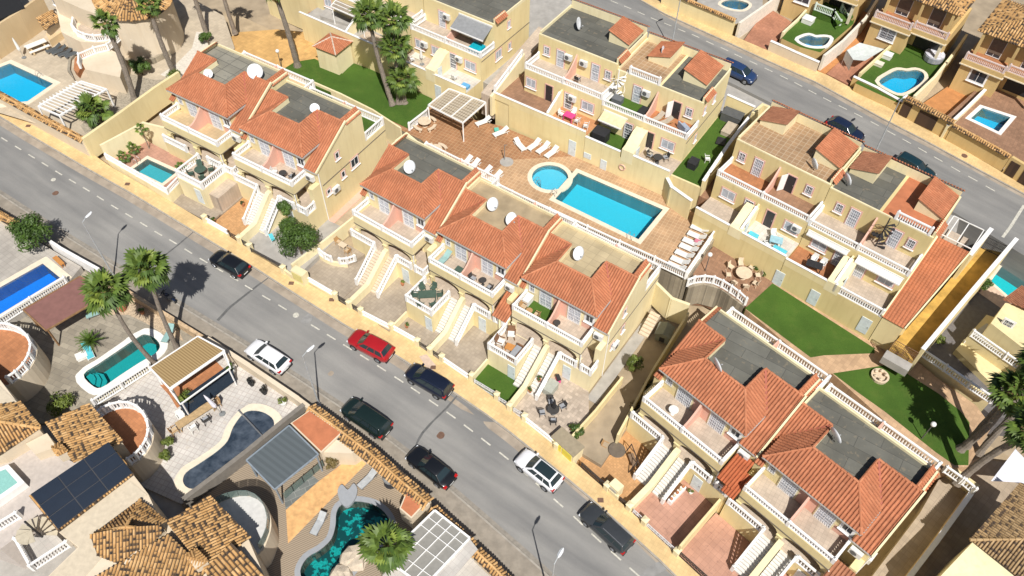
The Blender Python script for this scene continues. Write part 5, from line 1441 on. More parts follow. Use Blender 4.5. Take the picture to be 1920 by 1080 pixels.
sheet('villa_ground', [(-50.02,28.41,1.26),(-43.55,33.52,1.11),(-38.00,34.27,0.87),(-31.48,29.14,0.42),(-26.62,27.20,0.14),(-22.91,22.40,-0.17),(-18.67,17.79,-0.51),(-8.11,15.13,-1.07),(-14.66,1.49,-1.18),(-46.41,6.50,0.44)], CONC, 2.4)
sheet('orange_paving', [(-13.26,32.04,-0.13),(-12.09,31.35,-0.20),(-17.44,24.23,-0.17),(-18.11,26.98,-0.05),(-15.85,29.56,-0.08)], plain('orange paving', (0.62,0.36,0.15), 0.85, var=0.2, scale=2.5, bmp=0.3), 0.006)
sheet('slate_paving', [(-15.85,29.56,-0.08),(-18.11,26.98,-0.06),(-18.50,28.15,-0.00),(-16.77,30.29,-0.02)], tiles('slate', (0.17,0.185,0.18), (0.33,0.34,0.32), 0.5, 28, 1.8, 0.12, None, 0.6, 0.5), 0.006)
sheet('pebble_bed', [(-39.15,49.03,1.62),(-31.56,44.51,1.14),(-30.37,42.76,1.03),(-32.11,43.27,1.13),(-34.47,44.66,1.28),(-36.30,45.48,1.39),(-38.25,45.38,1.47),(-39.33,47.20,1.58)], plain('pebbles', (0.45,0.35,0.24), 0.95, var=0.45, scale=9, bmp=1.0), 0.006)
sheet('red_paving', [(-31.23,38.01,0.98),(-30.11,36.98,0.90),(-29.14,35.79,0.82),(-25.42,39.34,0.75),(-26.16,40.04,0.80),(-27.25,41.02,0.88),(-27.89,41.68,0.93),(-29.60,39.87,0.96)], TERRA, 0.006)
pool('swimming_pool', 'deep blue pool with white balustrade at the left edge', blue_o, 0.75, DEEPB, (0.8,0.93,1.0), 1.5, COPE)
pool('swimming_pool', 'teal pool with rounded ends and steps beside the palm trunks', teal_o, 0.7, TEAL, (0.8,0.97,0.97), 1.4, COPEW,
     [[tuple(x) for x in [(-38.08,38.76,1.26),(-37.87,39.11,1.26),(-37.51,39.01,1.24),(-37.20,38.64,1.22),(-37.07,38.10,1.20),(-37.20,37.93,1.20)]], [tuple(x) for x in [(-38.08,38.76,1.26),(-37.74,39.28,1.26),(-37.24,39.20,1.24),(-36.78,38.66,1.20),(-36.68,37.90,1.17),(-37.07,37.82,1.19)]], [tuple(x) for x in [(-38.05,38.82,1.26),(-37.58,39.52,1.26),(-36.92,39.38,1.23),(-36.37,38.68,1.18),(-36.28,37.80,1.15),(-36.87,37.78,1.18)]]])
pool('swimming_pool', 'marbled dark green free-form pool beside wooden decking', dark_o, 0.45, MARBLE, (0.72,0.93,0.9), 1.2, plain('grey coping', (0.30,0.315,0.335), 0.7, var=0.06))
t = wthing('covered_pool', 'free-form pool under a dark blue bubble cover', 'pool', tarp_o[0])
o2 = offset(tarp_o, 0.7); n = len(tarp_o)
part('coping', MB().add([up(p,0.03) for p in tarp_o]+[up(p,0.03) for p in o2]+[up(p,-0.2) for p in o2], [(i,(i+1)%n,n+(i+1)%n,n+i) for i in range(n)]+[(n+i,n+(i+1)%n,2*n+(i+1)%n,2*n+i) for i in range(n)]), COPE, t)
TARP, tt_, bb_ = base('pool cover', 0.38)
_g = noise(tt_, 1.3, 3, 0.5)
tt_.links.new(ramp(tt_, _g, [(0.35, (0.02,0.032,0.05)), (0.7, (0.075,0.095,0.125))]), bb_.inputs['Base Color'])
bump(tt_, bb_, _g, 0.25, 0.7)
part('cover', MB().face([up(p,-0.06) for p in tarp_o]), TARP, t)
part('basin', MB().add([up(p,0.0) for p in tarp_o]+[up(p,-1.0) for p in tarp_o], [(i,(i+1)%n,n+(i+1)%n,n+i) for i in range(n)]), AQUA, t)
mb = MB(); a, b = (-23.79,35.74,0.71), (-21.11,33.23,0.51); mb.cyl(a, b, 0.07, 0.07, 8)
part('roller', mb, STEEL, t)
# balustrades and walls between the plots
t = wthing('garden_balustrade', 'white balustrade between the deep blue pool and the maroon awning', 'balustrade', (-42.56,48.29,2.50))
balustrade(t, [(-48.75,40.78,2.56),(-46.85,43.09,2.55),(-44.75,45.70,2.53),(-42.56,48.29,2.50)], 0.95, 5.0)
part('retaining_wall', wall_mb([(-49.22,41.06,1.89),(-42.96,48.64,1.83)], 0.68, 0.25, 1.0), BEIGE, t)
t = wthing('garden_balustrade', 'white balustrade between the teal pool and the reed canopy', 'balustrade', (-32.43,39.56,1.17))
balustrade(t, [(-35.89,35.58,1.42),(-34.11,37.37,1.39),(-32.25,39.33,1.36)], 0.95, 5.0)
part('low_wall', wall_mb([(-36.06,35.75,1.13),(-32.41,39.51,1.07)], 0.3, 0.3, 0.5), CREAM2, t)
wall('garden_wall', 'white curved wall with railing beside the bushy tree by the road', [(-45.49,52.74,2.77),(-44.29,51.99,2.69),(-42.27,50.89,2.57),(-39.80,49.57,2.41)], 0.8, WHITE, 0.3)
wall('street_wall', 'beige street wall behind the white car', [(-27.86,42.44,0.87),(-26.14,41.36,0.76),(-23.64,39.82,0.60),(-18.77,36.69,0.28),(-17.07,35.49,0.16)], 1.25, BEIGE, 0.4)
wall('street_wall', 'low beige rubble street wall under the two tall palms', [(-39.71,49.33,1.65),(-37.30,47.96,1.50),(-34.55,46.33,1.32),(-31.60,44.63,1.14),(-29.15,43.19,0.98),(-27.84,42.42,0.90)], 0.9, plain('rubble wall', (0.5,0.36,0.22), 0.95, var=0.3, scale=4, bmp=0.8), 0.35)
wall('street_wall', 'street wall with broad tiled coping beside the dark green car', [(-17.19,35.07,0.16),(-14.51,33.23,-0.02),(-11.51,31.07,-0.22),(-8.68,28.70,-0.43),(-6.42,26.95,-0.58)], 2.0, BEIGE, 0.4, None, 'wall', 0.6, (1.35, ROOFM, 0.36))
wall('street_wall', 'street wall with mottled tiled coping below the black saloon', [(-6.14,26.60,-0.61),(-4.40,25.07,-0.73),(-2.62,23.58,-0.86)], 1.9, BEIGE, 0.4, None, 'wall', 0.6, (1.1, ROOFM, 0.4))
wall('street_wall', 'lowest street wall with mottled tiled coping near the bottom edge', [(-2.48,23.42,-0.87),(-1.10,22.21,-0.97),(1.43,19.78,-1.16),(4.43,16.88,-1.38)], 1.7, BEIGE, 0.4, None, 'wall', 0.6, (1.0, ROOFM, 0.4))
wall('garden_wall', 'grey topped wall between covered pool and grey awning', [(-17.95,35.99,0.20),(-19.68,34.04,0.22),(-21.88,31.44,0.25),(-23.67,29.49,0.27),(-26.07,26.96,0.31)], 1.3, plain('dark grey render', (0.2,0.18,0.155), 0.9), 0.4)
wall('street_wall', 'beige street wall with tiled coping at the far left edge', [(-60.35,60.74,3.69),(-51.84,55.74,3.15),(-49.20,54.33,2.99)], 1.1, BEIGE, 0.35, None, 'wall', 1.2, (0.9, ROOFM, 0.35))

# canopies
def canopy(name, label, quad, hgt, mat, frame=WHITE, th=0.05, slats=None, cat='pergola', fw=0.12, posts=True, dz=0.0):
    c = wthing(name, label, cat, up(quad[0], -hgt))
    part('canopy', MB().prism([up(p, dz) for p in quad], th), mat, c)
    for i in range(4):
        part('frame_beam', MB().bar(up(quad[i], -0.02), up(quad[(i+1)%4], -0.02), fw, fw*1.2), frame, c)
    if posts:
        for i in range(4):
            q = lerp(quad[i], quad[(i+2)%4], 0.03)
            part('post', MB().bar(up(q, -0.08), up(q, -hgt-0.3), fw, fw), frame, c)
    if slats:
        k, ax = slats
        for i in range(1, k):
            a, b = (lerp(quad[0], quad[1], i/k), lerp(quad[3], quad[2], i/k)) if ax == 0 else (lerp(quad[0], quad[3], i/k), lerp(quad[1], quad[2], i/k))
            part('slat', MB().bar(up(a, dz+0.05), up(b, dz+0.05), 0.07, 0.07), frame, c)
    return c
canopy('awning_pergola', 'maroon fabric awning on wooden posts under the left palm', [(-44.20,43.69,4.24),(-40.51,47.78,4.19),(-37.34,45.83,3.99),(-41.40,41.56,4.05)], 2.5, plain('maroon fabric', (0.21,0.10,0.085), 0.9, var=0.12, scale=2), WOOD)
reed = stripes('reed thatch', (0.24,0.16,0.07), (0.36,0.255,0.125), 56, 0.22)
rc = canopy('reed_pergola', 'white framed pergola roofed with yellow reed', [(-31.22,38.04,3.67),(-27.98,41.49,3.63),(-25.31,40.10,3.46),(-29.01,36.08,3.51)], 2.7, reed, WHITE, 0.08, None, 'pergola', 0.14, True, 0.06)
canopy('slatted_pergola', 'white open frame beside the reed roof, over a dark water tank', [(-28.98,35.97,3.51),(-25.29,39.99,3.46),(-24.41,38.38,3.37),(-27.74,34.64,3.41)], 2.7, plain('dark tank cover', (0.02,0.03,0.045), 0.3), WHITE, 0.03, None, 'pergola', 0.1, True, -1.9)
canopy('fabric_awning', 'large dark grey retractable awning over a glazed terrace', [(-18.35,33.00,3.03),(-15.54,30.51,2.83),(-18.46,27.37,2.87),(-21.18,29.76,3.06)], 2.8, stripes('grey awning cloth', (0.085,0.10,0.108), (0.10,0.118,0.127), 56, 0.5), plain('grey frame', (0.23,0.27,0.31), 0.5))
sp = canopy('solar_pergola', 'white framed pergola roofed with grey panels beside the fan palm', [(-5.81,26.26,1.95),(-2.95,24.14,1.75),(-6.18,20.36,1.79),(-9.28,22.32,1.99)], 2.5, plain('grey polycarbonate', (0.265,0.255,0.23), 0.35, var=0.08), WHITE, 0.04, (4, 0), 'pergola', 0.16)
q = [(-5.81,26.26,1.95),(-2.95,24.14,1.75),(-6.18,20.36,1.79),(-9.28,22.32,1.99)]
for i in (0.14, 0.3, 0.55, 0.82):
    part('cross_bar', MB().bar(up(lerp(q[0], q[3], i), 0.06), up(lerp(q[1], q[2], i), 0.06), 0.05, 0.06), WHITE, sp)
part('pale_roof', MB().prism([(-2.90,24.06,1.65),(-2.30,23.33,1.60),(-5.23,19.72,1.63),(-6.11,20.32,1.69)], 0.08), PALET, sp)
canopy('terrace_canopy', 'brown slatted canopy with white frame behind the palm clump', canopy_f2, 2.3, plain('brown canopy', (0.3,0.25,0.19), 0.8), WHITE, 0.05, (5, 0))
# garden huts with red flat roofs
for pts, hh, lb in (([(-17.06,34.70,2.52),(-14.18,32.81,2.33),(-15.50,31.10,2.34),(-18.29,33.53,2.54)], 2.4, 'garden hut with flat red roof by the road wall'), ([(-8.01,28.37,1.71),(-6.44,27.44,1.61),(-7.66,25.89,1.62),(-8.52,26.56,1.68)], 2.2, 'small garden hut with red roof beside the egg chair')):
    t = wthing('garden_hut', lb, 'hut', up(pts[0], -hh))
    part('wall', MB().prism(offset([up(p,-0.06) for p in pts], 0.12), hh), BEIGE, t)
    part('roof', MB().prism(pts, 0.05), REDFLAT, t)
t = wthing('garden_hut', 'beige outbuilding wall with grey shutter by the orange paving', 'hut', (-14.50,33.14,-0.04))
part('wall', MB().prism([(-14.14,32.88,2.03),(-12.54,31.53,1.92),(-13.02,31.12,1.93),(-15.47,31.12,2.04)], 2.1), BEIGE, t)
# reinforced glass screen below the grey awning
t = wthing('glass_screen', 'glass balustrade in front of the grey awning terrace', 'screen', (-16.01,31.09,-0.04))
gp_, tt_, bb_ = base('greenish glass', 0.1)
bb_.inputs['Base Color'].default_value = (0.16,0.22,0.2,1); bb_.inputs['Alpha'].default_value = 0.6
pts = [(-15.62,30.95,-0.04),(-16.34,30.15,-0.03),(-17.05,29.37,-0.02),(-17.75,28.59,-0.01),(-18.36,27.87,-0.00)]
for a, b in zip(pts, pts[1:]):
    part('glass_pane', MB().bar(up(a,0.5), up(lerp(a,b,0.95),0.5), 0.03, 0.95), gp_, t)
    part('glass_post', MB().bar(a, up(a,1.05), 0.06, 0.06), IRON, t)

# ---------------- near side villas ----------------
def villa(label, loc): return wthing('villa', label, 'villa', loc)
def hip(parent, polys, mat, mott, pitch=0.225, course=0.37, seed=1, ridges=(), amp=0.075):
    mb = MB()
    for i, q in enumerate(polys):
        tile_slope(mb, q, pitch, course, amp, mott, seed=seed+i)
    ro = part('roof', mb, mat, parent, kind='stuff')
    if ridges:
        rr = MB()
        for a, b in ridges: ridge_line(rr, a, b, 0.13, 0.45, seed=seed)
        part('ridge_tiles', rr, mat, ro, kind='stuff')
    return ro
def rtower(parent, pts, rail_mat=None, floor=TERRA, wallm=BEIGE, h=0.95, depth=3.5, glass=None):
    # rounded terrace: solid below, floor, rail along its curved edge
    part('terrace_wall', MB().prism([up(p,-0.02) for p in offset(pts, 0.15)], depth), wallm, parent)
    part('terrace_floor', MB().prism(pts, 0.015), floor, parent)
v0 = villa('villa with round terracotta terrace at the left edge', (-45.11,37.59,1.40))
arc1 = smooth_closed([(-46.92,41.01,4.49),(-44.30,41.38,4.38),(-42.60,40.78,4.28),(-41.52,39.61,4.20),(-41.23,38.09,4.14),(-41.64,36.78,4.12),(-42.50,35.80,4.13),(-44.09,36.25,4.21),(-46.29,37.30,4.35),(-47.62,39.40,4.47)], 3)
rtower(v0, arc1)
rail1 = [(-46.52,41.15,4.47),(-45.25,41.44,4.42),(-44.06,41.33,4.36),(-42.98,40.93,4.30),(-42.08,40.25,4.24),(-41.44,39.39,4.19),(-41.22,38.41,4.15),(-41.31,37.44,4.12),(-41.67,36.62,4.11),(-42.15,36.03,4.12)]
balustrade(v0, rail1, 0.95, 9.0, WHITE, 0.2)
part('wall', MB().prism([(-46.09,37.76,6.85),(-41.45,34.80,6.55),(-38.95,32.46,6.36),(-36.73,30.49,6.20),(-38.92,28.40,6.24),(-42.28,26.95,6.35),(-47.75,30.28,6.71)], 6.0), BEIGE, v0)
part('flat_roof', MB().prism([(-44.16,35.25,6.72),(-41.19,34.19,6.55),(-39.44,32.90,6.43),(-42.37,30.97,6.51)], 0.02), plain('cream roof', (0.56,0.48,0.36), 0.9, var=0.1), v0)
hip(v0, [[(-39.00,32.83,6.48),(-36.60,30.58,6.30)] + [(-39.86,30.57,7.45),(-41.97,31.30,7.57)], [(-36.60,30.58,6.30),(-38.81,28.22,6.33),(-40.87,26.53,6.38)] + [(-41.41,29.95,7.50),(-39.86,30.57,7.45)]], ROOFM, 0.3, seed=11, ridges=[((-36.57,30.55,6.35), (-39.82,30.54,7.50))])
v1 = villa('villa with solar panels and round terracotta terrace in the lower left', (-35.46,30.83,0.76))
arc2 = smooth_closed([(-33.93,33.06,3.65),(-33.06,33.89,3.64),(-31.92,34.15,3.59),(-30.85,33.79,3.53),(-29.90,32.94,3.46),(-29.26,31.75,3.40),(-29.22,30.56,3.36),(-29.68,29.51,3.35),(-30.38,29.02,3.37),(-31.72,29.99,3.46),(-33.28,31.58,3.58)], 3)
rtower(v1, arc2)
balustrade(v1, [(-33.98,32.96,3.65),(-33.56,33.52,3.65),(-32.98,33.90,3.63),(-32.26,34.13,3.61),(-31.55,34.11,3.57),(-30.86,33.84,3.53),(-30.19,33.32,3.49),(-29.64,32.61,3.44),(-29.26,31.75,3.40),(-29.19,30.89,3.37),(-29.37,30.18,3.35),(-29.70,29.56,3.35),(-30.15,29.12,3.36)], 0.95, 9.0, WHITE, 0.2)
part('wall', MB().prism([(-36.14,31.01,6.29),(-33.64,32.64,6.22),(-30.20,29.75,5.98),(-33.14,27.97,6.06)], 6.0), BEIGE, v1)
hip(v1, [[(-33.63,32.88,6.33),(-29.95,29.71,6.07)] + [(-32.59,27.32,7.02),(-35.87,30.56,7.27)]], ROOFM, 0.3, seed=21)
part('chimney', MB().prism([(-34.27,28.35,7.53),(-33.63,28.55,7.50),(-33.22,28.04,7.47),(-33.83,27.75,7.49)], 1.2), BEIGE, v1)
hip(v1, [[(-34.43,28.31,7.58),(-33.90,28.69,7.57)] + [(-33.61,28.02,7.84)], [(-33.90,28.69,7.57),(-33.04,28.02,7.51)] + [(-33.61,28.02,7.84)], [(-33.04,28.02,7.51),(-33.66,27.56,7.52)] + [(-33.61,28.02,7.84)], [(-33.66,27.56,7.52),(-34.43,28.31,7.58)] + [(-33.61,28.02,7.84)]], ROOFM, 0.1, 0.2, 0.3, 25)
part('wall', MB().prism([(-35.42,25.11,5.98),(-31.07,29.54,5.91),(-26.95,25.56,5.61),(-25.04,22.89,5.44),(-26.75,19.91,5.43),(-30.03,18.70,5.54),(-32.76,18.25,5.66),(-30.73,21.44,5.66),(-32.54,22.54,5.77)], 6.0), BEIGE, v1)
part('flat_roof', MB().prism([(-32.45,22.54,5.80),(-28.57,26.54,5.74),(-27.00,25.50,5.64),(-27.43,25.06,5.64),(-29.78,22.47,5.67),(-28.70,20.96,5.58),(-29.75,18.99,5.57),(-32.58,18.39,5.68),(-30.64,21.43,5.68)], 0.02), plain('cream roof', (0.56,0.48,0.36), 0.9, var=0.1), v1)
hip(v1, [[(-34.72,24.52,7.28),(-30.39,28.99,7.22)] + [(-28.28,26.94,6.01),(-32.27,22.35,6.06)]], ROOFM, 0.3, seed=31)
part('panel_backing', MB().prism([up(p,-0.05) for p in [(-34.54,24.60,7.48),(-30.38,28.93,7.41)] + [(-28.38,27.00,6.23),(-32.31,22.50,6.28)]], 0.03), IRON, v1)
# nine dark panels, each on its own
pq = [(-34.54,24.60,7.48),(-30.38,28.93,7.41)] + [(-28.38,27.00,6.23),(-32.31,22.50,6.28)]
for i in range(3):
    for j in range(3):
        def pt(s_, r_): return lerp(lerp(pq[0], pq[1], s_), lerp(pq[3], pq[2], s_), r_)
        a, b, c, d = pt(i/3+0.006, j/3+0.01), pt((i+1)/3-0.006, j/3+0.01), pt((i+1)/3-0.006, (j+1)/3-0.01), pt(i/3+0.006, (j+1)/3-0.01)
        part('solar_panel', MB().prism([a, b, c, d], 0.06), paint('solar panel', (0.012,0.02,0.035), 0.25, 0.5), v1)
hip(v1, [[(-29.77,22.40,5.84),(-27.32,25.03,5.81)] + [(-27.27,22.56,6.73)], [(-27.32,25.03,5.81),(-24.93,22.85,5.63)] + [(-24.92,22.76,6.63),(-27.27,22.56,6.73)], [(-27.27,22.56,6.73),(-24.92,22.76,6.63)] + [(-24.76,22.66,5.62),(-26.63,19.99,5.62),(-28.96,20.81,5.76),(-29.77,22.40,5.84)]], ROOFM, 0.32, seed=41,
    ridges=[((-29.75,22.39,5.89), (-27.24,22.54,6.78)), ((-27.30,25.01,5.86), (-27.24,22.54,6.78)), ((-27.24,22.54,6.78), (-24.84,22.77,5.73))])
part('gable_wall', wall_mb([(-26.90,20.20,5.24),(-24.89,22.78,5.23)], 0.75, 0.28, 3.0), BEIGE, v1)
# upper terrace behind the panels
part('roof_terrace', MB().prism([(-39.71,28.60,4.79),(-38.68,29.73,4.77),(-37.79,30.23,4.75),(-33.98,28.56,4.52),(-32.01,30.10,4.47),(-36.21,25.76,4.54),(-34.71,24.22,4.42),(-36.97,21.65,4.45),(-40.46,22.71,4.65),(-42.21,26.82,4.85)], 4.5), plain('roof terrace tile', (0.46,0.41,0.37), 0.8, var=0.1), v1)
part('terrace_block', MB().prism([(-37.65,29.52,5.72),(-36.38,30.50,5.69),(-35.23,29.35,5.60),(-36.61,28.66,5.64)], 5.2), BEIGE, v1)
balustrade(v1, [(-37.81,22.81,4.53),(-36.37,24.08,4.50)], 0.95, 3.0)
t = wthing('hot_tub', 'white rimmed hot tub with pale green water on the roof terrace', 'hot tub', (-38.98,26.72,4.70))
hq = [(-39.79,26.75,5.53),(-38.48,27.45,5.49),(-37.17,26.42,5.40),(-38.35,25.10,5.42)]
part('tub', MB().prism(offset(hq, 0.35), 0.8), WHITE, t)
part('water', MB().prism([up(p,0.02) for p in hq], 0.03), mosaic('tub water', (0.25,0.5,0.45)), t)
t = wthing('spiral_stair', 'spiral staircase well with white balustrade beside the solar panels', 'stair', (-34.53,22.88,4.48))
c0 = (-34.31,22.65,4.76)
part('landing', MB().prism([(-35.82,22.23,4.44),(-34.07,23.33,4.39),(-32.36,22.11,4.27),(-33.97,20.35,4.30)], 0.02), PALET, t)
for k in range(12):
    a0, a1 = 2*math.pi*k/14, 2*math.pi*(k+1)/14
    z = c0[2]+0.13*k
    part('step', MB().prism([(c0[0]+0.1*math.cos(a0),c0[1]+0.1*math.sin(a0),z),(c0[0]+1.25*math.cos(a0),c0[1]+1.25*math.sin(a0),z),(c0[0]+1.25*math.cos(a1-0.08),c0[1]+1.25*math.sin(a1-0.08),z)], 0.05), plain('pale step', (0.5,0.44,0.33), 0.7), t)
part('newel', MB().cyl(up(c0,-0.4), up(c0,2.4), 0.08, 0.08, 8), IRON, t)
balustrade(t, [(-35.69,22.14,4.46),(-33.93,20.26,4.32),(-32.02,22.03,4.28)], 0.95, 3.0)
v2 = villa('villa with mottled tile roofs and glass railed round terrace at the bottom edge', (-23.47,24.88,0.02))
arc3 = smooth_closed([(-22.68,25.77,2.91),(-21.82,26.50,2.90),(-20.65,26.80,2.85),(-19.55,26.49,2.79),(-18.77,25.66,2.73),(-18.34,24.52,2.68),(-18.40,23.40,2.65),(-18.76,22.41,2.63),(-19.95,22.61,2.69),(-21.71,24.19,2.82)], 3)
rtower(v2, arc3, None, plain('pale terrace', (0.55,0.54,0.52), 0.7, var=0.1))
gl = [(-22.82,25.84,2.94),(-22.35,26.29,2.93),(-21.75,26.58,2.92),(-21.06,26.78,2.89),(-20.32,26.81,2.86),(-19.65,26.57,2.82),(-19.11,26.15,2.78),(-18.65,25.48,2.74),(-18.34,24.73,2.70),(-18.27,23.97,2.68),(-18.38,23.31,2.66),(-18.63,22.57,2.65)]
for a, b in zip(gl, gl[1:]):
    part('glass_pane', MB().bar(up(a,0.5), up(lerp(a,b,0.96),0.5), 0.04, 0.95), gp_, v2)
part('wall', MB().prism([(-24.85,23.41,5.54),(-22.39,25.35,5.49),(-18.95,22.55,5.25),(-16.96,19.44,5.06),(-19.02,15.49,5.04),(-27.91,13.59,5.39),(-31.03,17.56,5.66),(-26.63,19.87,5.52),(-24.79,22.62,5.52)], 6.0), BEIGE, v2)
hip(v2, [[(-22.33,25.56,5.59),(-18.65,22.52,5.33)] + [(-21.09,19.77,6.26),(-24.63,23.08,6.52)]], ROOFM, 0.3, seed=51)
hip(v2, [[(-24.28,22.24,6.28),(-21.13,19.84,6.07)] + [(-22.19,16.77,5.22),(-28.91,16.57,5.53),(-29.20,19.05,5.62)]], ROOFM, 0.22, 0.25, seed=61)
hip(v2, [[(-21.02,19.77,6.26),(-19.66,21.70,6.25)] + [(-16.74,19.42,5.15),(-17.51,16.88,5.11),(-19.66,16.82,5.21)]], ROOFM, 0.3, 0.3, seed=71)
part('chimney', MB().prism([(-22.23,20.37,6.83),(-21.62,20.83,6.82),(-20.87,20.19,6.77),(-21.54,19.65,6.78)], 1.3), BEIGE, v2)
hip(v2, [[(-22.47,20.49,6.90),(-21.80,21.03,6.88)] + [(-21.68,20.27,7.11)], [(-21.80,21.03,6.88),(-20.71,20.18,6.81)] + [(-21.68,20.27,7.11)], [(-20.71,20.18,6.81),(-21.56,19.49,6.83),(-22.47,20.49,6.90)] + [(-21.68,20.27,7.11)]], ROOFM, 0.1, 0.2, 0.3, 75)

# ---------------- top left villa ----------------
VH = 0.9
vp_o = [(-63.32,77.86,4.34),(-60.25,80.55,4.28),(-54.36,77.35,3.91),(-55.24,73.44,3.83),(-57.18,73.84,3.94)]
vp_o = [(-63.92,77.11,4.34),(-60.49,80.53,4.29),(-54.21,77.26,3.90),(-55.91,73.95,3.88),(-60.86,72.61,4.07)]
sheet('garden_ground', [(-73.89,80.24,4.90),(-79.35,91.83,5.49),(-76.09,99.60,5.57),(-61.30,101.21,4.94),(-45.45,97.76,4.10),(-37.90,92.43,3.60),(-35.09,85.90,3.27),(-36.67,81.51,3.22),(-40.51,79.14,3.32),(-41.55,76.10,3.28),(-45.61,68.61,3.25),(-46.92,68.16,3.29),(-59.65,75.54,4.10)], tiles('beige courtyard', (0.50,0.43,0.33), (0.42,0.36,0.27), 0.4, -28, 1, 0.06), 3.4, None, [vp_o])
sheet('gravel_garden', [(-48.07,80.29,3.71),(-42.96,78.92,3.44),(-40.56,79.33,3.34),(-40.85,76.92,3.28),(-45.94,68.75,3.27),(-47.31,68.47,3.33),(-48.82,70.39,3.45),(-46.65,73.77,3.45),(-46.32,76.66,3.52)], plain('gravel', (0.33,0.285,0.215), 0.95, var=0.35, scale=6, bmp=0.8), 0.006)
sheet('stone_apron', [(-42.62,79.95,3.45),(-41.30,82.12,3.46),(-40.22,85.41,3.50),(-40.52,88.71,3.62),(-39.08,88.84,3.55),(-37.85,85.09,3.39),(-38.54,81.33,3.31),(-40.51,79.13,3.33)], plain('white gravel', (0.6,0.55,0.47), 0.9, var=0.15, scale=4), 0.006)
pool('swimming_pool', 'bright blue pool with cream coping in the top left garden', vp_o, 0.6, BLUE, (0.8,0.96,1.0), 1.4, COPE)
v3 = villa('beige round villa with mottled tile roof behind the white pergola', (-46.89,83.74,3.75))
dr = smooth_closed([(-48.66,83.88,9.44),(-46.75,82.68,9.32),(-44.55,82.48,9.21),(-42.68,83.40,9.15),(-41.57,85.46,9.16),(-42.00,88.42,9.27),(-44.84,92.20,9.51),(-48.96,92.95,9.72),(-50.74,90.39,9.73),(-50.41,86.99,9.61)], 3)
part('wall', MB().prism(dr, 6.8), BEIGE, v3)
apex = (-45.58,87.06,10.69)
mb = MB()
ring = offset(dr, 0.45); n = len(ring)
for i in range(0, n, 2):
    tile_slope(mb, [up(ring[i],0.02), up(ring[(i+2)%n],0.02), apex], 0.3, 0.45, 0.075, 0.25, seed=80+i)
part('roof', mb, ROOFM, v3, kind='stuff')
part('wall', MB().prism([(-55.70,86.93,9.56),(-51.48,84.60,9.29),(-48.58,83.28,9.12),(-49.68,88.68,9.33),(-54.26,92.89,9.67),(-58.21,91.27,9.80)], 6.6), BEIGE, v3)
part('wall', MB().prism([(-54.31,83.43,6.79),(-51.57,81.79,6.61),(-48.80,81.84,6.49),(-46.82,83.50,6.44),(-45.93,84.77,6.44),(-47.36,88.50,6.62),(-54.36,90.09,6.99),(-57.90,90.89,7.18)], 4.0), BEIGE, v3)
balustrade(v3, [(-53.17,85.04,6.78),(-52.87,83.78,6.73),(-52.04,82.80,6.66),(-50.95,82.16,6.60),(-49.77,81.96,6.53),(-48.63,82.28,6.49),(-47.60,83.00,6.47)], 0.9, 5.0)
part('terrace_floor', MB().prism([(-52.78,84.63,6.76),(-51.97,83.00,6.68),(-49.86,82.25,6.56),(-47.96,83.17,6.50),(-47.15,84.63,6.50),(-49.97,86.55,6.69),(-52.34,85.98,6.78)], 0.01), BALCT, v3)
# garage block and outside stair
part('wall', MB().prism([(-50.84,79.15,6.10),(-48.13,81.23,6.04),(-46.11,80.08,5.91),(-45.35,76.18,5.76),(-49.61,77.27,5.99)], 3.2), BEIGE, v3)
balustrade(v3, [(-50.14,77.42,6.02),(-50.66,78.96,6.09),(-49.38,80.29,6.07),(-48.07,81.03,6.03)], 0.85, 2.4)
balustrade(v3, [(-47.99,80.89,6.12),(-47.17,83.27,6.15),(-46.13,84.44,6.14)], 0.85, 2.4)
part('red_steps', MB().prism([(-52.24,79.19,4.57),(-52.80,81.18,4.65),(-52.49,83.09,4.69),(-51.44,81.82,4.61),(-51.57,79.76,4.55),(-51.50,78.46,4.51)], 1.2), TERRA, v3)
part('round_step', MB().prism([(-53.00,79.66,4.22),(-53.56,81.66,4.30),(-53.21,83.80,4.35),(-53.76,83.54,4.37),(-53.80,81.44,4.31),(-53.24,79.44,4.22),(-51.80,77.77,4.10)], 0.6), STONEPV, v3)
a, b = (-45.72,83.68,7.00), (-44.16,83.94,6.93)
for px_o, ww, hh in (((-45.70,82.64,6.67), 1.7, 1.3),):
    d = Vector((b[0]-a[0], b[1]-a[1], 0)).normalized()
    window(v3, up(px_o,0), d, Vector((d.y,-d.x,0)), ww, hh, WHITE, DARKGLASS, WHITE, (2,2))
ld = [(-49.03,76.49,5.24),(-47.96,76.39,5.19)]
d = Vector((ld[1][0]-ld[0][0], ld[1][1]-ld[0][1], 0)).normalized()
plaindoor(v3, (-50.14,78.44,3.80), d, Vector((d.y,-d.x,0)), 1.0, 2.0, WHITE)
for q in ((-57.06,88.89,7.08), (-54.48,88.07,7.33), (-55.64,86.98,5.36)):
    window(v3, q, (0.8,-0.6,0), (-0.6,-0.8,0), 0.9, 1.3, WHITE, DARKGLASS, None, (2,1))
part('stone_base', wall_mb([(-47.21,81.61,3.71),(-45.48,81.56,3.62),(-43.86,82.12,3.57),(-42.50,83.71,3.55),(-41.92,85.92,3.59)], 0.7, 0.3), tiles('rubble stone', (0.33,0.29,0.22), (0.22,0.19,0.15), 0.3, 0, 1.6, 0.25), v3)
wall('street_wall', 'beige wall with tiled coping and iron gate along the road, top left', [(-72.43,81.72,4.27),(-59.27,73.86,3.43),(-54.67,71.18,3.14),(-50.93,68.98,2.90),(-46.59,66.46,2.63)], 1.9, BEIGE, 0.35, None, 'wall', 0.8, (0.9, ROOFM, 0.35))
wall('garden_wall', 'long yellow wall between the top left garden and the front pool house', [(-46.52,66.35,2.72),(-43.86,70.92,2.73),(-41.49,75.29,2.75),(-39.52,78.38,2.76)], 2.3, CREAM, 0.35)
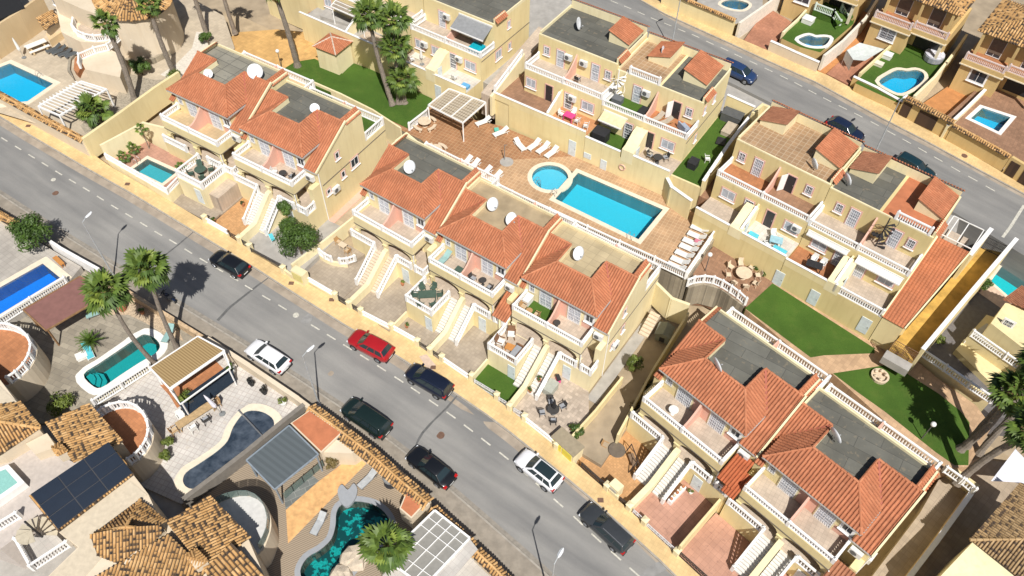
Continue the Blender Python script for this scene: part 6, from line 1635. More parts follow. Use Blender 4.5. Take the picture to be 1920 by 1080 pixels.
wall('garden_wall', 'tall stained beige wall behind the top left pool', [(-68.36,78.91,4.60),(-61.93,81.32,4.38),(-59.82,85.78,4.41),(-58.47,89.26,4.45)], 3.6, SAND, 0.35)
t = wthing('outdoor_kitchen', 'barbecue shelter with mottled tile roof against the tall beige wall', 'barbecue', (-58.20,87.59,4.39))
part('back_wall', MB().prism([(-58.16,86.52,6.56),(-56.94,88.32,6.56),(-55.83,86.64,6.45),(-57.15,84.97,6.47)], 2.4), BEIGE, t)
hip(t, [[(-56.72,84.15,6.42),(-55.51,86.45,6.43)] + [(-56.92,87.77,7.04),(-58.14,85.87,7.04)]], ROOFM, 0.3, seed=91)
part('counter', MB().prism([(-57.66,85.54,5.21),(-56.35,87.66,5.21),(-55.60,86.62,5.14),(-56.76,84.11,5.12)], 1.0), SAND, t)
t = wthing('slatted_pergola', 'white slatted pergola casting striped shadow beside the top left pool', 'pergola', (-51.94,74.28,3.71))
pq = [(-52.25,70.23,6.10),(-49.19,74.82,6.10),(-45.98,73.68,5.91),(-49.50,68.95,5.94)]
for i in range(4):
    part('beam', MB().bar(pq[i], pq[(i+1)%4], 0.16, 0.2), WHITE, t)
for i in range(1, 13):
    a, b = lerp(pq[0], pq[1], i/13), lerp(pq[3], pq[2], i/13)
    part('slat', MB().bar(up(lerp(a,b,-0.08),0.15), up(lerp(a,b,1.08),0.15), 0.1, 0.12), WHITE, t)
for i in (2, 3):
    part('post', MB().bar(pq[i], up(pq[i],-2.7), 0.16, 0.16), WHITE, t)
for i in (0, 1):
    part('post', MB().bar(pq[i], up(pq[i],-2.7), 0.12, 0.12), WHITE, t)
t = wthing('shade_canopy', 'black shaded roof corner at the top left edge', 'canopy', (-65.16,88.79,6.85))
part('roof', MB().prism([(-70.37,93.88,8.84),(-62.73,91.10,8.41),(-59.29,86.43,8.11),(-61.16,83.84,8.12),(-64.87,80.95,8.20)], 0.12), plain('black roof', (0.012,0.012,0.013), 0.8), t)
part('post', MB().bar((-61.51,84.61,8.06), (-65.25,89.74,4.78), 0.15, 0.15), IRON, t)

# ---------------- villas above the far road ----------------
OCH2 = stucco('tan yellow render', (0.60,0.43,0.19))
ua = (40.14,79.28,4.80); ub = (45.15,75.35,4.45)
UANG = angof(ua, ub)
tr_o = [smooth_closed([(42.87,79.08,4.77),(44.61,80.73,4.74),(45.89,81.56,4.70),(47.03,81.45,4.65),(48.16,81.76,4.60),(48.84,81.21,4.56),(48.53,79.97,4.53),(47.04,78.46,4.56),(44.99,77.12,4.61),(43.76,77.69,4.69)], 3),
        smooth_closed([(34.78,86.44,5.36),(35.53,87.17,5.35),(36.42,87.58,5.32),(37.15,87.21,5.28),(38.27,87.43,5.23),(38.88,87.16,5.19),(38.02,85.77,5.19),(36.86,85.34,5.23),(35.58,85.55,5.30)], 3),
        [(51.93,73.27,4.18),(54.01,75.29,4.14),(56.81,73.85,3.97),(54.40,71.21,4.00)],
        smooth_closed([(26.15,93.20,5.96),(26.98,94.12,5.95),(28.27,94.37,5.90),(29.46,94.01,5.83),(29.76,93.33,5.80),(28.76,92.29,5.81),(27.27,92.37,5.89)], 3)]
def vgarden(pts, mat, hole):
    sheet('villa_plinth', [up(p,-0.01) for p in pts], OCH2, 3.0, None, [hole])
    sheet('villa_garden', pts, mat, 0.008, None, [hole])
vgarden([(39.92,78.53,4.89),(41.81,77.04,4.76),(44.93,74.74,4.55),(48.71,78.89,4.49),(52.73,84.35,4.47),(49.25,89.47,4.78),(45.50,85.82,4.85)], TURF, tr_o[0])
vgarden([(32.74,86.58,5.46),(34.68,85.03,5.32),(37.00,84.18,5.19),(42.68,90.54,5.12),(44.78,96.05,5.19),(42.04,99.49,5.41),(36.06,91.62,5.46)], TURF, tr_o[1])
vgarden([(48.75,73.02,4.32),(49.79,70.59,4.20),(53.65,67.85,3.94),(57.39,65.21,3.69),(65.64,71.82,3.50),(63.74,84.28,3.96),(56.38,80.55,4.19)], BROWNT, tr_o[2])
vgarden([(22.42,92.01,6.10),(27.42,89.06,5.78),(31.38,92.32,5.69),(32.73,99.78,5.85),(25.44,99.00,6.17)], CONC, tr_o[3])
pool('swimming_pool', 'blue pool with cream coping on the turf terrace, top right', tr_o[0], 0.45, BLUE, (0.85,0.97,1.0), 1.2, COPE)
pool('swimming_pool', 'small blue kidney pool with white coping near the top edge', tr_o[1], 0.45, mosaic('sea blue mosaic', (0.02,0.33,0.62)), (0.85,0.97,1.0), 1.2, COPEW)
pool('swimming_pool', 'bright blue square pool with white coping at the right edge', tr_o[2], 0.45, BLUE, (0.85,0.97,1.0), 1.2, COPEW)
pool('swimming_pool', 'blue pool cut off by the top edge above the far road', tr_o[3], 0.4, mosaic('sea blue mosaic', (0.02,0.33,0.62)), (0.85,0.97,1.0), 1.2, COPE)
wall('street_wall', 'tan retaining wall with white coping in front of the turf-terrace pool', [(39.92,79.57,3.82),(42.37,77.61,3.65),(44.86,75.14,3.46)], 1.25, OCH2, 0.3, WHITE, 'wall', 0.6)
wall('street_wall', 'beige retaining wall with white panels below the kidney pool', [(31.12,85.62,4.41),(33.45,83.92,4.25),(36.30,81.88,4.06)], 1.3, BEIGE, 0.3, WHITE, 'wall', 0.6)
wall('street_wall', 'tan street wall with mottled coping before the square pool', [(48.69,70.79,3.15),(50.86,68.69,2.99),(53.43,66.09,2.80)], 1.9, OCH2, 0.3, None, 'wall', 0.6, (0.8, ROOFM, 0.4))
wall('street_wall', 'cream street wall with tiled coping at the top edge beside the far road', [(18.75,94.43,5.24),(21.79,91.89,5.02),(27.02,88.30,4.68)], 2.0, CREAM, 0.3, None, 'wall', 0.6, (0.7, ROOFM, 0.4))
gh = wthing('gateway', 'tan gateway with mottled tile ridge and two dark brown gates', 'gateway', (45.36,74.72,3.42))
gq = [(44.35,74.92,3.48),(48.72,70.88,3.16)]
part('gate_wall', wall_mb(gq, 2.2, 0.35, 0.5), OCH2, gh)
mb = MB(); p0, p1 = up(gq[0],2.25), up(gq[1],2.25)
d = Vector((p1[0]-p0[0],p1[1]-p0[1],0)).normalized(); nn = Vector((-d.y,d.x,0))
for s_ in (-1,1):
    e0 = nn*(0.5*s_)
    tile_slope(mb, [(p0[0]+e0.x,p0[1]+e0.y,p0[2]), (p1[0]+e0.x,p1[1]+e0.y,p1[2]), up(p1,0.22), up(p0,0.22)], 0.26, 0.4, 0.07, 0.4, seed=5)
part('coping_tiles', mb, ROOFM, gh, kind='stuff')
BROWNG = stripes('brown gate boards', (0.055,0.035,0.025), (0.075,0.045,0.03), 50, 0.12)
for t0, t1 in ((0.03,0.2),(0.36,0.72)):
    a, b = lerp(gq[0],gq[1],t0), lerp(gq[0],gq[1],t1)
    part('gate_leaf', MB().obox(a, d, -nn, (0,dist(a,b)), (0.16,0.22), (0.05,1.85)), BROWNG, gh)
gh2 = wthing('gateway', 'tan gateway with two brown gates at the right edge of the far road', 'gateway', (53.40,65.67,2.78))
gq = [(53.49,65.92,2.79),(57.95,60.80,2.43)]
part('gate_wall', wall_mb(gq, 2.2, 0.35, 0.5), OCH2, gh2)
d = Vector((gq[1][0]-gq[0][0],gq[1][1]-gq[0][1],0)).normalized(); nn = Vector((-d.y,d.x,0))
for t0, t1 in ((0.03,0.18),(0.26,0.6)):
    a, b = lerp(gq[0],gq[1],t0), lerp(gq[0],gq[1],t1)
    part('gate_leaf', MB().obox(a, d, -nn, (0,dist(a,b)), (0.16,0.22), (0.05,1.85)), BROWNG, gh2)
# driveways between the villas: sloping ramps with side walls
DRV = tiles('red driveway', (0.40,0.19,0.12), (0.3,0.14,0.09), 0.3, -35)
ORG = plain('orange lane', (0.45,0.20,0.07), 0.85, var=0.15, scale=1.5)
sheet('driveway', [(37.51,81.51,4.04),(39.67,79.68,3.88),(44.34,85.04,3.83),(43.84,88.25,3.95),(41.19,85.83,4.00)], DRV, 2.0)
sheet('driveway', [(36.49,81.97,4.15),(37.35,81.43,4.09),(44.45,89.35,4.00),(46.78,94.20,4.04),(45.50,95.27,4.13),(42.98,90.35,4.10)], ORG, 2.0)
sheet('driveway', [(45.33,74.65,3.47),(48.64,71.27,3.22),(57.04,80.97,3.12),(57.17,85.13,3.24),(52.29,80.56,3.33)], ORG, 2.0)
sheet('driveway', [(28.40,87.36,4.63),(30.91,85.64,4.47),(35.64,91.43,4.42),(33.38,94.14,4.61),(30.82,91.54,4.65)], DRV, 2.0)
wall('garden_wall', 'white wall beside the orange lane, top right', [(36.66,82.02,4.04),(39.72,85.22,4.00),(43.84,90.35,3.96),(46.76,95.07,3.96)], 2.2, plain('white render', (0.72,0.66,0.56), 0.9), 0.3)
wall('garden_wall', 'cream wall with pink coping right of the shade sail', [(40.56,79.69,3.89),(43.39,82.79,3.86),(46.94,86.71,3.81)], 1.6, CREAM, 0.25)
wall('garden_wall', 'cream wall between turf terrace pool and orange lane', [(45.67,75.46,3.53),(49.24,79.24,3.48),(53.43,84.51,3.44),(56.15,88.22,3.43)], 2.0, CREAM2, 0.3)
wall('garden_wall', 'white-topped wall left of the square pool', [(48.19,70.91,3.28),(51.44,74.15,3.23),(54.90,77.75,3.17)], 1.7, CREAM2, 0.25, WHITE)
wall('garden_wall', 'white wall between two driveways near the top edge', [(27.53,88.13,4.65),(30.85,91.62,4.60),(34.56,95.78,4.55)], 1.9, plain('white render', (0.72,0.66,0.56), 0.9), 0.3)
wall('garden_wall', 'cream wall with black rail left of the kidney pool', [(32.92,87.31,4.37),(35.43,90.34,4.35),(37.61,93.45,4.34)], 1.5, CREAM2, 0.25)
def up_villa(label, a_px, ang, zbase, w_, d_, opts):
    h = thing('villa', label, 'villa', a_px, ang, 'villas above the far road')
    z1, z2 = 2.9, 5.8
    wl = w_*0.53; yr = 2.3
    part('wall', MB().box(0,wl,0,d_,-2,z1).box(wl,w_,yr,d_,-2,z1).box(0.3,w_-0.3,2.6,d_,z1,z2), OCH2, h)
    part('balcony_floor', MB().box(0.05,wl,0.05,2.6,z1,z1+0.02).box(wl,w_-0.05,0.9,2.6,z1-0.02,z1+0.02), TERRA, h)
    for a, b, y in ((0.0, wl, 0.0), (wl+0.02, w_, 0.8)):
        bp = part('balcony_band', MB().box(a-0.12,b+0.12,y-0.25,y+0.1,z1-0.3,z1+0.25), OCH2, h)
        part('cornice', MB().box(a-0.2,b+0.2,y-0.35,y+0.05,z1-0.42,z1-0.3), plain('cream trim', (0.68,0.6,0.45), 0.8), bp)
        balustrade(h, [(a+0.1,y-0.1,z1+0.25),(b-0.1,y-0.1,z1+0.25)], 0.85, 9.0, plain('rose balusters', (0.62,0.5,0.46), 0.7), 0.19)
    part('balcony_soffit', MB().box(wl,w_,0.6,yr,z1-0.2,z1-0.02), OCH2, h)
    window(h, (wl*0.3,0,0.9), UX, NY, 1.8, 1.5, WHITE, DARKGLASS, WHITE, (2,1), GRILLE if opts.get('g') else None)
    part('porch', MB().box(wl+0.5,w_-0.6,yr-0.03,yr+0.02,0.0,2.3), plain('dark porch', (0.02,0.02,0.02), 0.7), h)
    part('porch_post', MB().box(w_-0.4,w_-0.08,0.7,1.0,-0.2,z1-0.2), plain('cream trim', (0.68,0.6,0.45), 0.8), h)
    for x in (w_*0.18, w_*0.64):
        window(h, (x,2.6,z1+0.1), UX, NY, 1.6, 2.2, WHITE, DARKGLASS, None, (2,1), None, False, 'balcony_door', (plain('brown shutter', (0.16,0.12,0.09), 0.7), 0.8))
    for x in (0.4, w_*0.5, w_-0.7):
        part('balcony_pillar', MB().box(x,x+0.3,1.7,2.0,z1,z2), OCH2, h)
    mb = MB(); e = 0.6
    A0, A1, A2, A3 = (-e+0.3,1.6,z2), (w_+e-0.3,1.6,z2), (w_+e-0.3,d_+e,z2), (-e+0.3,d_+e,z2)
    r0, r1 = (w_*0.45,d_*0.55,z2+1.6), (w_*0.55,d_*0.55,z2+1.6)
    for i, q in enumerate(([A0,A1,r1,r0],[A1,A2,r1],[A2,A3,r0,r1],[A3,A0,r0])):
        tile_slope(mb, q, 0.3, 0.45, 0.075, 0.3, seed=140+i)
    part('roof', mb, ROOFM, h, kind='stuff')
    return h
up_villa('tan villa with rose balusters behind the turf-terrace pool', (43.39,87.47,4.99), UANG, 6, 8.6, 10, {'g':1})
up_villa('tan villa with mottled roof behind the square pool, right edge', (52.06,80.07,4.37), UANG-1, 6, 8.6, 10, {})
up_villa('tan villa with green curved steps cut off by the top edge', (34.38,94.27,5.61), UANG+3, 6, 8.6, 10, {})
t = wthing('garden_stair', 'curved steps with pale green balusters above the kidney pool', 'stair', (40.01,90.85,5.25))
part('landing', MB().prism([(37.47,91.61,6.39),(39.59,90.44,6.26),(42.27,93.02,6.21),(40.72,95.25,6.35)], 1.0), TURF, t)
balustrade(t, [(37.61,91.62,6.38),(39.63,90.33,6.25)], 0.9, 3.0, plain('pale green balusters', (0.55,0.62,0.55), 0.7))
balustrade(t, [(39.63,90.33,6.25), (40.65,89.77,5.19)], 0.9, 3.0, MATS['pale green balusters'])
balustrade(t, [(40.99,91.72,6.23), (41.84,91.03,5.17)], 0.9, 3.0, MATS['pale green balusters'])
for k in range(4):
    part('step', MB().prism([up(p,0.2*(4-k)) for p in [(39.84,91.29,5.27),(42.51,93.19,5.20),(42.49,90.86,5.14),(39.99,89.04,5.20)]][:4], 0.2) if k == 0 else MB().prism([up(lerp((39.84,91.29,5.27),(39.99,89.04,5.20),(k)/4),0.2*(4-k)), up(lerp((42.51,93.19,5.20),(42.49,90.86,5.14),(k)/4),0.2*(4-k)), up(lerp((42.51,93.19,5.20),(42.49,90.86,5.14),(k+1)/4),0.2*(4-k)), up(lerp((39.84,91.29,5.27),(39.99,89.04,5.20),(k+1)/4),0.2*(4-k))], 0.3), TURF, t)
# turf steps in front of the villa
t = wthing('turf_steps', 'green turf covered steps above the turf-terrace pool', 'step', (47.25,84.91,4.74))
e0, e1, f0, f1 = (46.79,86.59,4.81), (50.75,82.91,4.52), (48.35,88.71,4.80), (52.19,85.36,4.53)
for k in range(4):
    a, b = lerp(e0, f0, k/4), lerp(e1, f1, k/4)
    part('step', MB().prism([up(a,0.18*(k+1)), up(b,0.18*(k+1)), up(f1,0.18*(k+1)), up(f0,0.18*(k+1))], 0.5), TURF, t)

# ---------------- right edge ----------------
rp_o = [(48.71,52.65,-0.09),(51.48,55.63,-0.13),(54.72,53.48,-0.34),(50.97,48.89,-0.30)]
sheet('garden_ground', [(38.33,43.55,0.12),(44.22,48.85,0.01),(51.76,57.62,-0.08),(54.12,60.03,-0.12),(60.56,55.24,-0.56),(49.70,36.21,-0.62),(43.17,36.99,-0.29)], plain('dark paving', (0.14,0.13,0.13), 0.85, var=0.15), 3.0, None, [rp_o])
sheet('pool_surround', [(46.68,51.30,-0.03),(51.77,56.88,-0.10),(56.59,53.94,-0.41),(51.41,47.94,-0.34),(48.61,49.08,-0.18)], tiles('pink surround', (0.6,0.46,0.37), (0.5,0.38,0.3), 0.4, -40), 0.005, None, [rp_o])
pool('swimming_pool', 'turquoise pool at the right edge beyond the ochre lane', rp_o, 0.3, TURQ, (0.85,0.98,0.98), 1.3, COPE)
v4 = villa('cream house with two balustraded terraces behind the palms at the right edge', (46.73,43.98,-0.25))
part('wall', MB().prism([(43.66,44.16,4.00),(45.90,46.58,3.96),(51.11,46.25,3.71),(52.53,39.27,3.44),(45.83,35.78,3.65),(45.87,41.27,3.81)], 6.5), CREAM, v4)
part('wall', MB().prism([(42.60,44.30,1.95),(45.82,40.85,1.70),(48.91,39.32,1.51),(51.88,44.07,1.51),(45.20,46.76,1.90)], 3.0), CREAM, v4)
part('terrace_floor', MB().prism([(42.94,44.42,1.96),(45.77,41.40,1.74),(47.49,42.65,1.69),(44.83,45.74,1.91)], 0.01), plain('pale terrace', (0.55,0.54,0.52), 0.7, var=0.1), v4)
balustrade(v4, [(42.71,44.19,1.94),(44.92,41.78,1.77),(46.17,40.47,1.67)], 0.9, 4.0)
balustrade(v4, [(42.74,44.31,0.74),(45.52,41.50,0.53)], 0.3, 4.0)
part('wall', MB().prism([(41.71,43.54,0.67),(42.75,44.50,0.65),(45.59,41.57,0.43),(43.88,39.89,0.46)], 2.0), CREAM, v4)
w0 = (44.72,44.20,3.65)
window(v4, w0, (0.8,-0.6,0), (-0.6,-0.8,0), 0.8, 1.0, WHITE, DARKGLASS, WHITE, (2,2), GRILLE)
hip(v4, [[(45.62,46.78,4.18),(48.08,48.55,4.12)] + [(50.96,46.81,4.44),(48.14,44.83,4.51)]], ROOFB, 0.1, seed=160)
t = wthing('garden_balustrade', 'white balustrade on cream wall between lawn path and dark paved yard', 'balustrade', (38.00,43.06,0.82))
balustrade(t, [(37.18,41.97,2.03),(38.92,40.30,1.90),(40.52,38.66,1.78),(42.07,37.17,1.66)], 0.9, 3.6)
part('retaining_wall', wall_mb([(37.65,42.57,0.83),(39.31,40.80,0.70),(40.94,39.14,0.57),(42.57,37.63,0.45)], 1.2, 0.3, 1.0), CREAM, t)
# bottom right
sheet('garden_ground', [(34.30,28.08,-1.15),(36.86,31.11,-1.18),(40.88,33.26,-1.30),(48.25,32.55,-1.66),(50.92,26.94,-1.95),(37.83,16.34,-1.66),(21.62,15.91,-0.93),(24.64,18.60,-0.98)], tiles('taupe paving', (0.40,0.33,0.25), (0.32,0.26,0.2), 0.5, -46, 1, 0.07), 3.0)
wall('garden_wall', 'long cream wall with white coping in the shaded side yard, bottom right', [(38.82,29.75,-1.31),(36.63,27.57,-1.27),(34.04,25.03,-1.23),(31.01,22.17,-1.17),(29.21,20.30,-1.15)], 1.6, SAND, 0.3, WHITE)
v5 = villa('cream villa with brown tiled hip roof in the bottom right corner', (41.72,27.18,-2.92))
part('wall', MB().prism([(35.38,24.00,3.18),(39.82,27.09,3.07),(45.10,24.92,2.76),(39.67,17.03,2.77),(33.30,17.56,3.08),(30.92,20.45,3.28)], 7.0), CREAM2, v5)
hip(v5, [[(35.01,24.03,3.30),(40.71,28.76,3.17)] + [(42.98,25.91,4.38),(41.26,23.78,4.40)], [(35.01,24.03,3.30)] + [(41.26,23.78,4.40)] + [(40.78,15.29,2.77),(37.58,21.32,3.10)]], roofmat('brown mottled tile', (0.36,0.24,0.12), (0.46,0.32,0.17), (0.07,0.05,0.04)), 0.22, seed=170, ridges=[((34.98,24.01,3.35), (41.22,23.76,4.45))])
w0 = (35.99,21.58,0.78)
window(v5, w0, (0.62,-0.78,0), (-0.78,-0.62,0), 1.6, 1.4, WHITE, PALEGLASS, None, (2,2))
t = wthing('shade_sail', 'grey white shade sail at the right edge beneath the palms', 'sail', (41.59,30.30,0.68))
part('sail', MB().add([(39.61,29.80,1.46),(42.81,32.80,1.40)] + [(45.55,29.01,0.56),(42.58,30.06,0.73)], [(0,1,2,3)]), plain('sail cloth', (0.6,0.6,0.66), 0.8), t)
part('mast', MB().cyl((42.81,32.80,1.40), (44.97,34.45,-1.65), 0.05, 0.05, 6), STEEL, t)
t = wthing('garden_balustrade', 'two short white balustrades behind the last house above the shaded yard', 'balustrade', (36.93,31.51,0.03))
balustrade(t, [(36.53,31.11,0.44),(37.58,30.15,0.36)], 0.9, 3.0)
balustrade(t, [(37.74,30.06,0.35),(38.38,29.28,0.30)], 0.9, 3.0)
part('retaining_wall', wall_mb([(37.40,31.77,-1.08),(39.29,29.91,-1.23)], 1.4, 0.3, 0.5), CREAM, t)
t = wthing('porch_canopy', 'orange tiled canopy between the middle and end house balconies', 'canopy', UW(FRB3,SB3,-1.2,-0.6,3.0))
mb = MB(); tile_slope(mb, [UW(FRB3,SB3,-1.75,-0.9,4.2), UW(FRB3,SB3,-0.15,-0.9,4.2), UW(FRB3,SB3,-0.15,1.7,5.4), UW(FRB3,SB3,-1.75,1.7,5.4)], 0.26, 0.42, seed=185)
part('tiles', mb, ROOF, t, kind='stuff')
part('post', MB().bar(UW(FRB3,SB3,-0.9,-0.8,4.15), UW(FRB3,SB3,-0.9,-0.8,2.4), 0.2, 0.2), CREAM2, t)
t = wthing('porch_canopy', 'small red tiled porch canopy at the foot of the last house', 'canopy', UW(FRC2,SC2,7.6,-0.2,3.5))
mb = MB(); tile_slope(mb, [UW(FRC2,SC2,7.4,-1.6,3.9), UW(FRC2,SC2,8.9,-1.6,3.9), UW(FRC2,SC2,8.9,0.9,4.7), UW(FRC2,SC2,7.4,0.9,4.7)], 0.26, 0.42, seed=181)
part('tiles', mb, ROOFB, t, kind='stuff')
for x in (7.5, 8.8):
    part('post', MB().bar(UW(FRC2,SC2,x,-1.5,3.9), UW(FRC2,SC2,x,-1.5,0), 0.15, 0.15), WHITE, t)
t = wthing('porch_canopy', 'red tiled porch canopy between the two lower right houses', 'canopy', UW(FRC1,SC1,8.2,-0.5,3.5))
mb = MB(); tile_slope(mb, [UW(FRC1,SC1,7.6,-0.6,4.6), UW(FRC1,SC1,9.0,-0.6,4.6), UW(FRC1,SC1,9.0,1.8,5.6), UW(FRC1,SC1,7.6,1.8,5.6)], 0.26, 0.42, seed=183)
tile_slope(mb, [UW(FRC2,SC2,-1.2,-0.9,4.8), UW(FRC2,SC2,-0.1,-0.9,4.8), UW(FRC2,SC2,-0.1,1.2,5.6), UW(FRC2,SC2,-1.2,1.2,5.6)], 0.26, 0.42, seed=184)
part('tiles', mb, roofmat('glazed red tile', (0.42,0.12,0.05), (0.5,0.16,0.07), (0.3,0.08,0.04)), t, kind='stuff')

# ---------------- vehicles ----------------
TYRE = plain('tyre', (0.02,0.02,0.02), 0.9, var=0.1)
RIM = plain('alloy rim', (0.42,0.43,0.45), 0.3, 0.8, 0.05)
CARGLASS = glassmat('car glass', (0.02,0.033,0.038), 0.05)
TAIL = plain('tail light', (0.45,0.01,0.01), 0.3)
HEAD = plain('headlight', (0.7,0.72,0.75), 0.15)
PLATE = plain('number plate', (0.75,0.75,0.72), 0.5)
BLACKP = plain('black plastic', (0.02,0.02,0.022), 0.6)
STY = {  # xf, xf2, xr2, xr, nose height, deck height
    'suv': (0.235, 0.075, -0.36, -0.475, 0.70, 0.93), 'hatch': (0.225, 0.06, -0.345, -0.47, 0.66, 0.9), 'estate': (0.20, 0.05, -0.425, -0.48, 0.64, 0.9),
    'saloon': (0.20, 0.045, -0.24, -0.385, 0.63, 0.86), 'mpv': (0.30, 0.13, -0.43, -0.485, 0.72, 0.92)}
wheel_m = {}
def wheel_meshes(r):
    if r not in wheel_m:
        ty = MB().cyl((0,-0.11,0), (0,0.11,0), r, r, 18)
        ri = MB().cyl((0,0.105,0), (0,0.118,0), r*0.66, r*0.62, 12)
        for k in range(5):
            a = 2*math.pi*k/5
            ri.bar((0,0.12,0), (r*0.62*math.cos(a),0.12,r*0.62*math.sin(a)), 0.05, 0.02)
        t = ty.mesh('tyre'); t.materials.append(TYRE)
        w = ri.mesh('rim'); w.materials.append(RIM)
        wheel_m[r] = (t, w)
    return wheel_m[r]
def place_on_slope(o, loc, fwd):
    n = Vector((-gx, -gy, 1)).normalized()
    f = Vector((fwd[0], fwd[1], gx*fwd[0]+gy*fwd[1])).normalized()
    s_ = n.cross(f).normalized()
    m = Matrix(((f.x, s_.x, n.x, loc[0]), (f.y, s_.y, n.y, loc[1]), (f.z, s_.z, n.z, loc[2]), (0,0,0,1)))
    o.location = loc
    o.rotation_euler = m.to_euler()
def car(label, loc, fwd, style, dims, pmat, roof_panel=None, rails=False, group='cars parked along the roads', cat='car'):
    L, Wd, Hh = dims
    xf, xf2, xr2, xr, zn, zd = [v for v in STY[style]]
    xf, xf2, xr2, xr = xf*L, xf2*L, xr2*L, xr*L
    o = thing('parked_car', label, cat, loc, 0, group)
    place_on_slope(o, loc, fwd)
    k = Hh/1.5
    zn *= k; zd *= k
    hw = Wd/2
    st = []
    N = 22
    for i in range(N+1):
        x = -L/2+L*i/N
        e = abs(x)/(L/2)
        w = hw*(1-0.20*max(0,(e-0.62)/0.38)**2.2 - (0.09 if i in (0, N) else 0))
        if x > xf:
            t = (x-xf)/(L/2-xf)
            z = zd+0.02-(zd-zn)*(0.25*t+0.75*t**2.6) - (0.10 if i == N else 0)
        elif x < xr:
            z = zd - 0.10*((xr-x)/(xr+L/2+1e-6)) - (0.06 if i == 0 else 0)
        else:
            z = zd+0.02
        zl = 0.22+(0.10 if i in (0, N) else (0.04 if i in (1, N-1) else 0))
        st.append((x, w, zl, z))
    vs = []; fs = []
    def sec(x, w, zl, z):
        h_ = z-zl
        half = [(w*0.80, zl), (w*0.965, zl+h_*0.16), (w, zl+h_*0.45), (w*0.985, zl+h_*0.72), (w*0.93, z-0.035), (w*0.84, z), (w*0.45, z+0.028), (0, z+0.038)]
        return [(x, a, b) for a, b in half]+[(x, -a, b) for a, b in half[-2::-1]]
    m_ = 15
    for s_ in st: vs += sec(*s_)
    for i in range(N):
        for j in range(m_-1):
            fs.append((i*m_+j, i*m_+j+1, (i+1)*m_+j+1, (i+1)*m_+j))
        fs.append((i*m_+m_-1, i*m_, (i+1)*m_, (i+1)*m_+m_-1))
    fs += [tuple(range(m_-1, -1, -1)), tuple(range(N*m_, N*m_+m_))]
    body = part('body', MB().add(vs, [f[::-1] for f in fs]), pmat, o, smooth=True)
    # cabin: pillars and roof
    zb_, zt = zd-0.02, Hh
    wb, wt = hw*0.90, hw*0.665
    cab = MB(); cols = 6
    def roofz(x, y): return zt-0.05*((x-(xf2+xr2)/2)/((xf2-xr2)/2))**2-0.055*(y/wt)**2
    G = []
    nx = 6
    for i in range(nx+1):
        x = xr2+(xf2-xr2)*i/nx
        G.append([(x, -wt+2*wt*j/cols, roofz(x, -wt+2*wt*j/cols)) for j in range(cols+1)])
    gv = [p for r_ in G for p in r_]
    cab.add(gv, [(i*(cols+1)+j, (i+1)*(cols+1)+j, (i+1)*(cols+1)+j+1, i*(cols+1)+j+1) for i in range(nx) for j in range(cols)])
    def side(i, s_):
        x = xr2+(xf2-xr2)*i/nx
        xb = xr+(xf-xr)*i/nx
        return (x, s_*wt, roofz(x, s_*wt)), (xb, s_*wb, zb_)
    for s_ in (-1, 1):
        for i in range(nx):
            a, b = side(i, s_); c, d = side(i+1, s_)
            cab.add([a, b, d, c], [(0,1,2,3) if s_ < 0 else (3,2,1,0)])
    for ends, xb in ((G[nx], xf), (G[0], xr)):
        bot = [(xb+(0.10 if xb > 0 else -0.03)*(1-(2*j/cols-1)**2), -wb+2*wb*j/cols, zb_) for j in range(cols+1)]
        cab.add(list(ends)+bot, [(j, j+1, cols+2+j, cols+1+j) if xb > 0 else (j+1, j, cols+1+j, cols+2+j) for j in range(cols)])
    co = part('cabin', cab, pmat, o, smooth=True)
    bm = bmesh.new(); bm.from_mesh(co.data)
    bmesh.ops.remove_doubles(bm, verts=bm.verts, dist=0.002); bmesh.ops.recalc_face_normals(bm, faces=bm.faces)
    for f_ in bm.faces: f_.smooth = True
    bm.to_mesh(co.data); bm.free()
    bv = co.modifiers.new('round', 'BEVEL'); bv.width = 0.07; bv.segments = 3; bv.limit_method = 'ANGLE'; bv.angle_limit = R(28)
    def pane(name, q, d, n_out):
        c = Vector((0,0,0))
        for p in q: c += Vector(p)
        c /= len(q)
        q2 = [Vector(p)*(1-d)+c*d+Vector(n_out)*0.014 for p in q]
        part(name, MB().face([tuple(p) for p in q2]), CARGLASS, o)
    def end_glass(name, ends, xb, dx):
        m2 = MB(); up_ = []; lo = []
        for j in range(cols+1):
            e = ends[j]; bb = (xb+(0.10 if xb > 0 else -0.03)*(1-(2*j/cols-1)**2), -wb+2*wb*j/cols, zb_)
            t0 = 0.06; t1 = 0.90 if xb > 0 else 0.72
            f = 0.90
            up_.append((e[0]+(bb[0]-e[0])*t0+dx, (e[1]+(bb[1]-e[1])*t0)*f, e[2]+(bb[2]-e[2])*t0+0.012))
            lo.append((e[0]+(bb[0]-e[0])*t1+dx, (e[1]+(bb[1]-e[1])*t1)*f, e[2]+(bb[2]-e[2])*t1+0.012))
        m2.add(up_+lo, [(j, j+1, cols+2+j, cols+1+j) for j in range(cols)])
        part(name, m2, CARGLASS, o, smooth=True)
    end_glass('windshield', G[nx], xf, 0.012)
    end_glass('rear_window', G[0], xr, -0.012)
    for s_ in (-1, 1):
        for i0, i1 in ((0.35, 2.0), (2.15, 3.8), (3.95, 5.6)):
            q = []
            for ii, tt in ((i0, 0.12), (i1, 0.12), (i1, 0.86), (i0, 0.86)):
                f = ii/nx
                a = (xr2+(xf2-xr2)*f, s_*wt, roofz(xr2+(xf2-xr2)*f, wt)); b = (xr+(xf-xr)*f, s_*wb, zb_)
                q.append(lerp(a, b, tt))
            part('side_window', MB().face([(p[0], p[1]+s_*0.012, p[2]+0.006) for p in q]), CARGLASS, o)
